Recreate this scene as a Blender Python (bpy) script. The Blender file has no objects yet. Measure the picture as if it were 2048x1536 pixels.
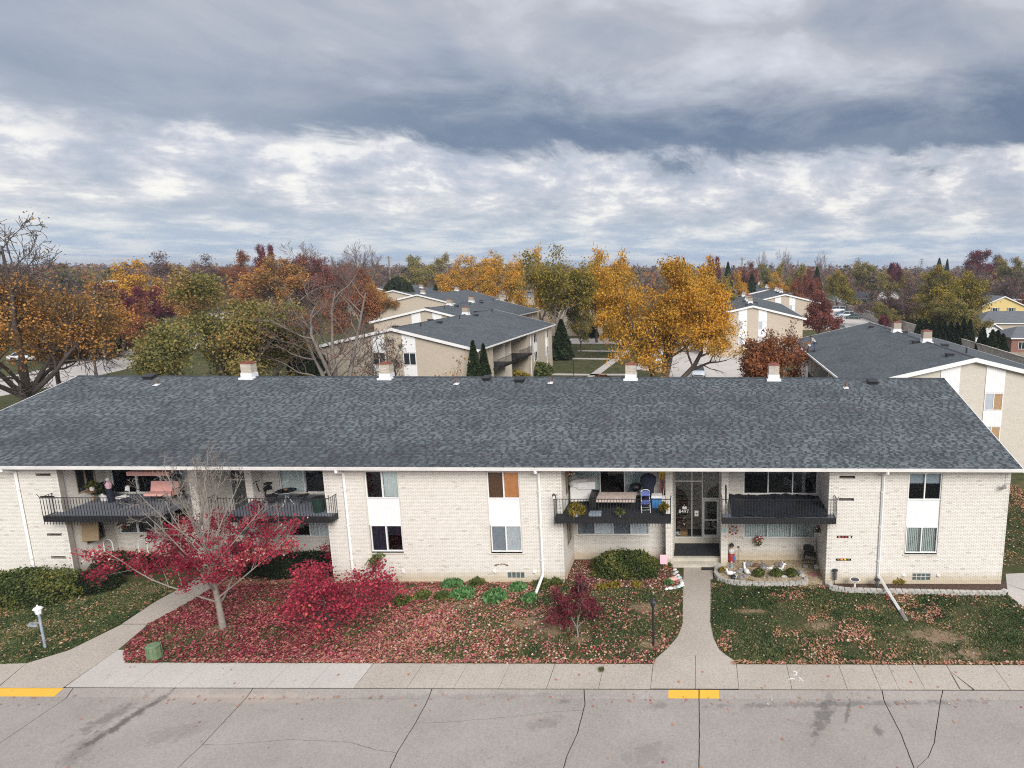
import bpy, math, random
import numpy as np
from mathutils import Matrix, Vector, Euler

R = math.radians
random.seed(7)
rng = np.random.default_rng(11)
scene = bpy.context.scene
C = scene.collection

# ------------------------------------------------------------------ camera, sky, sun, exposure
CAM_H, PITCH, ROLL = 14.9, 10.37, 0.17
FPX, CX, CY = 1300.0, 1395.0, 768.0            # focal length and principal point in photo pixels (2048 wide)
cam_data = bpy.data.cameras.new('camera')
cam_data.sensor_width = 36.0
cam_data.lens = FPX / 2048.0 * 36.0
cam_data.shift_x = 0.5 - CX / 2048.0
cam_data.clip_start = 0.1
cam_data.clip_end = 9000.0
cam = bpy.data.objects.new('camera', cam_data)
C.objects.link(cam)
CAM_ROT = Matrix.Rotation(R(90 - PITCH), 3, 'X') @ Matrix.Rotation(R(ROLL), 3, 'Z')
cam.matrix_world = Matrix.Translation((0, 0, CAM_H)) @ CAM_ROT.to_4x4()
scene.camera = cam

SUN_EL, SUN_AZ = 33.0, 152.0                   # behind the camera, a little to its right
scene.view_settings.view_transform = 'Standard'
scene.view_settings.look = 'None'
scene.view_settings.gamma = 1.0
scene.view_settings.use_curve_mapping = False
scene.view_settings.exposure = 1.36
SKY_STRENGTH = 0.12
scene.cycles.pixel_filter_type = 'BLACKMAN_HARRIS'
scene.cycles.filter_width = 1.1
scene.cycles.use_denoising = False
scene.cycles.max_bounces = 6
scene.cycles.transparent_max_bounces = 12

sun_data = bpy.data.lights.new('sun', 'SUN')
sun_data.energy = 1.5
sun_data.angle = R(32)
sun_data.color = (1.0, 0.965, 0.92)
sun = bpy.data.objects.new('sun', sun_data)
C.objects.link(sun)
sd = Vector((math.sin(R(SUN_AZ)) * math.cos(R(SUN_EL)), math.cos(R(SUN_AZ)) * math.cos(R(SUN_EL)), math.sin(R(SUN_EL))))
sun.rotation_euler = sd.to_track_quat('Z', 'Y').to_euler()

def lin(r, g, b):
    def f(c):
        c /= 255.0
        return c / 12.92 if c <= 0.04045 else ((c + 0.055) / 1.055) ** 2.4
    return (f(r), f(g), f(b), 1.0)

class NT:
    """small wrapper for building node graphs"""
    def __init__(s, nt): s.nt = nt; s.n = nt.nodes; s.l = nt.links
    def node(s, t, **k):
        n = s.n.new(t)
        for a, v in k.items(): setattr(n, a, v)
        return n
    def put(s, sock, v):
        if isinstance(v, bpy.types.NodeSocket): s.l.new(v, sock)
        elif isinstance(v, (int, float)) and hasattr(sock.default_value, '__len__'):
            sock.default_value = [v] * len(sock.default_value)
        else: sock.default_value = v
    def math(s, op, a, b=0.0, c=0.0, clamp=False):
        n = s.node('ShaderNodeMath', operation=op, use_clamp=clamp)
        s.put(n.inputs[0], a); s.put(n.inputs[1], b); s.put(n.inputs[2], c)
        return n.outputs[0]
    def vmath(s, op, a, b=(0, 0, 0), scale=None):
        n = s.node('ShaderNodeVectorMath', operation=op)
        s.put(n.inputs[0], a); s.put(n.inputs[1], b)
        if scale is not None: s.put(n.inputs[3], scale)
        return n.outputs['Value'] if op in ('LENGTH', 'DOT_PRODUCT', 'DISTANCE') else n.outputs[0]
    def mix(s, f, a, b, mode='MIX'):
        n = s.node('ShaderNodeMix', data_type='RGBA', blend_type=mode)
        s.put(n.inputs[0], f); s.put(n.inputs[6], a); s.put(n.inputs[7], b)
        return n.outputs[2]
    def ramp(s, f, stops, interp='LINEAR'):
        n = s.node('ShaderNodeValToRGB')
        cr = n.color_ramp; cr.interpolation = interp
        while len(cr.elements) < len(stops): cr.elements.new(0.5)
        for e, (p, c) in zip(cr.elements, stops):
            e.position = p; e.color = c if len(c) == 4 else (*c, 1)
        s.put(n.inputs[0], f)
        return n.outputs[0]
    def smooth(s, x, a, b):
        n = s.node('ShaderNodeMapRange', interpolation_type='SMOOTHSTEP')
        s.put(n.inputs[0], x); s.put(n.inputs[1], a); s.put(n.inputs[2], b)
        return n.outputs[0]
    def noise(s, vec, scale=1.0, detail=4.0, rough=0.5, dist=0.0, out=0):
        n = s.node('ShaderNodeTexNoise')
        if vec is not None: s.put(n.inputs['Vector'], vec)
        s.put(n.inputs['Scale'], scale); s.put(n.inputs['Detail'], detail)
        s.put(n.inputs['Roughness'], rough); s.put(n.inputs['Distortion'], dist)
        return n.outputs[out]
    def mapping(s, vec, loc=(0, 0, 0), rot=(0, 0, 0), scale=(1, 1, 1)):
        n = s.node('ShaderNodeMapping')
        s.put(n.inputs[0], vec); s.put(n.inputs[1], loc); s.put(n.inputs[2], rot); s.put(n.inputs[3], scale)
        return n.outputs[0]

def grey(v): return (v, v, v, 1)

world = bpy.data.worlds.new('World')
scene.world = world
world.use_nodes = True
w = NT(world.node_tree)
w.n.clear()
sky = w.node('ShaderNodeTexSky', sky_type='NISHITA')
sky.sun_disc = False
sky.sun_elevation = R(SUN_EL); sky.sun_rotation = R(SUN_AZ)
tc = w.node('ShaderNodeTexCoord')
dirv = w.vmath('NORMALIZE', tc.outputs['Generated'])
sp = w.node('ShaderNodeSeparateXYZ'); w.put(sp.inputs[0], dirv)
dx, dy, dz = sp.outputs
elev = w.math('MULTIPLY', w.math('ARCSINE', dz), 57.2958)
azim = w.math('MULTIPLY', w.math('ARCTAN2', dx, dy), 57.2958)
den = w.math('ADD', w.math('MAXIMUM', dz, 0.0), 0.11)
cmb = w.node('ShaderNodeCombineXYZ')
w.put(cmb.inputs[0], w.math('DIVIDE', dx, den)); w.put(cmb.inputs[1], w.math('DIVIDE', dy, den)); cmb.inputs[2].default_value = 3.7
cp = cmb.outputs[0]                                                  # point on a flat cloud deck
# angular coordinates for the soft upper masses
cmb2 = w.node('ShaderNodeCombineXYZ')
w.put(cmb2.inputs[0], w.math('MULTIPLY', azim, 0.045)); w.put(cmb2.inputs[1], w.math('MULTIPLY', elev, 0.11)); cmb2.inputs[2].default_value = 1.3
ap = cmb2.outputs[0]
n_big = w.noise(ap, 1.3, 5, 0.5, 0.6)
n_soft = w.noise(w.mapping(ap, (4.1, 2.2, 0)), 2.2, 8, 0.6, 0.3)
n_edge = w.noise(w.mapping(ap, (9.0, 0, 3)), 2.0, 8, 0.62, 0.5)
lg = w.math('LOGARITHM', w.math('ADD', w.math('MAXIMUM', elev, 0.0), 1.6), 2.718)
cmb3 = w.node('ShaderNodeCombineXYZ')
w.put(cmb3.inputs[0], w.math('MULTIPLY', azim, 0.10)); w.put(cmb3.inputs[1], w.math('MULTIPLY', lg, 1.75)); cmb3.inputs[2].default_value = 0.4
lp = cmb3.outputs[0]
n_deck = w.noise(lp, 1.9, 12, 0.62, 0.15)
n_deck2 = w.noise(w.mapping(cp, (22.0, 17.3, 0)), 1.5, 8, 0.58, 0.5)
upper = w.ramp(w.math('ADD', w.math('MULTIPLY', n_big, 0.7), w.math('MULTIPLY', n_soft, 0.3)),
               [(0.34, lin(140, 149, 166)), (0.45, lin(166, 171, 182)), (0.54, lin(186, 187, 193)), (0.62, lin(214, 216, 222)), (0.70, lin(240, 241, 244))])
upper = w.mix(0.15, upper, lin(166, 172, 183))
# lower deck: ragged bright clouds with blue-grey gaps
dk = w.math('ADD', w.math('ADD', w.math('MULTIPLY', n_deck, 0.85), w.math('MULTIPLY', n_deck2, 0.15)), w.math('MULTIPLY', w.math('MULTIPLY', w.smooth(elev, 3.5, 6.5), w.math('SUBTRACT', 1.0, w.smooth(elev, 8.5, 11.0))), 0.035))
lower = w.ramp(dk, [(0.36, lin(158, 166, 184)), (0.45, lin(176, 181, 195)), (0.50, lin(190, 192, 203)), (0.555, lin(208, 206, 213)), (0.60, lin(234, 230, 229)), (0.66, lin(248, 243, 237))])
e_w = w.math('ADD', elev, w.math('MULTIPLY', w.math('SUBTRACT', n_edge, 0.5), 9.0))
e_w = w.math('ADD', e_w, w.math('MULTIPLY', w.math('SUBTRACT', w.noise(w.mapping(ap, (3, 3, 3)), 9.0, 6, 0.65), 0.5), 1.8))
# heavy dark bank with a ragged lower edge
bank = w.math('MULTIPLY', w.smooth(e_w, 8.2, 9.9), w.math('SUBTRACT', 1.0, w.smooth(e_w, 10.2, 16.0)))
bank = w.math('MULTIPLY', bank, w.math('ADD', 0.18, w.math('MULTIPLY', w.smooth(azim, -38.0, -16.0), 0.74)))
bank = w.math('MULTIPLY', bank, w.math('ADD', 0.95, w.math('MULTIPLY', w.smooth(n_big, 0.62, 0.42), 0.2)), clamp=True)
col = w.mix(w.smooth(e_w, 7.4, 10.2), lower, upper)
col = w.mix(w.math('MULTIPLY', bank, 1.0, clamp=True), col, lin(98, 111, 136))
# thin pale air towards the horizon
col = w.mix(w.math('SUBTRACT', 1.0, w.smooth(elev, 0.3, 5.0)), col, w.mix(w.smooth(dk, 0.42, 0.6), lin(164, 184, 212), lin(206, 214, 224)))
# an overcast sky is brighter overhead
bright = w.math('ADD', 1.0, w.math('MULTIPLY', w.smooth(elev, 22.0, 65.0), 1.7))
col = w.vmath('SCALE', col, scale=bright)
col = w.vmath('SCALE', col, scale=0.39 / SKY_STRENGTH)               # exposure 1 doubles it again
below = w.smooth(elev, -1.5, -0.2)
col = w.mix(below, grey(0.9), col)
col = w.mix(0.94, sky.outputs[0], col)
bg = w.node('ShaderNodeBackground'); w.put(bg.inputs[0], col); bg.inputs[1].default_value = SKY_STRENGTH
wo = w.node('ShaderNodeOutputWorld'); w.l.new(bg.outputs[0], wo.inputs[0])

# ------------------------------------------------------------------ where a photo pixel lies in the place
CR = np.array(CAM_ROT)
def ray(px, py): return CR @ np.array([(px - CX) / FPX, -(py - CY) / FPX, -1.0])
def G(px, py, z=0.0):
    d = ray(px, py); t = (z - CAM_H) / d[2]
    return (d[0] * t, d[1] * t)
def W(px, py, Y):
    d = ray(px, py); t = Y / d[1]
    return (d[0] * t, CAM_H + d[2] * t)
def WX(px, z, Y):
    """X of photo column px at depth Y and height z"""
    d = Y * math.cos(R(PITCH)) + (CAM_H - z) * math.sin(R(PITCH))
    return (px - CX) * d / FPX

# ------------------------------------------------------------------ mesh helpers
class MB:
    def __init__(s): s.v = []; s.f = []; s.m = []; s.t = []
    def add(s, vs, fs, mi=0, tone=0.5):
        o = len(s.v); s.v.extend(tuple(p) for p in vs)
        for f in fs: s.f.append(tuple(i + o for i in f)); s.m.append(mi); s.t.append(tone)
        return s
    def box(s, x0, x1, y0, y1, z0, z1, mi=0, tone=0.5):
        if x0 > x1: x0, x1 = x1, x0
        if y0 > y1: y0, y1 = y1, y0
        return s.add([(x0, y0, z0), (x1, y0, z0), (x1, y1, z0), (x0, y1, z0), (x0, y0, z1), (x1, y0, z1), (x1, y1, z1), (x0, y1, z1)],
                     [(0, 3, 2, 1), (4, 5, 6, 7), (0, 1, 5, 4), (1, 2, 6, 5), (2, 3, 7, 6), (3, 0, 4, 7)], mi, tone)
    def obox(s, c, size, rot=(0, 0, 0), mi=0, tone=0.5):
        m = Euler(rot).to_matrix(); hx, hy, hz = [q / 2 for q in size]
        vs = [Vector(c) + m @ Vector(q) for q in [(-hx, -hy, -hz), (hx, -hy, -hz), (hx, hy, -hz), (-hx, hy, -hz), (-hx, -hy, hz), (hx, -hy, hz), (hx, hy, hz), (-hx, hy, hz)]]
        return s.add(vs, [(0, 3, 2, 1), (4, 5, 6, 7), (0, 1, 5, 4), (1, 2, 6, 5), (2, 3, 7, 6), (3, 0, 4, 7)], mi, tone)
    def tube(s, pts, rad, n=6, mi=0, caps=True, tone=0.5):
        pts = [Vector(p) for p in pts]
        if isinstance(rad, (int, float)): rad = [rad] * len(pts)
        vs = []
        for i, p in enumerate(pts):
            t = (pts[min(i + 1, len(pts) - 1)] - pts[max(i - 1, 0)])
            if t.length < 1e-9: t = Vector((0, 0, 1))
            t.normalize()
            a = t.orthogonal() if abs(t.z) > 0.9 else t.cross(Vector((0, 0, 1)))
            if abs(t.z) > 0.9: a = t.cross(Vector((0, 1, 0)))
            a.normalize(); b = t.cross(a)
            for k in range(n):
                q = 2 * math.pi * k / n
                vs.append(p + (a * math.cos(q) + b * math.sin(q)) * rad[i])
        fs = []
        for i in range(len(pts) - 1):
            for k in range(n):
                k2 = (k + 1) % n
                fs.append((i * n + k, i * n + k2, (i + 1) * n + k2, (i + 1) * n + k))
        if caps:
            fs.append(tuple(range(n))[::-1]); fs.append(tuple((len(pts) - 1) * n + k for k in range(n)))
        return s.add(vs, fs, mi, tone)
    def bar(s, p, q, w_=0.02, mi=0): return s.tube([p, q], w_ / 2 * 1.2, 4, mi)
    def lathe(s, prof, c=(0, 0, 0), n=12, mi=0, sx=1.0, sy=1.0, tone=0.5):
        vs = []; fs = []
        for r_, z in prof:
            for k in range(n):
                q = 2 * math.pi * k / n
                vs.append((c[0] + r_ * sx * math.cos(q), c[1] + r_ * sy * math.sin(q), c[2] + z))
        for i in range(len(prof) - 1):
            for k in range(n):
                k2 = (k + 1) % n
                fs.append((i * n + k, i * n + k2, (i + 1) * n + k2, (i + 1) * n + k))
        fs.append(tuple(range(n))[::-1]); fs.append(tuple((len(prof) - 1) * n + k for k in range(n)))
        return s.add(vs, fs, mi, tone)
    def prism(s, poly, z0, z1, mi=0, tone=0.5):
        """upright prism over a plan polygon; z1 may be a list, one height per corner"""
        a = sum(poly[i][0] * poly[(i + 1) % len(poly)][1] - poly[(i + 1) % len(poly)][0] * poly[i][1] for i in range(len(poly)))
        zt = list(z1) if hasattr(z1, '__len__') else [z1] * len(poly)
        zb = list(z0) if hasattr(z0, '__len__') else [z0] * len(poly)
        if a < 0: poly = poly[::-1]; zt = zt[::-1]; zb = zb[::-1]
        n = len(poly)
        vs = [(p[0], p[1], zb[i]) for i, p in enumerate(poly)] + [(p[0], p[1], zt[i]) for i, p in enumerate(poly)]
        fs = [tuple(range(n))[::-1], tuple(range(n, 2 * n))] + [(i, (i + 1) % n, n + (i + 1) % n, n + i) for i in range(n)]
        return s.add(vs, fs, mi, tone)
    def xprism(s, prof, x0, x1, mi=0, tone=0.5):
        """profile in (y, z) extruded along x"""
        n = len(prof)
        a = sum(prof[i][0] * prof[(i + 1) % n][1] - prof[(i + 1) % n][0] * prof[i][1] for i in range(n))
        if a < 0: prof = prof[::-1]
        vs = [(x0, p[0], p[1]) for p in prof] + [(x1, p[0], p[1]) for p in prof]
        fs = [tuple(range(n))[::-1], tuple(range(n, 2 * n))] + [(i, (i + 1) % n, n + (i + 1) % n, n + i) for i in range(n)]
        return s.add(vs, fs, mi, tone)
    def blob(s, c, r, n=8, mi=0, seed=0, rough=0.15, tone=0.5):
        rr = random.Random(seed); vs = []; fs = []; m = max(4, n // 2 + 1)
        for i in range(m + 1):
            ph = math.pi * i / m
            for k in range(n):
                q = 2 * math.pi * k / n; j = 1 + rr.uniform(-rough, rough)
                if i in (0, m): j = 1
                vs.append((c[0] + r[0] * j * math.sin(ph) * math.cos(q), c[1] + r[1] * j * math.sin(ph) * math.sin(q), c[2] + r[2] * j * math.cos(ph)))
        for i in range(m):
            for k in range(n):
                k2 = (k + 1) % n
                fs.append((i * n + k, (i + 1) * n + k, (i + 1) * n + k2, i * n + k2))
        return s.add(vs, fs, mi, tone)
    def mesh(s, name, mats, origin=(0, 0, 0), smooth=False, tone=False):
        me = bpy.data.meshes.new(name)
        ox, oy, oz = origin
        me.from_pydata([(x - ox, y - oy, z - oz) for x, y, z in s.v], [], s.f)
        if not isinstance(mats, (list, tuple)): mats = [mats]
        for m in mats: me.materials.append(m)
        if len(mats) > 1: me.polygons.foreach_set('material_index', s.m)
        if smooth: me.polygons.foreach_set('use_smooth', [True] * len(s.f))
        if tone:
            at = me.attributes.new('tone', 'FLOAT', 'FACE'); at.data.foreach_set('value', s.t)
        me.update()
        return me
    def build(s, name, mats, parent=None, smooth=False, tone=False, **tags):
        org = origin_of(parent)
        return obj(name, s.mesh(name, mats, org, smooth, tone), parent, **tags)

def origin_of(p):
    o = Vector((0, 0, 0))
    while p is not None: o += p.location; p = p.parent
    return tuple(o)
def obj(name, mesh, parent=None, **tags):
    o = bpy.data.objects.new(name, mesh); C.objects.link(o)
    if parent: o.parent = parent
    for k, v in tags.items():
        if v: o[k] = v
    return o
def thing(name, loc, label, category, group=None):
    o = bpy.data.objects.new(name, None); C.objects.link(o); o.location = loc; o.empty_display_size = 0.2
    o['label'] = label; o['category'] = category
    if group: o['group'] = group
    return o
def solo(o, label, category, group=None):
    o['label'] = label; o['category'] = category
    if group: o['group'] = group
    return o
def np_quads(name, P, mat, tone=None):
    """P: (n,4,3) array of quads"""
    n = len(P)
    me = bpy.data.meshes.new(name)
    me.vertices.add(n * 4); me.vertices.foreach_set('co', np.ascontiguousarray(P, dtype=np.float32).ravel())
    me.loops.add(n * 4); me.loops.foreach_set('vertex_index', np.arange(n * 4, dtype=np.int32))
    me.polygons.add(n); me.polygons.foreach_set('loop_start', np.arange(0, n * 4, 4, dtype=np.int32))
    try: me.polygons.foreach_set('loop_total', np.full(n, 4, dtype=np.int32))
    except Exception: pass
    me.materials.append(mat)
    if tone is not None:
        at = me.attributes.new('tone', 'FLOAT', 'FACE'); at.data.foreach_set('value', np.asarray(tone, dtype=np.float32))
    me.update(calc_edges=True)
    return me
def leaf_quads(pos, size, flat=0.0, stretch=1.5, rg=rng, up=None):
    """randomly turned leaf-shaped quads (kites) at pos; flat=1 lays them down"""
    n = len(pos)
    size = np.broadcast_to(np.asarray(size, dtype=float), (n,))[:, None]
    nrm = rg.normal(size=(n, 3)); nrm /= np.linalg.norm(nrm, axis=1)[:, None]
    if flat: nrm[:, 2] = np.abs(nrm[:, 2]) + flat * 3; nrm /= np.linalg.norm(nrm, axis=1)[:, None]
    a = np.cross(nrm, rg.normal(size=(n, 3)))
    if up is not None: a = a + np.array([0, 0, 1.0]) * up; a -= nrm * (a * nrm).sum(1)[:, None]
    a /= np.linalg.norm(a, axis=1)[:, None]; b = np.cross(nrm, a)
    a = a * size * 0.5 * stretch; b = b * size * 0.5
    k = nrm * size * 0.12
    return np.stack([pos - a, pos - b * 1.0 + a * 0.1 + k, pos + a, pos + b * 1.0 + a * 0.1 + k], axis=1)
def in_poly(x, y, poly):
    ins = np.zeros(len(x), bool); n = len(poly)
    for i in range(n):
        x0, y0 = poly[i]; x1, y1 = poly[(i + 1) % n]
        c = ((y0 > y) != (y1 > y))
        with np.errstate(divide='ignore', invalid='ignore'):
            xi = (x1 - x0) * (y - y0) / (y1 - y0 + 1e-12) + x0
        ins ^= c & (x < xi)
    return ins
# ------------------------------------------------------------------ materials
MATS = {}
def base_mat(name):
    m = bpy.data.materials.new(name); m.use_nodes = True
    n = NT(m.node_tree); b = n.n['Principled BSDF']
    MATS[name] = m
    return m, n, b
def coords(n): return n.node('ShaderNodeTexCoord').outputs['Object']
def world_pos(n): return n.node('ShaderNodeNewGeometry').outputs['Position']
def simple(name, col, rough=0.6, var=0.12, scale=4.0, bump=0.0, metal=0.0, spec=0.5, bscale=None):
    m, n, b = base_mat(name)
    p = world_pos(n)
    nz = n.noise(p, scale, 6, 0.6)
    c = (*col[:3], 1)
    dark = tuple(q * (1 - var) for q in c[:3]) + (1,)
    lite = tuple(min(1, q * (1 + var)) for q in c[:3]) + (1,)
    n.put(b.inputs['Base Color'], n.ramp(nz, [(0.3, dark), (0.7, lite)]))
    b.inputs['Roughness'].default_value = rough; b.inputs['Metallic'].default_value = metal
    b.inputs['Specular IOR Level'].default_value = spec
    if bump:
        bn = n.node('ShaderNodeBump'); bn.inputs['Strength'].default_value = bump; bn.inputs['Distance'].default_value = 0.02
        n.put(bn.inputs['Height'], n.noise(p, bscale or scale * 8, 4, 0.6)); n.put(b.inputs['Normal'], bn.outputs[0])
    return m
def tone_ramp(n): 
    a = n.node('ShaderNodeAttribute', attribute_name='tone'); return a.outputs['Fac']
def leafy(name, stops, rough=0.7, trans=0.25):
    """foliage: colour by the leaf's own tone, thin enough to pass a little light"""
    m, n, b = base_mat(name)
    c = n.ramp(tone_ramp(n), stops)
    n.put(b.inputs['Base Color'], c); b.inputs['Roughness'].default_value = rough
    b.inputs['Specular IOR Level'].default_value = 0.25
    tr = n.node('ShaderNodeBsdfTranslucent'); n.put(tr.inputs[0], c)
    mx = n.node('ShaderNodeMixShader'); mx.inputs[0].default_value = trans
    n.l.new(b.outputs[0], mx.inputs[1]); n.l.new(tr.outputs[0], mx.inputs[2])
    n.l.new(mx.outputs[0], n.n['Material Output'].inputs[0])
    return m

# painted brick: each brick has its own tone; the foot of the wall is stained ochre by splash
def brick_painted(name, c0, c1, stain=True):
    m, n, b = base_mat(name)
    p = world_pos(n)
    t = tone_ramp(n)
    c = n.ramp(t, [(0.0, tuple(q * 0.78 for q in c0[:3]) + (1,)), (0.02, c0), (0.5, tuple((a + d) / 2 for a, d in zip(c0, c1))), (1.0, c1)])
    c = n.mix(n.math('MULTIPLY', n.noise(p, 0.5, 5, 0.6), 0.22), c, tuple(q * 0.78 for q in c0[:3]) + (1,))
    if stain:
        s_ = n.node('ShaderNodeSeparateXYZ'); n.put(s_.inputs[0], p)
        h = n.math('ADD', s_.outputs[2], n.math('MULTIPLY', n.math('SUBTRACT', n.noise(p, 1.6, 5, 0.6), 0.5), 0.5))
        c = n.mix(n.math('MULTIPLY', n.math('SUBTRACT', 1.0, n.smooth(h, 0.15, 0.75)), 0.55), c, (0.45, 0.33, 0.15, 1))
    n.put(b.inputs['Base Color'], c); b.inputs['Roughness'].default_value = 0.75
    b.inputs['Specular IOR Level'].default_value = 0.3
    bn = n.node('ShaderNodeBump'); bn.inputs['Strength'].default_value = 0.25; bn.inputs['Distance'].default_value = 0.004
    n.put(bn.inputs['Height'], n.noise(p, 60, 3, 0.6)); n.put(b.inputs['Normal'], bn.outputs[0])
    return m
M_BRICK = brick_painted('painted_brick', (0.72, 0.68, 0.61, 1), (0.80, 0.765, 0.70, 1))
M_MORTAR = simple('mortar', (0.33, 0.30, 0.265), 0.9, 0.15, 3)
M_BRICKBARE = brick_painted('brick_chimney', (0.46, 0.40, 0.32, 1), (0.62, 0.56, 0.47, 1), False)

def brick_tex(name, c1, c2, mort, axis, sc=1.0):
    """brickwork too far away to tell the bricks apart"""
    m, n, b = base_mat(name)
    p = world_pos(n)
    s_ = n.node('ShaderNodeSeparateXYZ'); n.put(s_.inputs[0], p)
    cm = n.node('ShaderNodeCombineXYZ')
    n.put(cm.inputs[0], n.math('ADD', s_.outputs[0], s_.outputs[1])); n.put(cm.inputs[1], s_.outputs[2])
    bt = n.node('ShaderNodeTexBrick'); n.put(bt.inputs['Vector'], cm.outputs[0])
    bt.inputs['Color1'].default_value = c1; bt.inputs['Color2'].default_value = c2; bt.inputs['Mortar'].default_value = mort
    bt.inputs['Scale'].default_value = 1.0; bt.inputs['Brick Width'].default_value = 0.21 * sc; bt.inputs['Row Height'].default_value = 0.068 * sc
    bt.inputs['Mortar Size'].default_value = 0.006; bt.inputs['Mortar Smooth'].default_value = 0.3
    c = n.mix(n.math('MULTIPLY', n.noise(p, 0.35, 5, 0.6), 0.35), bt.outputs[0], tuple(q * 0.75 for q in c1[:3]) + (1,))
    n.put(b.inputs['Base Color'], c); b.inputs['Roughness'].default_value = 0.85
    bn = n.node('ShaderNodeBump'); bn.inputs['Strength'].default_value = 0.3; bn.inputs['Distance'].default_value = 0.01; bn.invert = True
    n.put(bn.inputs['Height'], bt.outputs['Fac']); n.put(b.inputs['Normal'], bn.outputs[0])
    return m
M_BRICKFAR = brick_tex('tan_brick', (0.52, 0.445, 0.35, 1), (0.60, 0.52, 0.42, 1), (0.33, 0.28, 0.22, 1), 'x')
M_BRICKFAR2 = brick_tex('cream_brick', (0.60, 0.55, 0.47, 1), (0.68, 0.63, 0.55, 1), (0.45, 0.40, 0.34, 1), 'x')

def ellipse_mask(n, p, cx, cy, ang, a, b, soft=0.5, seed=0.0):
    """soft-edged patch on the ground at (cx, cy)"""
    v = n.mapping(n.vmath('SUBTRACT', p, (cx, cy, 0)), (0, 0, 0), (0, 0, -ang), (1, 1, 0))
    v = n.vmath('MULTIPLY', v, (1 / a, 1 / b, 0))
    ln = n.vmath('LENGTH', v)
    ln = n.math('ADD', ln, n.math('MULTIPLY', n.math('SUBTRACT', n.noise(n.mapping(p, (seed, seed, 0)), 3.2, 8, 0.72), 0.5), 5.0))
    return n.math('SUBTRACT', 1.0, n.smooth(ln, 1.0 - soft, 1.0 + soft))

# asphalt shingles: dark slate with weathered streaks that run down the slope
def shingle_mat(name, lo, mid, hi, use_tone):
    m, n, b = base_mat(name)
    p = world_pos(n)
    if use_tone: t = tone_ramp(n)
    else:
        s_ = n.node('ShaderNodeSeparateXYZ'); n.put(s_.inputs[0], coords(n))
        cm = n.node('ShaderNodeCombineXYZ'); n.put(cm.inputs[0], s_.outputs[1]); n.put(cm.inputs[1], s_.outputs[0])
        bt = n.node('ShaderNodeTexBrick'); n.put(bt.inputs['Vector'], cm.outputs[0])
        bt.inputs['Color1'].default_value = grey(0.15); bt.inputs['Color2'].default_value = grey(0.95); bt.inputs['Mortar'].default_value = grey(0.0)
        bt.inputs['Scale'].default_value = 1.0; bt.inputs['Brick Width'].default_value = 0.3; bt.inputs['Row Height'].default_value = 0.15
        bt.inputs['Mortar Size'].default_value = 0.012; bt.offset = 0.37
        t = n.math('MULTIPLY', bt.outputs[0], 1.0)
    c = n.ramp(t, [(0.0, lo), (0.45, mid), (1.0, hi)])
    big = n.noise(n.mapping(p, scale=(0.5, 0.5, 0.5)), 1.0, 6, 0.6)
    c = n.mix(n.math('MULTIPLY', n.smooth(big, 0.42, 0.68), 0.35), c, tuple(q * 0.6 for q in lo[:3]) + (1,))
    hue = n.noise(n.mapping(p, scale=(1.3, 1.3, 1.3)), 1.6, 3, 0.5)
    c = n.mix(n.math('MULTIPLY', n.smooth(hue, 0.52, 0.7), 0.25), c, (0.105, 0.085, 0.09, 1))
    c = n.mix(n.math('MULTIPLY', n.smooth(n.math('SUBTRACT', 1.0, hue), 0.52, 0.7), 0.22), c, (0.10, 0.13, 0.12, 1))
    if use_tone:
        for (ex, ey, ea, eb, es) in ((-17, 28.9, 11, .9, .45), (-27, 30.5, 6, 2.2, .25), (3, 33, 8, 1.6, .2), (-8, 36.5, 9, 1.2, .18)):
            c = n.mix(n.math('MULTIPLY', ellipse_mask(n, p, ex, ey, 0.0, ea, eb, 0.6, ex), es), c, (0.045, 0.045, 0.05, 1))
    n.put(b.inputs['Base Color'], c); b.inputs['Roughness'].default_value = 0.9; b.inputs['Specular IOR Level'].default_value = 0.2
    bn = n.node('ShaderNodeBump'); bn.inputs['Strength'].default_value = 0.5; bn.inputs['Distance'].default_value = 0.01
    n.put(bn.inputs['Height'], n.noise(p, 90, 2, 0.6)); n.put(b.inputs['Normal'], bn.outputs[0])
    return m
M_SHINGLE = shingle_mat('slate_shingle', (0.037, 0.044, 0.051, 1), (0.080, 0.092, 0.100, 1), (0.150, 0.168, 0.177, 1), True)
M_SHINGLEFAR = shingle_mat('far_shingle', (0.058, 0.066, 0.074, 1), (0.088, 0.098, 0.106, 1), (0.115, 0.128, 0.135, 1), False)
M_UNDERLAY = simple('roof_felt', (0.035, 0.038, 0.045), 0.95)

M_WHITE = simple('white_paint', (0.80, 0.79, 0.77), 0.45, 0.05, 2)
M_TRIM = simple('weathered_trim', (0.74, 0.72, 0.68), 0.5, 0.1, 1.2)
M_PANEL = simple('white_panel', (0.82, 0.815, 0.81), 0.5, 0.03, 1)
M_ALU = simple('aluminium', (0.62, 0.62, 0.61), 0.35, 0.08, 3, metal=0.2)
M_SILL = simple('limestone_sill', (0.62, 0.58, 0.50), 0.8, 0.12, 3)
M_BLACK = simple('black_metal', (0.018, 0.018, 0.02), 0.5, 0.2, 6)
M_BLACKPLASTIC = simple('black_plastic', (0.012, 0.012, 0.013), 0.45, 0.2, 6)
M_SLAB = simple('balcony_concrete', (0.15, 0.16, 0.185), 0.85, 0.15, 2)
M_DARKCARPET = simple('dark_carpet', (0.022, 0.024, 0.028), 0.95, 0.25, 5, bump=0.3)
M_INTERIOR = simple('room_wall', (0.45, 0.42, 0.38), 0.9)
M_FLOORIN = simple('room_floor', (0.10, 0.08, 0.065), 0.8)
M_STEP = simple('concrete_step', (0.52, 0.48, 0.40), 0.85, 0.12, 3, bump=0.2)
M_REDCAP = simple('terracotta', (0.22, 0.07, 0.045), 0.8, 0.2, 6)
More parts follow.
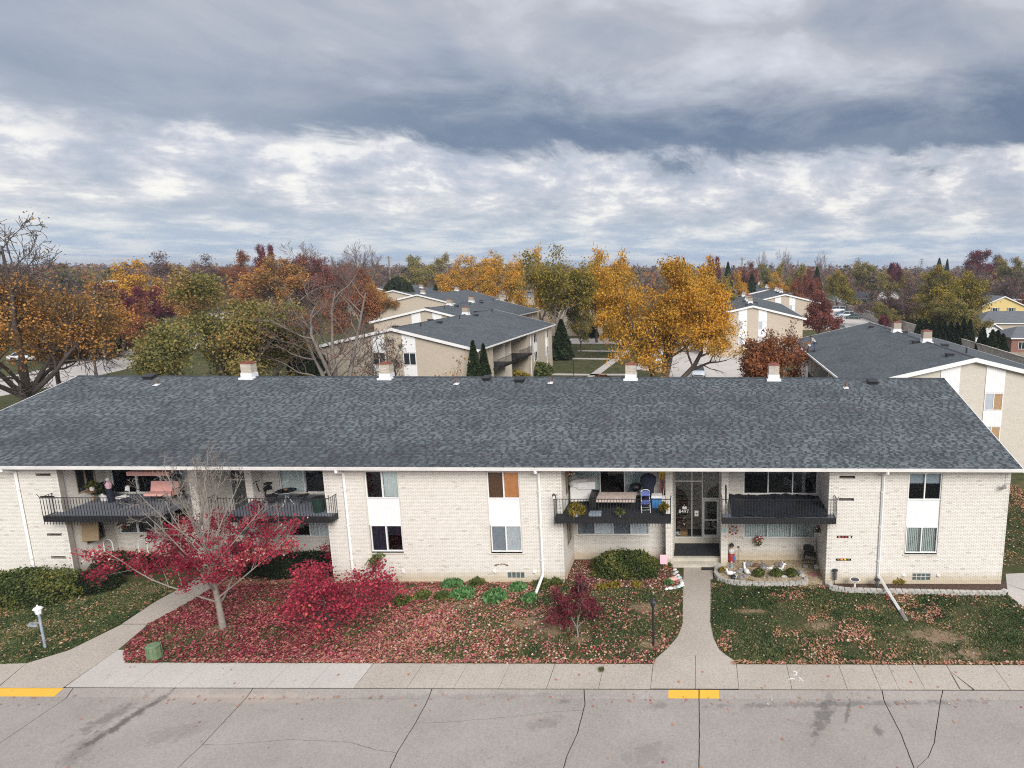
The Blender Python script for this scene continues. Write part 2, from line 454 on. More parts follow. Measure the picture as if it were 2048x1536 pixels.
M_FLASH = simple('flashing', (0.74, 0.745, 0.75), 0.4, 0.05, 3)
M_RUST = simple('rusty_pipe', (0.17, 0.10, 0.06), 0.8, 0.3, 9)
M_WOOD = simple('wood', (0.20, 0.10, 0.045), 0.7, 0.3, 8)
M_FENCEWOOD = simple('fence_wood', (0.30, 0.24, 0.18), 0.85, 0.25, 2)
M_CURTAINBLUE = simple('curtain_blue', (0.36, 0.50, 0.56), 0.9, 0.2, 7)
M_BLIND = simple('vertical_blind', (0.80, 0.84, 0.80), 0.8, 0.08, 4)
M_BLINDWHITE = simple('white_blind', (0.84, 0.85, 0.86), 0.8, 0.05, 4)
M_BLINDGREY = simple('grey_shade', (0.42, 0.46, 0.50), 0.8, 0.05, 4)
M_ORANGE = simple('orange_shade', (0.85, 0.33, 0.09), 0.8, 0.15, 6)
M_ORANGEDK = simple('brown_shade', (0.62, 0.27, 0.10), 0.8, 0.15, 6)
M_GOLD = simple('gold_curtain', (0.40, 0.26, 0.14), 0.85, 0.3, 10)
M_PINK = simple('pink_cloth', (0.70, 0.38, 0.33), 0.85, 0.08, 5)
M_CLOTH = simple('white_cloth', (0.74, 0.72, 0.70), 0.9, 0.06, 4)
M_TABLECLOTH = simple('print_tablecloth', (0.52, 0.42, 0.37), 0.9, 0.45, 14)
M_PURPLE = simple('dusky_curtain', (0.16, 0.13, 0.20), 0.9, 0.3, 8)
M_NAVY = simple('navy_cloth', (0.014, 0.018, 0.035), 0.9, 0.3, 6)
M_BLUECLOTH = simple('blue_cloth', (0.10, 0.14, 0.36), 0.85, 0.2, 6)
M_TARP = simple('black_tarp', (0.010, 0.014, 0.022), 0.85, 0.4, 3, bump=0.5, bscale=4)
M_YELLOW = simple('yellow_plastic', (0.75, 0.52, 0.04), 0.5)
M_RED = simple('red_plastic', (0.36, 0.04, 0.045), 0.5)
M_BLUE = simple('blue_plastic', (0.05, 0.20, 0.45), 0.5)
M_TEAL = simple('pale_teal_paint', (0.42, 0.62, 0.60), 0.6, 0.3, 20)
M_GREENBIN = simple('dark_green_plastic', (0.012, 0.045, 0.03), 0.5)
M_PEDESTAL = simple('green_pedestal', (0.13, 0.19, 0.10), 0.6, 0.2, 5)
M_STONE = simple('block_stone', (0.42, 0.40, 0.36), 0.9, 0.3, 5, bump=0.5, bscale=14)
M_ROCK = simple('rock', (0.22, 0.21, 0.20), 0.9, 0.4, 7, bump=0.5)
M_PAVERRED = simple('red_paver', (0.34, 0.15, 0.13), 0.9, 0.2, 8)
M_MULCH = simple('mulch', (0.075, 0.045, 0.03), 0.95, 0.6, 14, bump=0.9, bscale=30)
M_GALV = simple('galvanised', (0.34, 0.40, 0.46), 0.5, 0.25, 6, metal=0.3)
M_PERGLASS = simple('frosted_lantern', (0.78, 0.80, 0.82), 0.3)
M_CAMERAGREY = simple('lamp_grey', (0.30, 0.27, 0.26), 0.5)
M_CREAMWALL = simple('boundary_concrete', (0.40, 0.36, 0.31), 0.9, 0.35, 1.3, bump=0.2)
M_TYRE = simple('tyre', (0.02, 0.02, 0.02), 0.85)
M_RIM = simple('rim', (0.35, 0.35, 0.36), 0.35, metal=0.6)
M_SKIN = simple('skin', (0.42, 0.25, 0.18), 0.6, 0.05)
M_HAIR = simple('dark_hair', (0.02, 0.014, 0.01), 0.7)
M_SHIRT = simple('grey_shirt', (0.47, 0.42, 0.40), 0.85, 0.08, 8)
M_JEANS = simple('jeans', (0.055, 0.075, 0.14), 0.9, 0.2, 12)
M_GLASSBLOCK = simple('glass_block', (0.10, 0.13, 0.13), 0.15, 0.4, 12)
M_FACE = simple('number_white', (0.85, 0.85, 0.84), 0.5, 0.02)
M_CARD = simple('cardboard', (0.42, 0.24, 0.10), 0.8)
M_PINKPAPER = simple('pink_paint', (0.80, 0.50, 0.58), 0.7, 0.1, 12)

def glass_mat(name, tint=(0.93, 0.95, 0.95), refl=1.0):
    m, n, b = base_mat(name)
    tr = n.node('ShaderNodeBsdfTransparent'); tr.inputs[0].default_value = (*tint, 1)
    gl = n.node('ShaderNodeBsdfGlossy'); gl.inputs[0].default_value = (0.9, 0.95, 1, 1); gl.inputs[1].default_value = 0.03
    fr = n.node('ShaderNodeFresnel'); fr.inputs[0].default_value = 1.5
    bp = n.node('ShaderNodeBump'); bp.inputs['Strength'].default_value = 0.04; n.put(bp.inputs['Height'], n.noise(world_pos(n), 1.5, 2)); n.l.new(bp.outputs[0], gl.inputs['Normal'])
    mx = n.node('ShaderNodeMixShader'); n.put(mx.inputs[0], n.math('MULTIPLY', fr.outputs[0], refl, clamp=True))
    n.l.new(tr.outputs[0], mx.inputs[1]); n.l.new(gl.outputs[0], mx.inputs[2]); n.l.new(mx.outputs[0], n.n['Material Output'].inputs[0])
    return m
M_GLASS = glass_mat('window_glass')
M_SCREEN = glass_mat('screened_glass', (0.66, 0.68, 0.70), 0.8)
m_, n_, b_ = base_mat('dark_glass'); b_.inputs['Base Color'].default_value = (0.025, 0.03, 0.035, 1); b_.inputs['Roughness'].default_value = 0.06; M_DARKGLASS = m_

def concrete(name, c_lo, c_hi, speck=0.15, stains=(), bump=0.3, sp_scale=70):
    m, n, b = base_mat(name)
    p = world_pos(n)
    c = n.ramp(n.noise(p, 0.35, 7, 0.62), [(0.32, c_lo), (0.68, c_hi)])
    sp_ = n.noise(p, sp_scale, 3, 0.7)
    c = n.mix(n.math('MULTIPLY', n.smooth(sp_, 0.50, 0.66), speck), c, tuple(q * 0.45 for q in c_lo[:3]) + (1,))
    c = n.mix(n.math('MULTIPLY', n.smooth(n.math('SUBTRACT', 1.0, sp_), 0.52, 0.68), speck * 0.7), c, tuple(min(1, q * 1.5) for q in c_hi[:3]) + (1,))
    md = n.noise(n.mapping(p, (3, 9, 0)), 13, 5, 0.75)
    c = n.mix(n.math('MULTIPLY', n.smooth(md, 0.38, 0.62), 0.22), c, tuple(min(1, q * 1.25) for q in c_hi[:3]) + (1,))
    c = n.mix(n.math('MULTIPLY', n.smooth(md, 0.60, 0.38), 0.22), c, tuple(q * 0.72 for q in c_lo[:3]) + (1,))
    bl = n.noise(n.mapping(p, (31, 5, 0), scale=(1, 1, 1)), 2.4, 7, 0.75)
    c = n.mix(n.math('MULTIPLY', n.smooth(bl, 0.56, 0.72), 0.34), c, tuple(q * 0.5 for q in c_lo[:3]) + (1,))
    vo = n.node('ShaderNodeTexVoronoi'); n.put(vo.inputs['Vector'], p); vo.inputs['Scale'].default_value = 1.7; vo.inputs['Randomness'].default_value = 1
    v2 = n.node('ShaderNodeTexVoronoi'); n.put(v2.inputs['Vector'], p); v2.inputs['Scale'].default_value = 5.5
    c = n.mix(n.math('MULTIPLY', n.math('MULTIPLY', n.math('LESS_THAN', v2.outputs['Distance'], 0.11), n.math('GREATER_THAN', n.noise(p, 2.3, 3), 0.54)), 0.45), c, (0.09, 0.075, 0.06, 1))
    spot = n.math('MULTIPLY', n.math('LESS_THAN', vo.outputs['Distance'], 0.045), n.math('GREATER_THAN', n.noise(p, 0.9, 2), 0.5))
    c = n.mix(n.math('MULTIPLY', spot, 0.6), c, (0.05, 0.035, 0.025, 1))
    for i, (x, y, ang, a, bb, colr, st) in enumerate(stains):
        c = n.mix(n.math('MULTIPLY', ellipse_mask(n, p, x, y, ang, a, bb, 0.5, i * 7.3), st), c, colr)
    n.put(b.inputs['Base Color'], c); b.inputs['Roughness'].default_value = 0.9; b.inputs['Specular IOR Level'].default_value = 0.25
    bn = n.node('ShaderNodeBump'); bn.inputs['Strength'].default_value = bump; bn.inputs['Distance'].default_value = 0.006
    n.put(bn.inputs['Height'], sp_); n.put(b.inputs['Normal'], bn.outputs[0])
    return m
OIL = (0.075, 0.06, 0.055, 1); TIRE = (0.10, 0.092, 0.09, 1); WARM = (0.42, 0.33, 0.26, 1)
def st(px, py, px2, py2, wdt, col, s_):
    a, b2 = G(px, py, -0.1), G(px2, py2, -0.1)
    dx_, dy_ = b2[0] - a[0], b2[1] - a[1]; L = math.hypot(dx_, dy_)
    return ((a[0] + b2[0]) / 2, (a[1] + b2[1]) / 2, math.atan2(dy_, dx_), L / 2, wdt, col, s_)
ROAD_STAINS = [st(325, 1395, 175, 1490, 0.16, OIL, 0.75), st(270, 1405, 160, 1465, 0.25, TIRE, 0.5), st(185, 1475, 130, 1536, 0.3, TIRE, 0.35),
               st(1658, 1400, 1632, 1470, 0.22, TIRE, 0.65), st(1700, 1400, 1690, 1450, 0.06, OIL, 0.5), st(1750, 1460, 1765, 1461, 0.2, TIRE, 0.6),
               st(1060, 1450, 1120, 1440, 0.25, TIRE, 0.3), st(330, 1395, 640, 1398, 0.2, WARM, 0.4), st(1460, 1412, 1900, 1405, 0.12, TIRE, 0.45),
               st(700, 1396, 1160, 1392, 0.1, TIRE, 0.25), st(300, 1480, 420, 1450, 0.35, TIRE, 0.25), st(1250, 1520, 1330, 1500, 0.5, TIRE, 0.25),
               st(1120, 1402, 1140, 1402, 0.1, OIL, 0.4), st(1300, 1412, 1335, 1410, 0.18, TIRE, 0.4)]
M_ROAD = concrete('road_concrete', (0.262, 0.232, 0.206, 1), (0.345, 0.307, 0.275, 1), 0.6, ROAD_STAINS)
M_WALK = concrete('aggregate_concrete', (0.35, 0.305, 0.255, 1), (0.45, 0.395, 0.335, 1), 0.6, sp_scale=38)
M_WALKNEW = concrete('pale_concrete', (0.42, 0.388, 0.348, 1), (0.505, 0.465, 0.42, 1), 0.10)
M_LOT = concrete('far_pavement', (0.42, 0.385, 0.35, 1), (0.50, 0.46, 0.42, 1), 0.1)
M_JOINT = simple('joint_filler', (0.03, 0.026, 0.022), 0.95)
M_DIRT = simple('road_bed', (0.05, 0.045, 0.04), 0.95)
m_, n_, b_ = base_mat('yellow_paint')
p_ = world_pos(n_)
n_.put(b_.inputs['Base Color'], n_.mix(n_.math('MULTIPLY', n_.smooth(n_.noise(n_.mapping(p_, scale=(1, 2, 1)), 5, 7, 0.7), 0.56, 0.68), 0.55), (0.66, 0.37, 0.035, 1), (0.33, 0.24, 0.12, 1)))
b_.inputs['Roughness'].default_value = 0.7; M_YPAINT = m_

# lawn soil/turf seen between the blades: dark green, with dry and bare patches
m_, n_, b_ = base_mat('turf')
p_ = world_pos(n_)
c_ = n_.ramp(n_.noise(p_, 0.9, 6, 0.65), [(0.35, (0.038, 0.056, 0.022, 1)), (0.50, (0.065, 0.074, 0.030, 1)), (0.66, (0.16, 0.11, 0.06, 1))])
c_ = n_.mix(0.35, c_, n_.ramp(n_.noise(p_, 22, 4, 0.7), [(0.35, (0.02, 0.03, 0.012, 1)), (0.7, (0.12, 0.11, 0.05, 1))]))
for k_, (px_, py_, a_, bb_) in enumerate([(1105, 1262, 0.75, 0.5), (1050, 1245, 0.7, 0.35), (1290, 1215, 0.8, 0.4), (1305, 1290, 0.45, 0.3), (445, 1257, 0.5, 0.3),
                                          (1870, 1275, 1.2, 0.6), (1930, 1310, 0.9, 0.35), (1640, 1250, 0.5, 0.3), (1500, 1222, 0.7, 0.2), (900, 1212, 1.6, 0.25), (1160, 1278, 0.4, 0.25)]):
    g_ = G(px_, py_)
    c_ = n_.mix(n_.math('MULTIPLY', ellipse_mask(n_, p_, g_[0], g_[1], 0.1, a_, bb_, 0.5, k_ * 3.1), 0.85), c_, (0.27, 0.19, 0.125, 1))
n_.put(b_.inputs['Base Color'], c_); b_.inputs['Roughness'].default_value = 0.95; b_.inputs['Specular IOR Level'].default_value = 0.1
bn_ = n_.node('ShaderNodeBump'); bn_.inputs['Strength'].default_value = 0.8; bn_.inputs['Distance'].default_value = 0.04
n_.put(bn_.inputs['Height'], n_.noise(p_, 9, 6, 0.7)); n_.put(b_.inputs['Normal'], bn_.outputs[0]); M_TURF = m_

M_FARGRASS = leafy('grass_blades', [(0.0, (0.024, 0.044, 0.016, 1)), (0.35, (0.058, 0.092, 0.034, 1)), (0.66, (0.12, 0.14, 0.05, 1)), (1.0, (0.34, 0.255, 0.15, 1))], 0.8, 0.2)
M_LITTER = leafy('fallen_leaves', [(0.0, (0.085, 0.012, 0.018, 1)), (0.2, (0.20, 0.02, 0.035, 1)), (0.38, (0.34, 0.05, 0.075, 1)), (0.52, (0.44, 0.17, 0.17, 1)), (0.66, (0.44, 0.20, 0.13, 1)), (0.82, (0.36, 0.18, 0.07, 1)), (1.0, (0.60, 0.47, 0.36, 1))], 0.75, 0.1)
M_LEAF_RED = leafy('crimson_leaves', [(0.0, (0.12, 0.012, 0.025, 1)), (0.5, (0.33, 0.028, 0.055, 1)), (0.82, (0.46, 0.055, 0.08, 1)), (0.94, (0.50, 0.13, 0.10, 1)), (1.0, (0.66, 0.50, 0.40, 1))])
M_LEAF_BRIGHT = leafy('scarlet_leaves', [(0.0, (0.13, 0.014, 0.028, 1)), (0.45, (0.34, 0.03, 0.06, 1)), (0.8, (0.52, 0.06, 0.095, 1)), (1.0, (0.58, 0.16, 0.10, 1))])
M_LEAF_MAROON = leafy('maroon_leaves', [(0.0, (0.075, 0.02, 0.025, 1)), (0.6, (0.17, 0.03, 0.042, 1)), (1.0, (0.28, 0.055, 0.06, 1))])
M_LEAF_GOLD = leafy('golden_leaves', [(0.0, (0.20, 0.15, 0.03, 1)), (0.35, (0.42, 0.24, 0.035, 1)), (0.7, (0.64, 0.31, 0.035, 1)), (1.0, (0.72, 0.42, 0.06, 1))])
M_LEAF_ORANGE = leafy('orange_leaves', [(0.0, (0.13, 0.10, 0.045, 1)), (0.35, (0.28, 0.165, 0.055, 1)), (0.7, (0.50, 0.22, 0.05, 1)), (1.0, (0.62, 0.32, 0.08, 1))])
M_LEAF_OLIVE = leafy('olive_leaves', [(0.0, (0.075, 0.085, 0.03, 1)), (0.4, (0.19, 0.185, 0.055, 1)), (0.7, (0.31, 0.24, 0.07, 1)), (1.0, (0.42, 0.22, 0.09, 1))])
M_LEAF_YOLIVE = leafy('yellow_green_leaves', [(0.0, (0.09, 0.085, 0.02, 1)), (0.5, (0.23, 0.19, 0.03, 1)), (1.0, (0.42, 0.28, 0.035, 1))])
M_LEAF_RUST = leafy('rust_leaves', [(0.0, (0.11, 0.06, 0.035, 1)), (0.5, (0.27, 0.095, 0.04, 1)), (1.0, (0.42, 0.17, 0.06, 1))])
M_LEAF_REDBROWN = leafy('red_brown_leaves', [(0.0, (0.10, 0.045, 0.04, 1)), (0.5, (0.22, 0.07, 0.055, 1)), (1.0, (0.34, 0.12, 0.08, 1))])
M_LEAF_MAUVE = leafy('mauve_twigs', [(0.0, (0.10, 0.07, 0.065, 1)), (0.5, (0.17, 0.115, 0.105, 1)), (1.0, (0.26, 0.14, 0.10, 1))])
M_LEAF_GREEN = leafy('hedge_leaves', [(0.0, (0.035, 0.052, 0.018, 1)), (0.5, (0.095, 0.125, 0.036, 1)), (0.85, (0.18, 0.19, 0.05, 1)), (1.0, (0.28, 0.22, 0.06, 1))])
M_LEAF_DARK = leafy('dark_hedge_leaves', [(0.0, (0.008, 0.013, 0.007, 1)), (0.6, (0.025, 0.038, 0.016, 1)), (1.0, (0.055, 0.07, 0.025, 1))])
M_LEAF_ARB = leafy('arborvitae_leaves', [(0.0, (0.010, 0.020, 0.008, 1)), (0.6, (0.028, 0.048, 0.016, 1)), (1.0, (0.06, 0.075, 0.022, 1))])
M_LEAF_HOSTA = leafy('hosta_leaves', [(0.0, (0.04, 0.12, 0.03, 1)), (0.6, (0.12, 0.26, 0.09, 1)), (1.0, (0.26, 0.38, 0.17, 1))])
M_LEAF_FAR = leafy('far_wood_leaves', [(0.0, (0.11, 0.075, 0.08, 1)), (0.22, (0.16, 0.11, 0.10, 1)), (0.40, (0.20, 0.10, 0.06, 1)), (0.55, (0.22, 0.075, 0.04, 1)), (0.70, (0.30, 0.15, 0.04, 1)), (0.84, (0.16, 0.14, 0.05, 1)), (1.0, (0.05, 0.065, 0.035, 1))])
M_BARK = simple('grey_bark', (0.20, 0.17, 0.145), 0.9, 0.3, 5, bump=0.5)
M_BARKDK = simple('dark_bark', (0.085, 0.065, 0.055), 0.9, 0.3, 5, bump=0.5)
M_BARKPALE = simple('pale_bark', (0.27, 0.235, 0.20), 0.9, 0.25, 6, bump=0.4)
M_TWIG = simple('mauve_twig', (0.17, 0.115, 0.10), 0.9, 0.2, 3)
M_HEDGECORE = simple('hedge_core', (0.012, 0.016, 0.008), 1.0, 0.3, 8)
# ------------------------------------------------------------------ ground, road, pavements
STRUCT = dict(kind='structure')
g = MB()
g.add([(-2500, 21.2, 0), (2500, 21.2, 0), (2500, 3400, 0), (-2500, 3400, 0)], [(0, 1, 2, 3)])
ground = g.build('ground', M_TURF, **STRUCT)

YC = G(1024, 1377)[1]          # joint between pavement and street
YB = G(1024, 1327.5)[1]        # back edge of the pavement
ZR = -0.10                     # street level
rb = MB(); rb.box(-60, 60, -20, YC - 0.02, ZR - 0.25, ZR - 0.035)
road = rb.build('road', M_DIRT, **STRUCT)

def jag(pts, step=0.12, amp=0.013, rg=random.Random(3)):
    out = [pts[0]]
    for a, b in zip(pts[:-1], pts[1:]):
        L = math.hypot(b[0] - a[0], b[1] - a[1]); n = max(1, int(L / step))
        for k in range(1, n + 1):
            t = k / n; j = amp if k < n else 0
            out.append((a[0] + (b[0] - a[0]) * t + rg.uniform(-j, j), a[1] + (b[1] - a[1]) * t + rg.uniform(-j, j)))
    return out
def interp_at_y(line, y):
    for a, b in zip(line[:-1], line[1:]):
        if (a[1] - y) * (b[1] - y) <= 0 and a[1] != b[1]:
            t = (y - a[1]) / (b[1] - a[1]); return a[0] + (b[0] - a[0]) * t
    return line[-1][0]
joint_px = [
    [(-260, 1378), (-420, 1480)],
    [(149, 1379), (131, 1397), (0, 1486)],
    [(507.5, 1380), (482, 1407), (405, 1489), (355, 1536)],
    [(866, 1379), (852, 1407), (831.6, 1445), (794, 1505), (780, 1536)],
    [(1169, 1380), (1170, 1409), (1154.6, 1467), (1134, 1511.5), (1127, 1536)],
    [(1398, 1380), (1398.5, 1460), (1398, 1536)],
    [(1762, 1381), (1768.7, 1403), (1802, 1468), (1828, 1536)],
    [(1882.6, 1381), (1881, 1401.5), (1868, 1487), (1855.7, 1515), (1833, 1536)],
    [(2200, 1382), (2260, 1480)]]
YS = YC - 0.42                 # foot of the sloping gutter strip
joints = []
for jl in joint_px:
    P = [G(x, y, ZR) for x, y in jl]
    P[0] = (P[0][0], YC - 0.02)
    dx_ = 0.0
    P.append((P[-1][0] + dx_, 6.0))
    joints.append(jag(P, 0.15, 0.007))
crack_px = {2: [(405, 1489), (441, 1489.5), (581, 1479), (700, 1484), (751, 1499.6), (794, 1505)],
            3: [(831.6, 1446), (884.6, 1445), (939, 1440), (1007, 1434.6), (1059, 1429.5), (1110, 1422.7), (1165, 1421)]}
def zroad(y):
    return ZR if y <= YS else ZR + (y - YS) / (YC - YS) * (abs(ZR) - 0.012)
def clip_line(line, y_hi, y_lo):
    """part of a joint line between two depths, top first"""
    out = [(interp_at_y(line, y_hi), y_hi)] + [p for p in line if y_lo < p[1] < y_hi] + [(interp_at_y(line, y_lo), y_lo)]
    return out
GAP = 0.017
def slab(poly):
    m = MB(); m.prism(poly, [zroad(p[1]) - 0.03 for p in poly], [zroad(p[1]) for p in poly])
    m.build('concrete_slab', M_ROAD, road)
for i in range(len(joints) - 1):
    L = [(x + GAP, y) for x, y in joints[i]]; Rr = [(x - GAP, y) for x, y in joints[i + 1]]
    def pair(yt, yb, top=None, bot=None):
        l = clip_line(L, yt, yb); r = clip_line(Rr, yt, yb)
        if top: l = [p for p in l if p[1] < top[0][1]]; r = [p for p in r if p[1] < top[-1][1]]
        if bot: l = [p for p in l if p[1] > bot[0][1]]; r = [p for p in r if p[1] > bot[-1][1]]
        return l + (bot or []) + r[::-1] + ((top or [])[::-1])
    slab(pair(YC - 0.02, YS + 0.004))
    if i in crack_px:
        cr = [G(x, y, ZR) for x, y in crack_px[i]]
        cr[0] = (interp_at_y(L, cr[0][1]), cr[0][1]); cr[-1] = (interp_at_y(Rr, cr[-1][1]), cr[-1][1])
        cj = jag(cr, 0.10, 0.012)
        up = [(x, y + 0.012) for x, y in cj]; lo = [(x, y - 0.014) for x, y in cj]
        slab(pair(YS - 0.002, 7.0, bot=up)); slab(pair(YS - 0.002, 7.0, top=lo))
    else:
        slab(pair(YS - 0.002, 7.0))
# painted kerb marks
def ypaint(px0, px1):
    x0, x1 = G(px0, 1388, ZR)[0], G(px1, 1388, ZR)[0]
    m = MB(); ys = [YS + 0.03, YC - 0.03]
    m.add([(x0, ys[0], zroad(ys[0]) + 0.004), (x1, ys[0], zroad(ys[0]) + 0.004), (x1, ys[1], zroad(ys[1]) + 0.004), (x0, ys[1], zroad(ys[1]) + 0.004)], [(0, 1, 2, 3)])
    m.build('kerb_marking', M_YPAINT, road)
ypaint(-40, 117); ypaint(1337, 1397); ypaint(1399.5, 1438)

# pavement (public walk along the street)
walk = MB(); walk.box(-60, 60, YC + 0.0, YB, -0.2, -0.02)
pavement = walk.build('pavement', M_JOINT, **STRUCT)
def flat_slab(poly, mat, parent, z0=-0.03, z1=0.012, shrink=0.008, name='paving_slab'):
    cx_ = sum(p[0] for p in poly) / len(poly); cy_ = sum(p[1] for p in poly) / len(poly)
    q = []
    for x, y in poly:
        d = math.hypot(x - cx_, y - cy_); k = max(0, (d - shrink * 1.4) / d); q.append((cx_ + (x - cx_) * k, cy_ + (y - cy_) * k))
    m = MB(); m.prism(q, z0, z1); return m.build(name, mat, parent)
jx_px = [-330, -180, -60, 126, 183, 256, 347, 420, 437, 466, 531, 617, 707, 813, 866, 907, 997, 1093, 1197, 1301, 1477.5, 1583.5, 1694, 1761, 1798, 1849, 1919, 2019, 2130, 2260]
def depth_x(px):               # joints run straight away from the street
    return G(px, 1377)[0]
rj = random.Random(5)
for a, b in zip(jx_px[:-1], jx_px[1:]):
    if a == 1301 or b <= 126: continue
    xa, xb = depth_x(a), depth_x(b)
    mat = M_WALKNEW if 126 <= a < 700 else M_WALK
    if a == 126:
        t = G(236, 1300); poly = [(xa, YC + 0.01), (xb, YC + 0.01), G(256, 1327.5), G(248, 1300), t]
        flat_slab(poly, mat, pavement); continue
    if a == 183: xb0 = xb; poly = [(xa, YC + 0.01), (xb, YC + 0.01), (xb, YB), (G(256, 1327)[0], YB)]; flat_slab(poly, mat, pavement); continue
    if a == 1919:              # a cracked slab: three pieces
        c1, c2, c3 = G(1900, 1343), G(1946, 1378), G(1919, 1378)
        flat_slab([(xa, YC + 0.01), (xa, YB), (G(1893, 1332)[0] , YB), c1, (c3[0] - .02, YC + 0.01)], mat, pavement)
        flat_slab([c1, (c3[0] + 0.02, YC + 0.01), (c2[0] - .02, YC + 0.01)], mat, pavement, shrink=0.02)
        flat_slab([c1, (G(1893, 1332)[0] + .02, YB), (xb, YB), (xb, YC + 0.01), (c2[0] + .03, YC + 0.01)], mat, pavement); continue
    flat_slab([(xa, YC + 0.01), (xb, YC + 0.01), (xb + rj.uniform(-.01, .01), YB), (xa, YB)], mat, pavement)
# diagonal walk on the left
path_l = bpy.data.objects.new('footpath', None); C.objects.link(path_l); path_l['kind'] = 'structure'
pl = [[(-330, 1377), (126, 1377), (236, 1300), (140, 1300), (53, 1327), (-330, 1327)],
      [(140, 1300), (236, 1300), (297, 1249), (244, 1249)], [(244, 1248), (297, 1248), (367, 1210), (307, 1206)],
      [(307, 1206), (367, 1210), (430, 1172), (375, 1168)], [(375, 1168), (430, 1172), (470, 1140), (425, 1138)]]
flat_slab([G(*p) for p in [(-330, 1376), (-6, 1376), (53, 1327), (-330, 1327)]], M_WALK, path_l, 0.0)
flat_slab([G(*p) for p in [(-5, 1376), (126, 1376), (236, 1300), (140, 1300), (53, 1327)]], M_WALK, path_l, 0.0)
for q in pl[1:]: flat_slab([G(*p) for p in q], M_WALK, path_l, 0.0)
# entrance walk with flared foot
ys_ = [1376.5, 1311, 1264, 1238, 1213, 1187, 1160, 1135]
def le(y): return np.interp(y, [1135, 1248, 1272, 1296, 1317, 1327], [1367, 1365, 1356, 1336, 1312, 1302])
def ri(y): return np.interp(y, [1135, 1243, 1278, 1303, 1326], [1427, 1421, 1428, 1441, 1476])
path_r = bpy.data.objects.new('footpath', None); C.objects.link(path_r); path_r['kind'] = 'structure'
mid = 1391
for hx in (0, 1):
    e = le if hx == 0 else ri
    o = 1301 if hx == 0 else 1477
    xo = depth_x(1301) if hx == 0 else depth_x(1477.5)
    pts = [(G(mid, 1376)[0], YC + .01), G(mid, 1311)] + [G(float(e(y)), y) for y in (1311, 1317, 1322)] + [(xo, YB), (xo, YC + .01)]
    flat_slab(pts, M_WALK, path_r, 0.0)
for a, b in zip(ys_[1:-1], ys_[2:]):
    sub = np.linspace(a, b, 5)
    pts = [(float(le(y)), y) for y in sub] + [(float(ri(y)), y) for y in sub[::-1]]
    flat_slab([G(*p) for p in pts], M_WALK, path_r, 0.0)
# path round the right-hand end of the building
path_e = bpy.data.objects.new('side_path', None); C.objects.link(path_e); path_e['kind'] = 'structure'
sp_px = [(2009, 1148), (2048, 1146), (2160, 1143), (2160, 1290), (2048, 1216), (2014, 1188)]
flat_slab([G(*p) for p in [(2011, 1148), (2052, 1146), (2052, 1181), (2013, 1168)]], M_WALKNEW, path_e, 0.0)
flat_slab([G(*p) for p in [(2013, 1168), (2052, 1182), (2052, 1218), (2016, 1190)]], M_WALKNEW, path_e, 0.0)
flat_slab([G(*p) for p in [(2053, 1146), (2200, 1143), (2200, 1310), (2053, 1218)]], M_WALKNEW, path_e, 0.0)

# white utility marks sprayed on the pavement
sm = MB(); o_ = G(1588, 1352)
def arc(cx, cy, r, a0, a1, wd, n=8):
    for k in range(n):
        a, b = a0 + (a1 - a0) * k / n, a0 + (a1 - a0) * (k + 1) / n
        sm.add([(cx + r * math.cos(a), cy + r * math.sin(a) * 1.1, .0165), (cx + r * math.cos(b), cy + r * math.sin(b) * 1.1, .0165),
                (cx + (r + wd) * math.cos(b), cy + (r + wd) * math.sin(b) * 1.1, .0165), (cx + (r + wd) * math.cos(a), cy + (r + wd) * math.sin(a) * 1.1, .0165)], [(0, 1, 2, 3)])
arc(o_[0], o_[1] + 0.1, 0.14, 0.3, 1.5, 0.035); arc(o_[0] + 0.02, o_[1] + 0.12, 0.07, -2.2, 0.6, 0.03); arc(o_[0] - 0.1, o_[1] - 0.42, 0.2, 1.1, 2.2, 0.035); arc(o_[0] + 0.22, o_[1] - 0.40, 0.12, 0.9, 2.2, 0.03); arc(o_[0] + .16, o_[1] - .2, 0.06, -1, 1.5, 0.03)
o = sm.build('spray_marks', M_FACE, pavement)

# soil and pebble beds near the house
def bed(name, px, mat, z=0.02, col=None):
    P = [G(x, y) for x, y in px]; m = MB(); m.prism(P, -0.02, z); return m.build(name, mat, **STRUCT)
m_, n_, b_ = base_mat('pebble_gravel'); p_ = world_pos(n_)
vo_ = n_.node('ShaderNodeTexVoronoi'); n_.put(vo_.inputs['Vector'], p_); vo_.inputs['Scale'].default_value = 22
cr_ = n_.node('ShaderNodeSeparateColor'); n_.put(cr_.inputs[0], vo_.outputs['Color'])
n_.put(b_.inputs['Base Color'], n_.ramp(cr_.outputs[0], [(0.0, (0.16, 0.11, 0.07, 1)), (0.3, (0.34, 0.26, 0.17, 1)), (0.6, (0.48, 0.37, 0.22, 1)), (1.0, (0.66, 0.56, 0.42, 1))]))
b_.inputs['Roughness'].default_value = 0.85
bn_ = n_.node('ShaderNodeBump'); bn_.inputs['Strength'].default_value = 0.8; bn_.inputs['Distance'].default_value = 0.03; bn_.invert = True
n_.put(bn_.inputs['Height'], vo_.outputs['Distance']); n_.put(b_.inputs['Normal'], bn_.outputs[0]); M_PEBBLE = m_
bed('pebble_bed', [(1440, 1110), (1672, 1110), (1665, 1172), (1610, 1176), (1460, 1162), (1436, 1140)], M_PEBBLE, 0.03)
bed('mulch_bed', [(1128, 1162), (1150, 1112), (1344, 1112), (1345, 1136), (1366, 1150), (1366, 1174), (1330, 1178), (1190, 1174)], M_MULCH, 0.025)
bed('mulch_bed', [(1662, 1160), (2012, 1163), (2016, 1186), (1672, 1180)], M_MULCH, 0.03)
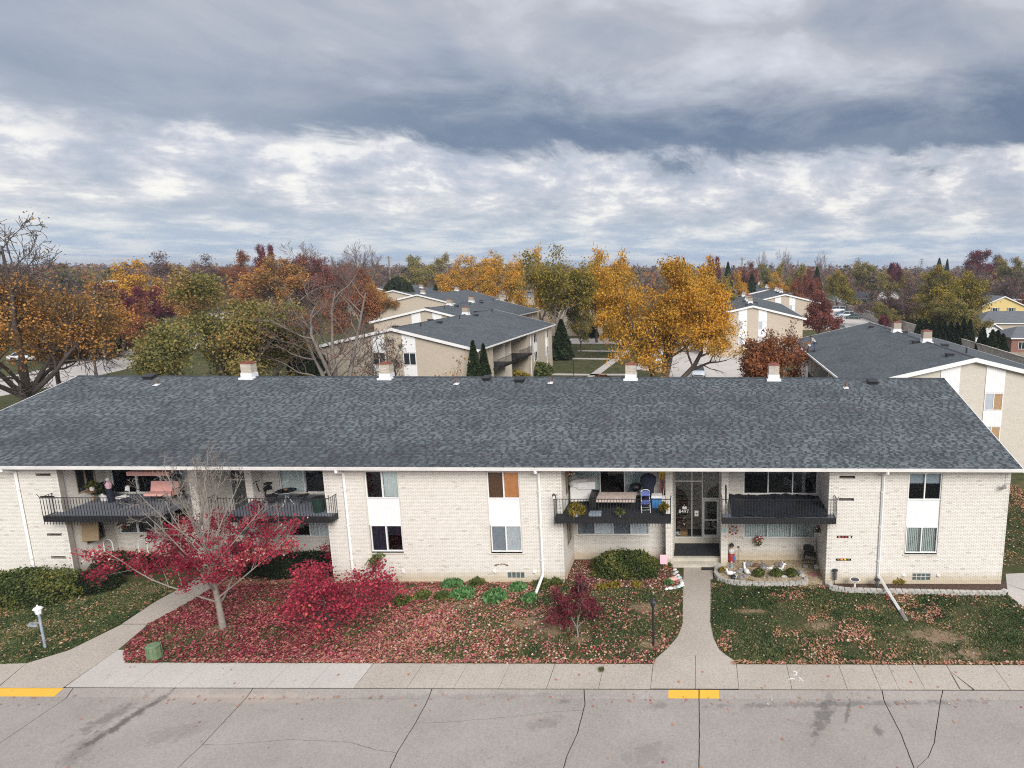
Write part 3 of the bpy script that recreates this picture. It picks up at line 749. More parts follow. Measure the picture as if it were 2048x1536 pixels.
bed('mulch_bed', [(450, 1100), (660, 1100), (668, 1150), (800, 1156), (900, 1160), (1128, 1160), (1120, 1185), (760, 1182), (560, 1172), (430, 1168)], M_MULCH, 0.022)
bed('mulch_bed', [(-200, 1120), (140, 1112), (250, 1112), (250, 1160), (100, 1190), (-200, 1230)], M_MULCH, 0.02)

# ------------------------------------------------------------------ the near apartment building
F, RB, EY, EZ = 28.7, 31.2, 28.1, 5.93
SL = 0.24; RY = 38.1; RZ = EZ + SL * (RY - EY)
BX0, BX1 = -36.6, 14.45
WALL_TOP = 5.76
near = thing('apartment_building', (-11, 38, 0), 'two-storey cream painted brick apartment building numbered 8497 with long grey shingle roof, nearest the street', 'apartment building')

def cells(u0, u1, v0, v1, holes):
    us = sorted({u0, u1} | {h[k] for h in holes for k in (0, 1) if u0 < h[k] < u1})
    vs = sorted({v0, v1} | {h[k] for h in holes for k in (2, 3) if v0 < h[k] < v1})
    for a, b in zip(us[:-1], us[1:]):
        run = None
        for c, d in zip(vs[:-1], vs[1:]):
            mu, mv = (a + b) / 2, (c + d) / 2
            hole = any(h[0] < mu < h[1] and h[2] < mv < h[3] for h in holes)
            if hole:
                if run: yield (a, b, *run); run = None
            else: run = (run[0], d) if run else (c, d)
        if run: yield (a, b, *run)
BR = random.Random(9)
def bricks(mb, u0, u1, v0, v1, holes, mp, flip=False, proud=0.009):
    BL, BH, J = 0.205, 0.0575, 0.0105
    row = 0; v = v0 + J
    while v < v1 - 0.01:
        vt = min(v + BH, v1)
        u = u0 - (BL + J) * (0.5 if row % 2 else 0.0)
        while u < u1:
            a, b = max(u + J / 2, u0), min(u + BL + J / 2, u1)
            u += BL + J
            segs = [(a, b)]
            for h in holes:
                if h[2] < (v + vt) / 2 < h[3]:
                    ns = []
                    for s0, s1 in segs:
                        if s1 <= h[0] or s0 >= h[1]: ns.append((s0, s1))
                        else:
                            if s0 < h[0]: ns.append((s0, h[0]))
                            if s1 > h[1]: ns.append((h[1], s1))
                    segs = ns
            for s0, s1 in segs:
                if s1 - s0 < 0.015: continue
                t = BR.random() ** 0.8; p = proud + BR.uniform(-0.0025, 0.003)
                if BR.random() < 0.012: t = 0.0
                vs = [mp(s0, v, 0), mp(s1, v, 0), mp(s1, vt, 0), mp(s0, vt, 0), mp(s0, v, p), mp(s1, v, p), mp(s1, vt, p), mp(s0, vt, p)]
                fs = [(4, 5, 6, 7), (0, 1, 5, 4), (1, 2, 6, 5), (2, 3, 7, 6), (3, 0, 4, 7)]
                if flip: fs = [f[::-1] for f in fs]
                mb.add(vs, fs, 0, t)
        v += BH + J; row += 1

walls = MB(); bricksmb = MB()
def wall_front(x0, x1, Y, holes, z0=0.0, z1=WALL_TOP, th=0.24, brick=True):
    for a, b, c, d in cells(x0, x1, z0, z1, holes): walls.box(a, b, Y, Y + th, c, d)
    if brick: bricks(bricksmb, x0, x1, z0, z1, holes, lambda u, v, p: (u, Y - p, v))
def wall_side(X, y0, y1, facing, holes=(), z0=0.0, z1=WALL_TOP, th=0.24, brick=True):
    for a, b, c, d in cells(y0, y1, z0, z1, list(holes)): walls.box(X, X - facing * th, a, b, c, d)
    if brick: bricks(bricksmb, y0, y1, z0, z1, list(holes), lambda u, v, p: (X + facing * p, u, v), flip=facing < 0)

WZ = [(1.58, 2.88), (4.20, 5.52)]          # lower and upper window rows
def win_cols(pxs):                         # photo columns -> X on the main plane
    return [(WX(a, 4.9, F), WX(b, 4.9, F)) for a, b in pxs]
col_l, col_m, col_r = win_cols([(730, 798), (974, 1040), (1817, 1885)])
main_holes = lambda c: [(c[0] - 0.03, c[1] + 0.03, 1.52, 5.60)]
slotz = [(5.24, 5.36), (4.16, 4.28), (2.30, 2.42), (1.18, 1.30)]
def slot_holes(x0, w_=0.72): return [(x0, x0 + w_, a, b) for a, b in slotz]
U2, U1 = -0.09, -23.4
sl_r = slot_holes(WX(1678, 4.5, F)); sl_l = slot_holes(WX(72, 5.3, F))
gb_r = (WX(1826, 0.5, F), WX(1862, 0.5, F), 0.20, 0.58); gb_m = (WX(1016, 0.5, F), WX(1050, 0.5, F), 0.25, 0.55)
wall_front(6.1, BX1, F, main_holes(col_r) + sl_r + [gb_r])
wall_front(-17.25, -6.28, F, main_holes(col_l) + main_holes(col_m) + [gb_m])
wall_front(BX0, -29.5, F, sl_l)
entry_h = []
wins = []                                   # (x0, x1, z0, z1, Y, panes list)
for cx in (U2, U1):
    lh = [(cx - 6.02, cx - 2.33, 3.52, 5.56), (cx - 6.02, cx - 2.36, 1.36, 2.75)]
    rh = [(cx + 2.42, cx + 6.12, 3.56, 5.56), (cx + 2.46, cx + 6.12, 1.22, 2.75)]
    wall_front(cx - 6.19, cx - 1.45, RB, lh); wall_front(cx + 1.62, cx + 6.19, RB, rh)
    # piers either side of the entrance
    for x0 in (cx - 1.46, cx + 1.29):
        walls.box(x0, x0 + 0.34, 30.4, 32.9, 0, WALL_TOP)
        bricks(bricksmb, x0, x0 + 0.34, 0, WALL_TOP, [], lambda u, v, p: (u, 30.4 - p, v))
        bricks(bricksmb, 30.4, 32.6, 0, WALL_TOP, [], lambda u, v, p, X=x0: (X - p, u, v), flip=True)
        bricks(bricksmb, 30.4, 32.6, 0, WALL_TOP, [], lambda u, v, p, X=x0 + 0.34: (X + p, u, v))
    sw = [(29.6, 30.6, 1.45, 2.75), (29.6, 30.6, 4.05, 5.35)]
    wall_side(cx - 6.19, F, RB + 0.2, 1, sw); wall_side(cx + 6.19, F, RB + 0.2, -1)
    wins.append((cx, lh, rh, sw))
# ends, back, party walls and floors
gab = lambda X0, X1: walls.xprism([(F, 0), (2 * RY - F, 0), (2 * RY - F, WALL_TOP), (RY, RZ - 0.25), (F, WALL_TOP)], X0, X1)
gab(BX1 - 0.24, BX1 - 0.002); gab(BX0, BX0 + 0.24)
walls.box(BX0, BX1, 2 * RY - F - 0.24, 2 * RY - F, 0, WALL_TOP)
wp = walls.build('wall', M_MORTAR, near)
bp_ = bricksmb.build('brick', M_BRICK, near, tone=True, kind='stuff')
inn = MB()
inn.box(BX0 + .25, BX1 - .25, 36.0, 36.2, 0, WALL_TOP)
for X in (-30, -17.9, -12, -5.6, 5.4): inn.box(X - 0.08, X + 0.08, 31.5 if abs(X + 12) > 1 else 29.0, 36, 0, WALL_TOP)
inn.build('partition_wall', M_INTERIOR, near)
fl = MB()
def fl_box(*a): q = MB(); q.box(*a); q.build('floor', M_FLOORIN, near)
for zz in (0.78, 3.42):
    for a, b in ((BX0 + .25, U1 - 6.2), (U1 + 6.2, U2 - 6.2), (U2 + 6.2, BX1 - .25)): fl_box(a, b, F + .26, RB, zz - 0.15, zz)
    for cx in (U1, U2):
        for a, b in ((cx - 6.1, cx - 1.5), (cx + 1.7, cx + 6.1)): fl_box(a, b, RB + .26, 36, zz - 0.15, zz)
ce = MB(); ce.box(BX0, BX1, F + 0.01, 2 * RY - F, WALL_TOP + 0.005, WALL_TOP + 0.05)
ce.box(BX0 - 0.15, BX1 + 0.2, EY + 0.02, F, WALL_TOP + 0.01, WALL_TOP + 0.05)
ce.build('soffit', M_TRIM, near)

# roof: deck, shingles, ridge caps, rake trim
RX0, RX1 = -36.85, 14.68
deck = MB(); deck.xprism([(EY, EZ - 0.03), (RY, RZ - 0.03), (2 * RY - EY, EZ - 0.03), (2 * RY - EY, EZ - 0.16), (RY, RZ - 0.2), (EY, EZ - 0.16)], RX0, RX1)
roof = deck.build('roof', M_UNDERLAY, near)
sh = MB(); SR = random.Random(21)
sa = math.atan(SL); cu, su = math.cos(sa), math.sin(sa)
def rp(x, s, h): return (x, EY + cu * s - su * h, EZ - 0.03 + su * s + cu * h)
LEN = (RY - EY) / cu; EXP = 0.142
rows = int(LEN / EXP)
for r_ in range(rows):
    s0 = r_ * EXP; s1 = min(s0 + EXP + 0.02, LEN); x = RX0 - SR.uniform(0, 2.)
    rowt = SR.uniform(-0.07, 0.07); hi = False
    while x < RX1:
        hi = not hi
        wd = SR.choice([0.14, 0.2, 0.28, 0.4]) if hi else SR.choice([0.08, 0.12, 0.16, 0.22]); a, b = max(x, RX0), min(x + wd - 0.004, RX1); x += wd
        if b - a < 0.01: continue
        t0 = 0.016 if hi else 0.007
        tone = (SR.uniform(0.45, 1.0) if hi else SR.uniform(0.05, 0.28)) + rowt
        dx = SR.uniform(-0.005, 0.005)
        sh.add([rp(a, s0 + dx, t0), rp(b, s0 + dx, t0), rp(b, s1, 0.003), rp(a, s1, 0.003), rp(a, s0 + dx, 0), rp(b, s0 + dx, 0)],
               [(0, 1, 2, 3), (4, 5, 1, 0)] + ([(4, 0, 3), (5, 2, 1)] if hi else []), 0, min(1, max(0, tone)))
sh.build('shingle', M_SHINGLE, roof, tone=True, kind='stuff')
back = MB()
back.add([(RX0, RY, RZ - 0.026), (RX1, RY, RZ - 0.026), (RX1, 2 * RY - EY, EZ - 0.026), (RX0, 2 * RY - EY, EZ - 0.026)], [(0, 1, 2, 3)])
back.build('rear_slope', M_SHINGLEFAR, roof)
cap = MB(); x = RX0
while x < RX1:
    e = min(x + 0.2, RX1)
    cap.add([(x, RY - 0.15, RZ - 0.055), (x, RY, RZ + 0.012), (x, RY + 0.15, RZ - 0.055), (e, RY - 0.15, RZ - 0.045), (e, RY, RZ + 0.022), (e, RY + 0.15, RZ - 0.045)],
            [(0, 3, 4, 1), (1, 4, 5, 2), (0, 1, 2), (3, 5, 4)], 0, SR.uniform(0.0, 0.35)); x += 0.19
cap.build('ridge_cap', M_SHINGLE, roof, tone=True, kind='stuff')
gut = MB()
gut.xprism([(EY - 0.09, EZ - 0.15), (EY - 0.11, EZ - 0.005), (EY - 0.095, EZ - 0.005), (EY - 0.08, EZ - 0.13), (EY - 0.01, EZ - 0.13), (EY - 0.01, EZ - 0.02), (EY + 0.005, EZ - 0.02), (EY + 0.005, EZ - 0.15)], RX0, RX1)
gut.build('gutter', M_TRIM, near)
dec = MB(); gr_ = random.Random(4); x = RX0
while x < RX1:
    dec.box(x, x + 0.02, EY - 0.1, EY, EZ - 0.004, EZ + 0.003); x += gr_.uniform(1.1, 1.5)
dec.build('gutter_strap', M_RUST, near, kind='stuff')
rk = MB()
for X0, X1 in ((RX1 + 0.002, RX1 + 0.03), (RX0 - 0.03, RX0 - 0.002)):
    rk = MB(); rk.xprism([(EY, EZ - 0.02), (RY, RZ - 0.01), (2 * RY - EY, EZ - 0.02), (2 * RY - EY, EZ - 0.2), (RY, RZ - 0.2), (EY, EZ - 0.2)], X0, X1); rk.build('rake_board', M_WHITE, near)

def chimney(parent, x, y, ztop_roof, w_=0.60, d_=0.52, h=0.78, mats=(M_FLASH, M_BRICKBARE, M_REDCAP), detail=True):
    c = MB(); z0 = ztop_roof - 0.3
    c.box(x - w_ / 2 - .03, x + w_ / 2 + .03, y - d_ / 2 - .03, y + d_ / 2 + .03, z0, ztop_roof + h * 0.30)
    c.box(x - w_ / 2 - .12, x + w_ / 2 + .12, y - d_ / 2 - .14, y + d_ / 2 + .1, z0 + 0.1, ztop_roof - 0.03)
    ch = c.build('chimney', mats[0], parent)
    s = MB(); zb, zt = ztop_roof + h * 0.30, ztop_roof + h
    if detail:
        s.box(x - w_ / 2 + .006, x + w_ / 2 - .006, y - d_ / 2 + .006, y + d_ / 2 - .006, zb, zt, 1)
        for ax in range(4):
            if ax == 0: bricks(s, x - w_ / 2, x + w_ / 2, zb, zt, [], lambda u, v, p: (u, y - d_ / 2 + .004 - p, v))
            if ax == 1: bricks(s, x - w_ / 2, x + w_ / 2, zb, zt, [], lambda u, v, p: (u, y + d_ / 2 - .004 + p, v), flip=True)
            if ax == 2: bricks(s, y - d_ / 2, y + d_ / 2, zb, zt, [], lambda u, v, p: (x + w_ / 2 - .004 + p, u, v))
            if ax == 3: bricks(s, y - d_ / 2, y + d_ / 2, zb, zt, [], lambda u, v, p: (x - w_ / 2 + .004 - p, u, v), flip=True)
        s.build('chimney_brick', [mats[1], M_MORTAR], ch, tone=True)
    else:
        s.box(x - w_ / 2, x + w_ / 2, y - d_ / 2, y + d_ / 2, zb, zt); s.build('chimney_brick', mats[1], ch)
    t = MB(); t.box(x - w_ / 2 - .03, x + w_ / 2 + .03, y - d_ / 2 - .03, y + d_ / 2 + .03, zt, zt + 0.05)
    t.box(x - .16, x + .16, y - .16, y + .16, zt + 0.05, zt + 0.12)
    t.build('chimney_cap', mats[2], ch)
    return ch
for px in (498, 773, 1262, 1547): chimney(near, WX(px, RZ + .3, RY - 0.1), RY - 0.1, RZ)

def on_slope(px, py):
    d = ray(px, py); t = (EZ - CAM_H + SL * (0 - EY)) / (d[2] - SL * d[1])
    return (d[0] * t, d[1] * t, CAM_H + d[2] * t)
def box_vent(parent, p, s=0.42):
    m = MB(); x, y, z = p
    m.box(x - s / 2, x + s / 2, y - .2, y + .2, z - 0.08, z + 0.06)
    m.obox((x, y - 0.02, z + 0.14), (s * 1.15, 0.5, 0.09), (sa, 0, 0))
    m.build('roof_vent', M_BLACK, parent)
def pipe_vent(parent, p, mat=M_RUST, h=0.32, r=0.06):
    m = MB(); x, y, z = p
    m.tube([(x, y, z - 0.05), (x, y, z + h)], r, 8); m.add([], [])
    o = m.build('vent_pipe', mat, parent)
    f_ = MB(); f_.obox((x, y, z + 0.012), (0.3, 0.3, 0.012), (sa, 0, 0)); f_.lathe([(r * 1.6, 0), (r * 1.1, 0.08)], (x, y, z), 8)
    f_.build('pipe_flashing', M_ALU, o)
for q in [(300, 756), (974, 759), (1040, 762), (1745, 766)]: box_vent(near, on_slope(*q), 0.5 if q[0] != 974 else 0.35)
for q in [(313, 770), (1101, 766), (1692, 776), (913, 768)]: pipe_vent(near, on_slope(*q))

# ---------------------------------------------------------------- windows
def window(parent, x0, x1, z0, z1, Y, splits, behind, frame=0.045, mat=M_WHITE, glass=None, depth=0.09, sill=True, name='window'):
    """frame in the opening, a pane for each light, and what hangs behind it"""
    m = MB(); Y0, Y1 = Y + 0.03, Y + 0.03 + depth
    m.box(x0, x1, Y0, Y1, z1 - frame, z1); m.box(x0, x1, Y0 - (.02 if sill else 0), Y1, z0, z0 + frame)
    xs = [x0] + list(splits) + [x1]
    m.box(x0, x0 + frame, Y0, Y1, z0 + frame, z1 - frame); m.box(x1 - frame, x1, Y0, Y1, z0 + frame, z1 - frame)
    for s_ in splits: m.box(s_ - frame * 0.6, s_ + frame * 0.6, Y0 - .012, Y1, z0 + frame, z1 - frame)
    wn = m.build(name, mat, parent)
    glass = glass or [M_GLASS] * (len(xs) - 1)
    for i, (a, b) in enumerate(zip(xs[:-1], xs[1:])):
        p = MB(); p.box(a + frame * .6, b - frame * .6, Y0 + 0.035 + 0.02 * (i % 2), Y0 + 0.041 + 0.02 * (i % 2), z0 + frame, z1 - frame); p.build('pane', glass[i], wn)
        bh = behind[i]
        if bh is None: continue
        kind, mt = bh
        q = MB()
        if kind == 'flat': q.box(a, b, Y1 + 0.03, Y1 + 0.04, z0, z1)
        elif kind == 'half': q.box(a, b, Y1 + 0.03, Y1 + 0.04, z0 + (z1 - z0) * 0.58, z1)
        elif kind == 'vert':
            xx = a + 0.02
            while xx < b - 0.02:
                q.obox((xx + 0.04, Y1 + 0.06, (z0 + z1) / 2), (0.085, 0.006, z1 - z0 - 0.06), (0, 0, R(24))); xx += 0.088
        elif kind == 'fold':
            n_f = max(6, int((b - a) / 0.06)); vs = []; fs = []
            for k in range(n_f + 1):
                xx = a + (b - a) * k / n_f; yy = Y1 + 0.05 + 0.025 * math.sin(k * 1.9) + 0.012 * math.sin(k * 0.7)
                vs += [(xx, yy, z0), (xx, yy, z1)]
            for k in range(n_f): fs.append((2 * k, 2 * k + 2, 2 * k + 3, 2 * k + 1))
            q.add(vs, fs)
        q.build('blind' if kind != 'fold' else 'curtain', mt, wn)
    return wn
V = ('vert', M_BLIND); VW = ('flat', M_BLINDWHITE)
def column(c, up, lo, gl_up=None, gl_lo=None):
    x0, x1 = c; xm = (x0 + x1) / 2
    window(near, x0 + .02, x1 - .02, WZ[1][0], WZ[1][1], F, [xm], up, glass=gl_up)
    window(near, x0 + .06, x1 - .03, WZ[0][0], WZ[0][1], F, [xm], lo, glass=gl_lo)
    p = MB(); z0_, z1_ = WZ[0][1] + .002, WZ[1][0] - .002; n_p = 13
    for k in range(n_p):
        a = x0 + 0.01 + (x1 - x0 - .02) * k / n_p; b = x0 + 0.01 + (x1 - x0 - .02) * (k + 1) / n_p
        p.box(a + .0015, b - .0015, F + 0.045, F + 0.11, z0_, z1_)
    p.box(x0, x1, F + 0.06, F + 0.12, z0_, z1_)
    p.build('spandrel_panel', M_PANEL, near)
    t = MB(); t.box(x0 - .03, x0 + .02, F - .015, F + .14, 1.52, 5.6); t.box(x1 - .02, x1 + .03, F - .015, F + .14, 1.52, 5.6)
    t.box(x0 + .02, x1 - .02, F - .01, F + .13, 5.53, 5.6)
    t.build('window_trim', M_SILL, near)
    s = MB(); s.box(x0 - .06, x1 + .06, F - .05, F + .1, 1.47, 1.52); s.build('window_sill', M_SILL, near)
column(col_l, [None, V], [('fold', M_PURPLE), ('half', M_NAVY)], [M_SCREEN, M_GLASS], [M_SCREEN, M_GLASS])
column(col_m, [('flat', M_ORANGEDK), ('flat', M_ORANGE)], [('flat', M_BLINDGREY), VW], [M_SCREEN, M_GLASS], None)
column(col_r, [('half', M_BLINDGREY), ('half', M_BLINDGREY)], [V, V], None, None)
def splits3(a, b): return [a + (b - a) / 3, a + 2 * (b - a) / 3]
for cx, lh, rh, sw in wins:
    near2 = cx == U2
    h = lh[0]; window(near, h[0], h[1], h[2], h[3], RB, splits3(h[0], h[1]), [V, None, V] if near2 else [('fold', M_CURTAINBLUE)] * 3)
    h = lh[1]; a, b = h[0], h[1]; window(near, a, b, h[2], h[3], RB, [a + (b - a) * k / 4 for k in (1, 2, 3)], [('flat', M_BLINDWHITE)] * 4 if near2 else [('half', M_BLINDWHITE)] * 4, glass=[M_SCREEN, M_GLASS, M_SCREEN, M_GLASS])
    h = rh[0]; window(near, h[0], h[1], h[2], h[3], RB, splits3(h[0], h[1]), [None, ('half', M_BLINDGREY), ('half', M_BLINDGREY)] if near2 else [V, None, ('fold', M_CURTAINBLUE)], glass=[M_SCREEN, M_GLASS, M_GLASS] if near2 else None)
    h = rh[1]; window(near, h[0], h[1], h[2], h[3], RB, splits3(h[0], h[1]), [V, V, V] if near2 else [None, ('fold', M_BLINDWHITE), ('fold', M_BLINDWHITE)])
    for h in (lh[1], rh[1], lh[0], rh[0]): s = MB(); s.box(h[0] - .04, h[1] + .03, RB - .05, RB + .1, h[2] - .06, h[2] - .002); s.build('window_sill', M_SILL, near)
    for y0, y1, z0, z1 in sw:
        m = MB(); X = cx - 6.19
        m.box(X - .1, X + .012, y0, y1, z0, z0 + .05); m.box(X - .1, X + .012, y0, y1, z1 - .05, z1)
        m.box(X - .1, X + .012, y0, y0 + .05, z0 + .05, z1 - .05); m.box(X - .1, X + .012, y1 - .05, y1, z0 + .05, z1 - .05); m.box(X - .1, X + .012, (y0 + y1) / 2 - .02, (y0 + y1) / 2 + .02, z0 + .05, z1 - .05)
        wn = m.build('side_window', M_FENCEWOOD, near)
        for a, b in ((y0 + .05, (y0 + y1) / 2 - .02), ((y0 + y1) / 2 + .02, y1 - .05)):
            q = MB(); q.box(X - .06, X - .05, a, b, z0 + .05, z1 - .05); q.build('pane', M_DARKGLASS, wn)
# slots through the end walls, glass block vents
for hs, dark in ((sl_r, True), (sl_l, True)):
    for (a, b, c, d) in hs:
        m = MB(); m.box(a, b, F + .2, F + .22, c, d); m.build('vent_slot', M_BLACK, near)
for (a, b, c, d), ny in ((gb_r, 2), (gb_m, 1)):
    m = MB(); m.box(a, b, F + 0.03, F + 0.1, c, d); g_ = m.build('glass_block_window', M_SILL, near)
    nx = 4
    for i in range(nx):
        for j in range(ny):
            q = MB(); wx, wz = (b - a) / nx, (d - c) / ny
            q.box(a + wx * i + .02, a + wx * (i + 1) - .02, F + 0.012, F + .04, c + wz * j + .02, c + wz * (j + 1) - .02); q.build('glass_block', M_GLASSBLOCK, g_)
for px, py in ((1807, 1150), (1876, 1150), (1069, 1143), (990, 1142), (807, 1142)):
    x_, z_ = W(px, py, F); m = MB(); m.box(x_ - .07, x_ + .07, F - .05, F - 0.012, z_ - .07, z_ + .07); m.tube([(x_, F - .05, z_), (x_, F - .1, z_ - 0.03)], .04, 8); m.build('dryer_vent', M_WHITE, near)

# ---------------------------------------------------------------- entrance
def entrance(cx, number):
    Y = 32.6; zb = 0.60
    X = lambda px: WX(px, 3.0, Y) - U2 + cx
    xl, xa, xb, xr = X(1351), X(1384.5), X(1404.5), X(1440.5)
    xl = cx - 1.10; xr = cx + 1.27
    base = MB(); base.box(cx - 1.12, cx + 1.29, Y - 0.12, Y + 0.3, 0.3, zb); base.build('entrance_plinth', M_STEP, near)
    f = 0.045; m = MB(); ZT = WALL_TOP - 0.02
    z_tr = W(1395, 962.5, Y)[1]; z_do = W(1395, 999, Y)[1]
    for x_ in (xl + f / 2, xa, xb + f * .5, xr - f / 2): m.box(x_ - f / 2 - (.01 if x_ == xb else 0), x_ + f / 2, Y, Y + .1, zb, ZT)
    m.box(xl + f, xa - f / 2, Y + .01, Y + .09, z_tr - .03, z_tr + .03); m.box(xa + f / 2, xb, Y + .01, Y + .09, z_tr - .03, z_tr + .03)
    m.box(xb + f, xr - f, Y + .01, Y + .09, z_do, z_do + .09)
    m.box(xl + f, xr - f, Y + .01, Y + .09, zb, zb + .05); m.box(xl + f, xr - f, Y + .01, Y + .09, ZT - .05, ZT)
    fr = m.build('entrance_glazing', M_ALU, near)
    for a, b, c, d in ((xl + f, xa - f / 2, zb + .05, z_tr - .03), (xl + f, xa - f / 2, z_tr + .03, ZT - .05), (xa + f / 2, xb, zb + .05, z_tr - .03), (xa + f / 2, xb, z_tr + .03, ZT - .05), (xb + f, xr - f, z_do + .09, ZT - .05)):
        q = MB(); q.box(a, b, Y + .045, Y + .052, c, d); q.build('pane', M_GLASS, fr)
    d = MB(); a, b, c, e = xb + f + .01, xr - f - .01, zb + .055, z_do - .01; zm = W(1395, 1040, Y)[1]
    for q in ((a, a + .08, c, e), (b - .08, b, c, e), (a + .08, b - .08, c, c + .12), (a + .08, b - .08, e - .09, e), (a + .08, b - .08, zm - .025, zm + .025)): d.box(q[0], q[1], Y - .005, Y + .045, q[2], q[3])
    do = d.build('entrance_door', M_ALU, near)
    for c0, e0 in ((c + .12, zm - .025), (zm + .025, e - .09)):
        q = MB(); q.box(a + .08, b - .08, Y + .015, Y + .022, c0, e0); q.build('pane', M_GLASS, do)
    q = MB(); q.tube([(a + .04, Y - .01, zm - .12), (a + .04, Y - .06, zm - .12), (a + .04, Y - .06, zm - .42), (a + .04, Y - .01, zm - .42)], .014, 6); q.build('handle', M_ALU, do)
    # hall and stair behind the glass
    st_ = MB()
    for k in range(14): st_.box(cx - 1.0, cx + .15, 33.5 + k * .26, 33.5 + k * .26 + .3, .6 + k * .2 + .14, .6 + k * .2 + .19)
    st_.build('stair', M_WOOD, near)
    hl = MB(); hl.box(cx - 1.12, cx + 1.29, Y + .3, 37.4, .5, .59); hl.box(cx - 1.3, cx - 1.15, Y + .3, 37.4, .6, WALL_TOP); hl.box(cx + 1.32, cx + 1.45, Y + .3, 37.4, .6, WALL_TOP); hl.box(cx - 1.3, cx + 1.45, 37.4, 37.5, .5, WALL_TOP)
    hl.build('hall', M_FLOORIN, near)
    # steps and landing with dark carpet
    s = MB(); x0, x1 = cx - 1.11, cx + 1.28
    s.box(x0, x1, 30.35, 30.75, 0.0, 0.17); s.box(x0, x1, 30.75, Y - 0.13, 0.0, 0.34)
    s.box(x0 - .002, x1 + .002, 30.33, 30.37, .12, .175); s.box(x0 - .002, x1 + .002, 30.73, 30.77, .29, .345)
    s.build('entrance_step', M_STEP, near)
    c_ = MB(); c_.box(x0 + .03, x1 - .03, 30.95, Y - .15, .345, .36); c_.build('landing_carpet', M_DARKCARPET, near)
    if number:
        def txt(body, px, py, size, name='house_number'):
            cu_ = bpy.data.curves.new(name, 'FONT'); cu_.body = body; cu_.size = size; cu_.extrude = 0.004; cu_.align_x = 'CENTER'; cu_.align_y = 'CENTER'
            to = bpy.data.objects.new('tmp', cu_); me = bpy.data.meshes.new_from_object(to); bpy.data.objects.remove(to)
            me.name = name; me.materials.clear(); me.materials.append(M_FACE)
            x_, z_ = W(px, py, Y)
            me.transform(Matrix.Translation((x_ - near.location.x, Y + .035 - near.location.y, z_)) @ Matrix.Rotation(R(90), 4, 'X'))
            obj(name, me, fr)
        txt('8497', 1367.5, 1023.5, .27); txt('V', 1368.5, 1049.5, .17, 'glass_mark')
        txt('^', 1368.5, 1011.5, .14, 'glass_mark'); txt('•', 1368, 1037, .16, 'glass_mark')
        x_, z_ = W(1369, 1016, Y); q = MB(); q.box(x_ - .12, x_ + .12, Y + .03, Y + .038, z_ - .07, z_ + .05); q.box(x_ - .09, x_ - .02, Y + .028, Y + .03, z_ + .03, z_ + .09); q.box(x_ + .03, x_ + .10, Y + .028, Y + .03, z_ + .03, z_ + .09); q.build('glass_sticker', M_CLOTH, fr)
        x_, z_ = W(1393, 1027, Y); q = MB(); q.box(x_ - .1, x_ + .1, Y + .03, Y + .04, z_ - .17, z_ + .15); n_o = q.build('notice', M_FACE, fr)
        q = MB(); q.box(x_ - .05, x_ + .05, Y + .026, Y + .03, z_ - .04, z_ - .0); q.build('notice_print', M_BLACK, fr)
        x_, z_ = W(1396, 950, Y); q = MB(); q.lathe([(.0, 0), (.11, 0.02), (.12, .05), (.04, .09)], (x_, Y + .5, z_), 10); q.build('ceiling_lamp', M_WHITE, near)
entrance(U2, True); entrance(U1, False)
q = MB(); x_, z_ = W(1357, 1062, 32.85); q.lathe([(.07, 0), (.13, .05), (.16, .13), (.15, .13), (.1, .05)], (x_, 32.85, .65), 12)
solo(q.build('flower_pot', M_WHITE), 'white bowl planter inside the 8497 entrance glass', 'planter')
q = MB(); x_, _ = W(1369, 1066, 32.9); q.box(x_ - .24, x_ + .16, 32.8, 33.1, .6, .87)
solo(q.build('cardboard_box', M_CARD), 'brown cardboard box on the floor behind the 8497 entrance glass', 'box')

# ---------------------------------------------------------------- balconies
BZ = 3.50; BF = 28.1
def balcony(x0, x1, y_back=RB, dark=False, rails=True, wall_x0=None, wall_x1=None):
    s = MB(); s.box(x0 + .03, x1 - .03, BF + .02, F - .01, BZ - .2, BZ)
    a, b = max(x0, wall_x0), min(x1, wall_x1)
    s.box(a + .01, b - .01, F - .01, y_back - .02, BZ - .2, BZ)
    sl = s.build('balcony', M_DARKCARPET if dark else M_SLAB, near)
    f = MB(); f.box(x0, x1, BF - .012, BF + .02, BZ - .24, BZ + .02); f.box(x0, x0 + .03, BF + .02, F - .02, BZ - .24, BZ + .02); f.box(x1 - .03, x1, BF + .02, F - .02, BZ - .24, BZ + .02)
    f.build('fascia', M_BLACK, sl)
    r_ = MB(); zt = BZ + .92
    n = int((x1 - x0) / 0.135)
    for k in range(n + 1):
        x = x0 + .01 + (x1 - x0 - .02) * k / n
        r_.box(x - .008, x + .008, BF - .035, BF - .018, BZ - .36, zt)
    for X in (x0 - .005, x1 + .005):
        for k in range(1, 5): r_.box(X - .008, X + .008, BF - .03 + k * .14 - .008, BF - .03 + k * .14 + .008, BZ - .3, zt)
        r_.box(X - .014, X + .014, BF - .03, F - .02, zt, zt + .02)
        r_.tube([(X, BF - .02, zt), (X, BF - .06, zt + .1), (X + (.06 if X > x0 + 1 else -.03), BF - .1, zt + .2)], .012, 5)
    r_.box(x0 - .01, x1 + .01, BF - .045, BF - .01, zt, zt + .022)
    r_.box(x0, x1, BF - .04, BF - .014, BZ + .05, BZ + .07)
    r_.build('railing', M_BLACK, sl)
    return sl
balcony(-6.52, -1.22, dark=True, wall_x0=U2 - 6.18, wall_x1=U2 - 1.47)
balcony(1.14, 6.36, dark=False, wall_x0=U2 + 1.63, wall_x1=U2 + 6.18)
balcony(-29.85, U1 - 1.1, wall_x0=U1 - 6.18, wall_x1=U1 - 1.47)
balcony(U1 + 1.2, -16.72, wall_x0=U1 + 1.63, wall_x1=U1 + 6.18)

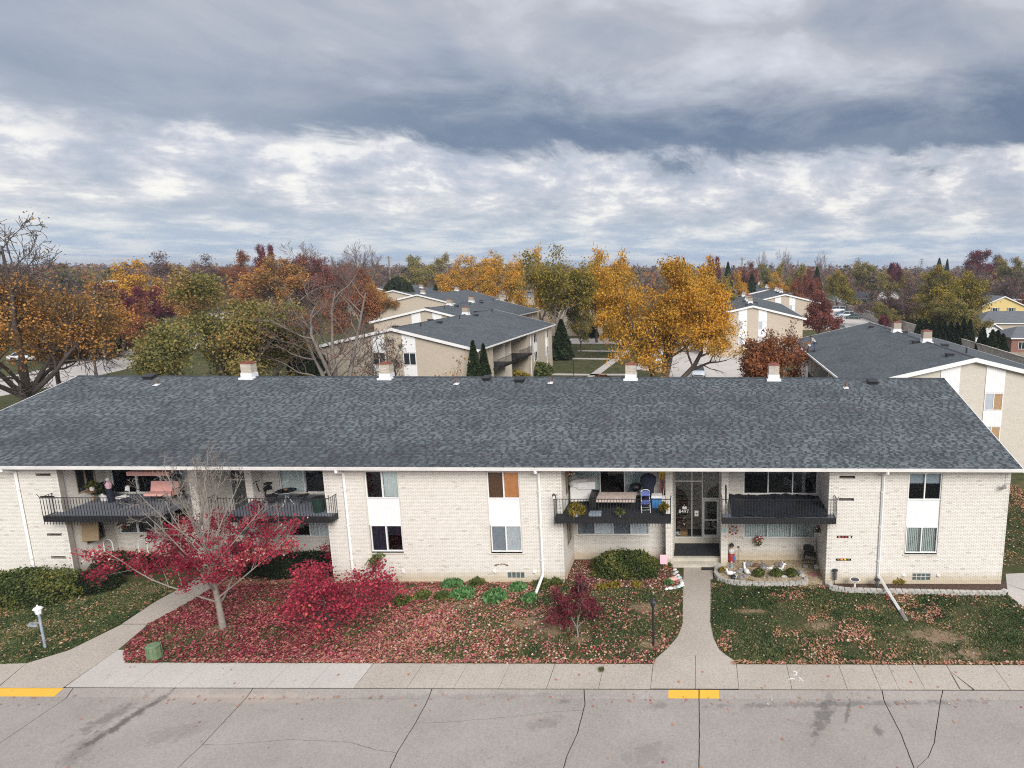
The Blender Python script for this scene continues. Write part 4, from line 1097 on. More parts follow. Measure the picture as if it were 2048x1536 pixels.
# ---------------------------------------------------------------- downspouts
def downspout(x, foot=None, zb=0.25, name='downspout'):
    m = MB(); Y = F - .07; w_ = .05
    def leg(p, q): m.tube([p, q], w_ * 1.45, 4)
    leg((x, EY - .04, EZ - .14), (x, EY - .04, EZ - .28)); leg((x, EY - .04, EZ - .24), (x, Y, EZ - .46)); leg((x, Y, EZ - .42), (x, Y, zb))
    if foot:
        leg((x, Y, zb + .04), (foot[0], foot[1], .08))
    o = m.build(name, M_WHITE, near)
    b = MB()
    for z in (1.2, 2.9, 4.6): b.box(x - .085, x + .085, Y - .06, F - .012, z, z + .03)
    b.build('downspout_strap', M_TRIM, o)
    return o
downspout(-31.35, zb=0.1); downspout(-16.28, zb=.1)
f3 = G(1070, 1190, .08); downspout(-7.3, f3, .42)
f4 = G(1801, 1222, .08); d4 = downspout(8.58, f4, .45)
e4 = G(1813, 1241, .03); m = MB(); m.tube([(f4[0], f4[1], .1), (e4[0], e4[1], .04)], .085, 4); m.build('drain_sleeve', M_CAMERAGREY, d4)
m = MB(); m.prism([(f3[0] - .12, f3[1] + .05), (f3[0] + .1, f3[1] + .05), (f3[0] + .03, f3[1] - .4), (f3[0] - .28, f3[1] - .4)], .02, .05); m.box(f3[0] - .3, f3[0] + .06, f3[1] - .5, f3[1] - .4, .02, .05, 1)
m.build('splash_block', [M_STEP, M_ORANGE], near)
# spotlight at the right corner
m = MB(); x_, z_ = W(2008, 973, F - .1)
m.tube([(x_ + .1, F, z_ - .02), (x_ + .1, F - .1, z_ - .02), (x_, F - .14, z_)], .02, 6); m.tube([(x_ + .06, F - .1, z_ - .06), (x_ - .1, F - .32, z_ + .08)], [.05, .09], 10); m.tube([(x_ + .08, F - .012, z_), (x_ + .06, F - .02, WALL_TOP)], .006, 4)
m.build('spotlight', M_CAMERAGREY, near)
# small scar in the painted brick
m = MB(); x_, z_ = W(1003, 1131, F - .012)
for k in range(7):
    a = math.pi * (k / 6); m.box(x_ + .28 * math.cos(a) - .05, x_ + .28 * math.cos(a) + .05, F - .016, F - .011, z_ + .07 * math.sin(a) - .03, z_ + .07 * math.sin(a) + .02)
m.build('bare_brick_patch', M_RUST, near)
# ------------------------------------------------------------------ streets and yards behind
def sheet(name, px=None, pts=None, mat=None, z=0.012, parent=None, **kw):
    P = pts or [G(x, y) for x, y in px]
    m = MB(); m.prism(P, -0.05, z); return m.build(name, mat, parent, **kw)
lot = sheet('parking_lot', pts=[(-4.5, 52), (10.9, 52), (10.9, 78), (9, 79), (9, 99), (24, 99), (24, 118), (-9, 118), (-9, 93), (-4.5, 90)], mat=M_LOT, z=0.02, kind='structure')
sheet('parking_lot', pts=[(-26, 124), (28, 124), (28, 133), (-26, 133)], mat=M_LOT, z=0.02, kind='structure')
sheet('parking_lot', pts=[(29, 120), (46.0, 112), (47.2, 172), (48.6, 235), (33, 235), (31, 170)], mat=M_LOT, z=0.02, kind='structure')
# lane on the left, with its kerb and walk
def ribbon(name, pts, w0, w1, mat, z=0.02, **kw):
    L = []; Rr = []
    for i, p in enumerate(pts):
        a = pts[max(0, i - 1)]; b = pts[min(len(pts) - 1, i + 1)]
        dx_, dy_ = b[0] - a[0], b[1] - a[1]; l = math.hypot(dx_, dy_); nx, ny = dy_ / l, -dx_ / l
        L.append((p[0] + nx * w0, p[1] + ny * w0)); Rr.append((p[0] + nx * w1, p[1] + ny * w1))
    m = MB(); n = len(pts)
    for i in range(n - 1):
        m.prism([L[i], L[i + 1], Rr[i + 1], Rr[i]], -0.05, z)
    return m.build(name, mat, **kw)
lane = [(-84, 10), (-84, 60), (-83.5, 78), (-87, 95), (-95, 118), (-108, 145), (-125, 175), (-150, 210)]
ribbon('lane', lane, -4.3, 4.4, M_LOT, 0.015, kind='structure')
ribbon('lane_walk', lane, -6.3, -4.7, M_WALKNEW, 0.13, kind='structure')
ribbon('lane_kerb', lane, -4.68, -4.32, M_CAMERAGREY, 0.06, kind='structure')
# footpaths between the rear buildings
for pts in ([(-14.5, 60), (-14.2, 88), (-12.6, 112), (-11.2, 124)], [(-22.5, 88.6), (-14.5, 88.2), (-9.5, 88.4)], [(-22, 104), (-14, 103.4)], [(-21, 113.5), (-13, 112.8)], [(-8, 150), (6, 150)], [(-8, 141), (8, 143)]):
    ribbon('rear_footpath', pts, -0.65, 0.65, M_WALKNEW, 0.03, kind='structure')

# ------------------------------------------------------------------ the other apartment buildings
def yprism(mb, prof, y0, y1, mi=0):
    n = len(prof)
    a = sum(prof[i][0] * prof[(i + 1) % n][1] - prof[(i + 1) % n][0] * prof[i][1] for i in range(n))
    if a < 0: prof = prof[::-1]
    vs = [(p[0], y0, p[1]) for p in prof] + [(p[0], y1, p[1]) for p in prof]
    fs = [tuple(range(n)), tuple(range(n, 2 * n))[::-1]] + [((i + 1) % n, i, n + i, n + (i + 1) % n) for i in range(n)]
    return mb.add(vs, fs, mi)
def far_window(b, x0, x1, z0, z1, y, blind=None, axis='y', sgn=-1):
    """aluminium two-light window on a wall that faces along axis"""
    def bx(m, u0, u1, d0, d1, c0, c1):
        if axis == 'y': m.box(u0, u1, y + sgn * d0, y + sgn * d1, c0, c1)
        else: m.box(y + sgn * d0, y + sgn * d1, u0, u1, c0, c1)
    m = MB(); f = .06; um = (x0 + x1) / 2
    bx(m, x0, x1, -.02, .05, z0, z0 + f); bx(m, x0, x1, -.02, .05, z1 - f, z1)
    for u in (x0, um - f / 2, x1 - f): bx(m, u, u + f, -.02, .05, z0 + f, z1 - f)
    w_ = m.build('window', M_WHITE, b)
    for i, (u0, u1) in enumerate(((x0 + f, um - f / 2), (um + f / 2, x1 - f))):
        q = MB(); bx(q, u0, u1, .0, .02, z0 + f, z1 - f)
        q.build('pane', (blind[i] if blind else M_DARKGLASS), w_)
def apartment(cx, y0, L, rot, label, hw=8.6, z0r=8.38, slope=0.235, detail=2, chim=(0.25, 0.42, 0.62, 0.8), gable=((-2.35, -0.95), (0.95, 2.35)), blinds=None, brick=None, lower_visible=True):
    b = thing('apartment_building', (cx, y0, 0), label, 'apartment building', 'rear apartment buildings with low grey gable roofs')
    zr = z0r; ov = 0.5; ze = zr - slope * (hw + ov); wt = zr - slope * hw - 0.22
    brick = brick or M_BRICKFAR
    X0, X1, Y0, Y1 = cx - hw, cx + hw, y0, y0 + L
    w_ = MB()
    if detail >= 1:
        a, c = Y0 + 5, Y0 + 17.4; d = 2.2
        plan = [(X0, Y0), (X1, Y0), (X1, a), (X1 - d, a), (X1 - d, c), (X1, c), (X1, Y1), (X0, Y1), (X0, c), (X0 + d, c), (X0 + d, a), (X0, a)]
        w_.prism(plan, 0, wt)
    else: w_.box(X0, X1, Y0, Y1, 0, wt)
    yprism(w_, [(X0, wt + .001), (X1, wt + .001), (cx, zr - .2)], Y0, Y1)
    w_.build('wall', brick, b)
    r_ = MB(); th = 0.16
    yprism(r_, [(X0 - ov, ze), (cx, zr), (cx, zr - th), (X0 - ov, ze - th)], Y0 - .3, Y1 + .3)
    yprism(r_, [(cx + .0005, zr), (X1 + ov, ze), (X1 + ov, ze - th), (cx + .0005, zr - th)], Y0 - .3, Y1 + .3)
    ro = r_.build('roof', M_SHINGLEFAR, b)
    rc = MB(); yprism(rc, [(cx - .16, zr - .03), (cx, zr + .03), (cx + .16, zr - .03)], Y0 - .3, Y1 + .3); rc.build('ridge_cap', M_UNDERLAY, ro)
    for yy in ((Y0 - .34, Y0 - .302), (Y1 + .302, Y1 + .34)):
        f = MB()
        yprism(f, [(X0 - ov, ze + .01), (cx, zr + .01), (cx, zr - .30), (X0 - ov, ze - .30)], *yy); yprism(f, [(cx + .0005, zr + .01), (X1 + ov, ze + .01), (X1 + ov, ze - .30), (cx + .0005, zr - .30)], *yy)
        f.build('rake_board', M_WHITE, b)
    for xx in ((X0 - ov - .11, X0 - ov - .002), (X1 + ov + .002, X1 + ov + .11)):
        f = MB(); f.box(xx[0], xx[1], Y0 - .3, Y1 + .3, ze - .17, ze - .02); f.build('gutter', M_TRIM, b)
    s = MB(); s.box(X0 - ov + .01, X0 - .002, Y0, Y1, ze - .21, ze - .165); s.box(X1 + .002, X1 + ov - .01, Y0, Y1, ze - .21, ze - .165); s.build('soffit', M_TRIM, b)
    # gable end: two bays of white panels with windows
    for i, (a, c) in enumerate(gable):
        p = MB(); zt = zr - slope * max(abs(a), abs(c)) - .32; zt2 = zr - slope * min(abs(a), abs(c)) - .32
        xa, xc = cx + a, cx + c
        ztl, ztr = (zt, zt2) if a < 0 else (zt2, zt)
        if detail == 0:
            yprism(p, [(xa, 4.6), (xc, 4.6), (xc, ztr), (xa, ztl)], Y0 - .04, Y0 - .002); p.build('gable_panel', M_PANEL, b); continue
        nst = 9; p2_ = MB()
        for k in range(nst):
            u, v = xa + (xc - xa) * k / nst, xa + (xc - xa) * (k + 1) / nst
            zl = ztl + (ztr - ztl) * k / nst; z2 = ztl + (ztr - ztl) * (k + 1) / nst
            yprism(p, [(u + .003, 5.78), (v - .003, 5.78), (v - .003, z2), (u + .003, zl)], Y0 - .05, Y0 - .002)
            yprism(p2_, [(u + .003, 3.26), (v - .003, 3.26), (v - .003, 4.42), (u + .003, 4.42)], Y0 - .05, Y0 - .002)
        p.build('gable_panel', M_PANEL, b); p2_.build('spandrel_panel', M_PANEL, b)
        for z_ in ((4.44, 5.76), (1.94, 3.24)): far_window(b, xa + .02, xc - .02, z_[0], z_[1], Y0, blinds)
    if detail == 0:
        for i, (a, c) in enumerate(((-.35, .0), (.5, .85))):
            pass
    # chimneys and vents
    for i, t in enumerate(chim):
        y = Y0 + L * t
        chimney(ro, cx, y, zr, 0.75, 0.7, 0.9, detail=False)
    for k, (t, dx_) in enumerate(((.08, -.9), (.14, .9), (.3, .8), (.36, -.8), (.5, .9), (.68, .8), (.86, -.9), (.9, .8))):
        if detail < 1: break
        y = Y0 + L * t; x = cx + dx_ * (1 + .2 * (k % 3)); z = zr - slope * abs(x - cx)
        m = MB()
        if k % 3 == 1: m.tube([(x, y, z - .05), (x, y, z + .45)], .07, 7); m.build('vent_pipe', M_BLACK, ro)
        else: m.box(x - .25, x + .25, y - .22, y + .22, z - .1, z + .12); m.obox((x, y, z + .17), (.6, .55, .07)); m.build('roof_vent', M_BLACK, ro)
    # long sides
    if detail >= 1:
        for sg, XX in ((1, X1), (-1, X0)):
            a, c = Y0 + 5, Y0 + 17.4; XR = XX - sg * 2.2
            for (u0, u1) in ((a + .3, a + 4.0), (c - 4.0, c - .3)):
                for (z_, z1_) in ((3.5, 5.5), (1.3, 2.7)):
                    m = MB(); X_ = XR + sg * .03
                    for q in ((u0, u1, z_, z_ + .07), (u0, u1, z1_ - .07, z1_), (u0, u0 + .07, z_ + .07, z1_ - .07), (u1 - .07, u1, z_ + .07, z1_ - .07), ((u0 + u1) / 2 - .03, (u0 + u1) / 2 + .03, z_ + .07, z1_ - .07)): m.box(XR, X_ + sg * .03, q[0], q[1], q[2], q[3])
                    wn = m.build('patio_window', M_ALU, b)
                    for (g0, g1) in ((u0 + .07, (u0 + u1) / 2 - .03), ((u0 + u1) / 2 + .03, u1 - .07)):
                        q = MB(); q.box(XR + sg * .005, XR + sg * .03, g0, g1, z_ + .07, z1_ - .07); q.build('pane', M_DARKGLASS, wn)
            for u0 in (a + 4.9, c - 5.2):
                m = MB(); m.box(XR + sg * .01, XX - sg * .5, u0, u0 + .3, 0, wt - .01); m.build('entrance_pier', M_BRICKFAR2, b)
            for (u0, u1) in ((a - .2, a + 4.9), (c - 4.9, c + .2)):
                m = MB(); m.box(XR + sg * .01, XX + sg * .5, max(u0, a + .01), min(u1, c - .01), 3.25, 3.45); m.box(XX + sg * .02, XX + sg * .5, u0, u1, 3.2, 3.47); sl_ = m.build('balcony', M_BLACK, b)
                r2 = MB(); yy = u0
                while yy <= u1 + .01: r2.box(XX + sg * .48, XX + sg * .5, yy - .01, yy + .01, 3.3, 4.35); yy += .15
                r2.box(XX + sg * .47, XX + sg * .51, u0, u1, 4.35, 4.38); r2.box(XX, XX + sg * .5, u0 - .01, u0 + .02, 4.35, 4.38); r2.box(XX, XX + sg * .5, u1 - .02, u1 + .01, 4.35, 4.38)
                r2.build('railing', M_BLACK, sl_)
            # side window columns and downspouts
            for (u0, u1) in ((Y0 + 20.0, Y0 + 21.5), (Y0 + 25.6, Y0 + 27.0)):
                if u1 > Y1 - .5: continue
                m = MB(); m.box(XX + sg * .002, XX + sg * .04, u0, u1, 3.26, 4.42); m.build('spandrel_panel', M_PANEL, b)
                for z_ in ((4.44, 5.7), (1.94, 3.24)): far_window(b, u0, u1, z_[0], z_[1], XX, blinds, 'x', sg)
            for u in (Y0 + 1.4, a + 17.2 - 3.0 - .8, Y1 - 3.2):
                m = MB(); m.tube([(XX + sg * .5, u, ze - .12), (XX + sg * .08, u, ze - .45), (XX + sg * .08, u, .3)], .05, 4); m.build('downspout', M_WHITE, b)
    b.rotation_euler = (0, 0, rot)
    return b
apartment(20.06, 46.7, 29.0, 0, 'apartment building on the right, a worker on its grey roof, white panels on its gable', blinds=(M_BLINDGREY, M_GOLD), brick=M_BRICKFAR2, hw=8.5, chim=(.35, .65))
apartment(-31.9, 67.8, 29.0, R(-3), 'middle-ground apartment building with two arborvitae at its corner and dark balconies', hw=8.7, chim=(.66,))
apartment(-41.0, 98.5, 27.0, R(-4), 'apartment building directly behind the middle one, its roof peak showing two chimneys', hw=8.4, detail=1, chim=(.3, .62))
apartment(-62.0, 145.0, 25.0, R(-4), 'apartment building farther left with a plain beige gable and two tiny attic windows', hw=8.6, detail=0, gable=(), chim=(.1, .8))
apartment(-78.0, 168.0, 22.0, R(-3), 'fourth beige gable from the front in the left row of buildings', hw=8.6, detail=0, gable=(), chim=(.15, .7))
apartment(-93.0, 189.0, 24.0, R(-3), 'last beige gable of the left row, farthest left', hw=8.6, detail=0, gable=(), chim=(.3, .75))
apartment(-77.0, 209.0, 22.0, R(-2), 'small white gable beyond the dark roofs, left of the golden trees', hw=6.5, z0r=8.2, detail=0, gable=(), chim=(.3,))
apartment(-27.5, 138.0, 24.0, R(-2), 'apartment building half hidden behind the golden trees, a single arborvitae in front', hw=6.5, z0r=7.6, detail=0, gable=(), chim=(.5,))
apartment(9.1, 107.8, 40.0, R(-1.5), 'apartment building behind the parking lot with two columns of white panels and windows', hw=8.3, detail=1, chim=(.2, .35, .42, .5, .8, .88), blinds=(M_BLINDGREY, M_BLIND))
apartment(20.3, 152.0, 30.0, R(-1), 'second building of the right-hand row, gable with white panels behind the red tree', hw=7.9, detail=1, chim=(.3, .5, .7), blinds=(M_BLINDGREY, M_BLIND))
apartment(20.6, 186.0, 62.0, R(-1), 'farthest dark roof of the right-hand row with white chimneys on its ridge', hw=7.9, detail=0, gable=(), chim=(.1, .2, .35, .5, .7))

# boundary wall on the right
wl = thing('boundary_wall', (46, 60, 0), 'long weathered concrete boundary wall running away behind the right-hand building', 'wall')
A, B = (44.6, 60.0), (49.6, 262.0); nb = 100
for k in range(nb):
    t0, t1 = k / nb, (k + 1) / nb
    x0, y0_, x1, y1_ = A[0] + (B[0] - A[0]) * t0, A[1] + (B[1] - A[1]) * t0, A[0] + (B[0] - A[0]) * t1, A[1] + (B[1] - A[1]) * t1
    m = MB(); m.prism([(x0, y0_ + .02), (x0 + .18, y0_ + .02), (x1 + .18, y1_ - .02), (x1, y1_ - .02)], 0, 2.35); m.prism([(x0 - .06, y0_ + .01), (x0 + .24, y0_ + .01), (x1 + .24, y1_ - .01), (x1 - .06, y1_ - .01)], 2.352, 2.47)
    m.build('wall_panel', M_CREAMWALL, wl)

# houses beyond the wall and far off
M_YHOUSE = simple('yellow_siding', (0.66, 0.50, 0.20), 0.7, 0.05, 2)
M_BEIGE = simple('beige_siding', (0.46, 0.40, 0.31), 0.8, 0.1, 1)
M_WHITEH = simple('white_siding', (0.72, 0.72, 0.72), 0.7, 0.05, 1)
M_REDBRICK = simple('red_brick_wall', (0.26, 0.12, 0.09), 0.85, 0.2, 5)
M_ROOFG = simple('grey_shingle_roof', (0.11, 0.115, 0.125), 0.9, 0.2, 3)
M_SHUT = simple('green_shutter', (0.16, 0.22, 0.20), 0.7)
def house(cx, cy, wx, wy, zw, zr, label, mat, rot=0, axis='x', wins_=((-.3, 1.2), (.3, 1.2)), floors_=(1.0,), shutters=False, hip=0.0, roofm=None):
    b = thing('house', (cx, cy, 0), label, 'house')
    m = MB(); X0, X1, Y0, Y1 = cx - wx / 2, cx + wx / 2, cy - wy / 2, cy + wy / 2
    m.box(X0, X1, Y0, Y1, 0, zw)
    if axis == 'x': m.xprism([(Y0, zw + .001), (Y1, zw + .001), (cy, zr - .15)], X0 + hip * .9, X1 - hip * .9)
    else: yprism(m, [(X0, zw + .001), (X1, zw + .001), (cx, zr - .15)], Y0 + hip * .9, Y1 - hip * .9)
    m.build('wall', mat, b)
    r_ = MB(); ov = .35
    x0, x1, y0_, y1_ = X0 - ov, X1 + ov, Y0 - ov, Y1 + ov
    if axis == 'x':
        v = [(x0, y0_, zw), (x1, y0_, zw), (x1, y1_, zw), (x0, y1_, zw), (x0 + hip, cy, zr), (x1 - hip, cy, zr)]
        fs = [(0, 1, 5, 4), (2, 3, 4, 5), (3, 0, 4), (1, 2, 5)]
    else:
        v = [(x0, y0_, zw), (x1, y0_, zw), (x1, y1_, zw), (x0, y1_, zw), (cx, y0_ + hip, zr), (cx, y1_ - hip, zr)]
        fs = [(1, 2, 5, 4), (3, 0, 4, 5), (0, 1, 4), (2, 3, 5)]
    if hip == 0: fs = fs[:2]
    n = len(v); r_.add(v + [(a, b_2, c - .14) for a, b_2, c in v], fs + [tuple(i + n for i in f[::-1]) for f in fs])
    ring = [0, 1, 2, 3]
    r_.add([v[i] for i in ring] + [(v[i][0], v[i][1], v[i][2] - .2) for i in ring], [(k, (k + 1) % 4, 4 + (k + 1) % 4, 4 + k) for k in range(4)][0:4:1] if hip else [(0, 1, 5, 4), (2, 3, 7, 6)] if axis == 'x' else [(1, 2, 6, 5), (3, 0, 4, 7)])
    r_.build('roof', roofm or M_ROOFG, b)
    f = MB()
    if axis == 'x': f.box(x0, x1, y0_ - .06, y0_ - .005, zw - .2, zw + .0); 
    else:
        yprism(f, [(x0, zw), (cx, zr + .02), (cx, zr - .25), (x0, zw - .25)], y0_ - .05, y0_ - .002); yprism(f, [(cx, zr + .02), (x1, zw), (x1, zw - .25), (cx, zr - .25)], y0_ - .05, y0_ - .002)
    f.build('fascia', M_WHITE, b)
    for fz in floors_:
        for (fx, ww) in wins_:
            xx = cx + fx * wx; far_window(b, xx - ww / 2, xx + ww / 2, fz, fz + 1.3, Y0, None)
            if shutters:
                for sgn in (-1, 1):
                    q = MB(); q.box(xx + sgn * (ww / 2 + .06) - (.4 if sgn < 0 else 0), xx + sgn * (ww / 2 + .06) + (.4 if sgn > 0 else 0), Y0 - .05, Y0 - .002, fz, fz + 1.3); q.build('shutter', M_SHUT, b)
    b.rotation_euler = (0, 0, rot)
    return b
def atpx(px, Y, z=2.0): return WX(px, z, Y)
Yh = 166
house(atpx(2003, Yh), Yh + 4, 10.5, 9, 5.0, 7.4, 'yellow two-storey house with green shutters at the right edge', M_YHOUSE, wins_=((-.2, 1.3), (.19, 1.3)), floors_=(3.2, .6), shutters=True, axis='y')
house(atpx(2045, 142), 146, 19, 9, 2.7, 5.0, 'long grey hip-roofed bungalow below the yellow house', M_BEIGE, hip=4, wins_=((-.35, 1.6), (.1, 1.4)), floors_=(.9,))
house(atpx(1990, 128), 131, 4.2, 4, 2.2, 3.7, 'small shed with white gable behind the four arborvitae', M_WHITEH, axis='y', wins_=(), roofm=M_ROOFG)
house(atpx(2075, 112), 116, 9, 8, 2.7, 4.3, 'red brick house with a white framed door, cut by the right edge', M_REDBRICK, hip=3, wins_=((-.3, 1.2),), floors_=(.7,))
for i, (px, Y, wx, zw, zr, mt, lb, ax) in enumerate([
    (1716, 245, 9, 2.8, 5.0, M_BEIGE, 'tan-walled house with dark roof behind the wall, right of the white van', 'x'),
    (1712, 262, 15, 3.0, 5.2, M_WHITEH, 'white long low house beyond the boundary wall, left of the olive tree', 'x'),
    (1629, 300, 7, 3.2, 5.5, M_WHITEH, 'small white gable framed by autumn trees above the red tree', 'y'),
    (1772, 255, 7, 3.4, 6.0, M_WHITEH, 'white gabled house under the olive tree, leftmost of three', 'y'),
    (1790, 265, 8, 3.4, 5.4, M_WHITEH, 'white house with grey roof, middle of three under the olive tree', 'x'),
    (1812, 262, 9, 3.0, 4.6, M_WHITEH, 'low white-roofed house, rightmost of three under the olive tree', 'x'),
    (2020, 230, 11, 3.4, 5.8, M_WHITEH, 'white house showing through bare trees above the yellow house', 'x'),
    (262, 235, 20, 5.5, 7.5, M_BEIGE, 'beige flat-fronted building between the maroon trees on the left', 'x'),
    (368, 240, 12, 4.5, 6.5, M_WHITEH, 'pale house glimpsed above the green tree on the left', 'x'),
    (1385, 205, 12, 3.2, 5.2, M_WHITEH, 'white house glimpsed through the golden tree', 'x'),
    (1150, 270, 16, 3.4, 5.6, M_WHITEH, 'white house glimpsed behind the golden trees in the centre', 'x'),
    (775, 330, 20, 4.0, 6.4, M_WHITEH, 'far white house just below the skyline left of the pole', 'x'),
    (1030, 245, 14, 3.4, 5.6, M_BEIGE, 'tan house behind the golden trees left of centre', 'x')]):
    house(atpx(px, Y), Y + 4, wx, 8, zw, zr, lb, mt, axis=ax, wins_=((-.25, 1.4), (.25, 1.4)), floors_=(.9,))
# wooden fence by the wall, white fence behind the hedge
def board_fence(p0, p1, h, label, mat, bw=.14):
    b = thing('fence', (p0[0], p0[1], 0), label, 'fence')
    L = math.hypot(p1[0] - p0[0], p1[1] - p0[1]); n = int(L / (bw + .02)); ux, uy = (p1[0] - p0[0]) / L, (p1[1] - p0[1]) / L
    me = None
    for k in range(min(n, 290)):
        x, y = p0[0] + ux * k * (bw + .02), p0[1] + uy * k * (bw + .02)
        if me is None:
            m = MB(); m.prism([(x, y), (x + ux * bw, y + uy * bw), (x + ux * bw - uy * .03, y + uy * bw + ux * .03), (x - uy * .03, y + ux * .03)], .03, h); o = m.build('fence_board', mat, b); me = o.data
        else:
            o = obj('fence_board', me, b); o.location = (ux * k * (bw + .02), uy * k * (bw + .02), random.uniform(-.02, .02))
    m = MB(); m.prism([(p0[0] - uy * .032, p0[1] + ux * .032), (p1[0] - uy * .032, p1[1] + ux * .032), (p1[0] - uy * .08, p1[1] + ux * .08), (p0[0] - uy * .08, p0[1] + ux * .08)], h * .7, h * .7 + .1); m.build('fence_rail', mat, b)
f0, f1 = (46.6, 99.0), (60.0, 100.0)
board_fence(f0, f1, 1.9, 'weathered wooden board fence beyond the wall at the right edge', M_FENCEWOOD)
board_fence((atpx(1948, 118), 118.5), (atpx(1966, 118), 118.5), 2.0, 'short pale vinyl fence between the hedge and the first arborvitae', M_WHITE, .18)

# ------------------------------------------------------------------ trees
RMIN = 0.006
def grow(seed, H=10.0, r0=0.2, first=0.25, limbs=5, tilt=(25, 60), kids=(6, 5, 4), ratio=0.6, lean=0.0, up=0.25, wig=0.18, forks=None, drop=0.0, leader=True, along=None):
    rg = random.Random(seed)
    tubes = []; twig = []
    def rv(s): return Vector((rg.gauss(0, s), rg.gauss(0, s), rg.gauss(0, s)))
    def branch(p, d, L, r, lvl, nseg):
        pts = [p.copy()]; rad = [r]; d = d.normalized(); q = p.copy()
        for i in range(nseg):
            d = (d + rv(wig * (0.6 + .3 * lvl)) + Vector((0, 0, up * 0.35 - (drop if lvl >= 2 else 0)))).normalized()
            q = q + d * (L / nseg); pts.append(q.copy()); rad.append(max(RMIN, r * (1 - 0.75 * (i + 1) / nseg)))
        tubes.append((pts, rad, lvl))
        return pts, rad, d
    def sub(pts, rad, L, lvl):
        if lvl > len(kids): 
            twig.extend([(p, lvl) for p in pts[1:]]); return
        n = kids[lvl - 1]
        for k in range(n):
            t = 0.3 + 0.7 * (k + rg.random() * .8) / n
            i = min(len(pts) - 2, int(t * (len(pts) - 1))); f = t * (len(pts) - 1) - i
            p = pts[i].lerp(pts[i + 1], min(1, f)); dd = (pts[i + 1] - pts[i]).normalized()
            ax = dd.orthogonal().normalized(); ax.rotate(Matrix.Rotation(rg.uniform(0, 6.283), 3, dd))
            nd = dd.copy(); nd.rotate(Matrix.Rotation(R(rg.uniform(28, 62)), 3, ax))
            nl = L * ratio * rg.uniform(.65, 1.15) * (1.15 - .45 * t)
            ns = 4 if lvl < 2 else 3
            pp, rr, _ = branch(p, nd, nl, max(RMIN, rad[i] * rg.uniform(.45, .65)), lvl + 1, ns)
            sub(pp, rr, nl, lvl + 1)
        if lvl >= 2: twig.extend([(p, lvl) for p in pts[1:]])
    base = Vector((0, 0, -0.15))
    if forks:                                   # several stems from the ground: (angle, tilt)
        for az, tl in forks:
            d = Vector((math.sin(R(tl)) * math.cos(R(az)), math.sin(R(tl)) * math.sin(R(az)), math.cos(R(tl))))
            pp, rr, _ = branch(base.copy(), d, H * .8, r0, 1, 7); sub(pp, rr, H * .55, 1)
    else:
        tp, tr, td = branch(base, Vector((lean, 0, 1)), H * first, r0, 0, 3)
        tubes[-1][1][:] = [r0 * 1.25, r0, r0 * .9, r0 * (.3 if along else .8)]
        off = rg.uniform(0, 6.28)
        for k in range(limbs):
            az = off + 6.283 * k / limbs + rg.uniform(-.4, .4); tl = R(rg.uniform(*tilt))
            if leader and k == 0: tl = R(6)
            d = Vector((math.sin(tl) * math.cos(az), math.sin(tl) * math.sin(az), math.cos(tl)))
            s = tp[-1] + (tp[-2] - tp[-1]) * rg.uniform(0, .5)
            L = H * (1 - first) * rg.uniform(.8, 1.0) * (1 if tl < .5 else .85)
            if along:
                f_ = (k + .5) / limbs; tl = R(tilt[1] + (tilt[0] - tilt[1]) * f_ + rg.uniform(-8, 8)); az = off + 2.4 * k
                d = Vector((math.sin(tl) * math.cos(az), math.sin(tl) * math.sin(az), math.cos(tl)))
                tt = (along + (1 - along) * f_) * 3; i_ = min(2, int(tt)); s = tp[i_].lerp(tp[i_ + 1], tt - i_)
                L = H * (.62 - .25 * f_) * rg.uniform(.8, 1.1)
                pp, rr, _ = branch(s, d, L, r0 * (.42 - .15 * f_), 1, 7); sub(pp, rr, L * .62, 1); continue
            pp, rr, _ = branch(s, d, L, r0 * rg.uniform(.5, .68), 1, 6); sub(pp, rr, L * .75, 1)
    return tubes, twig
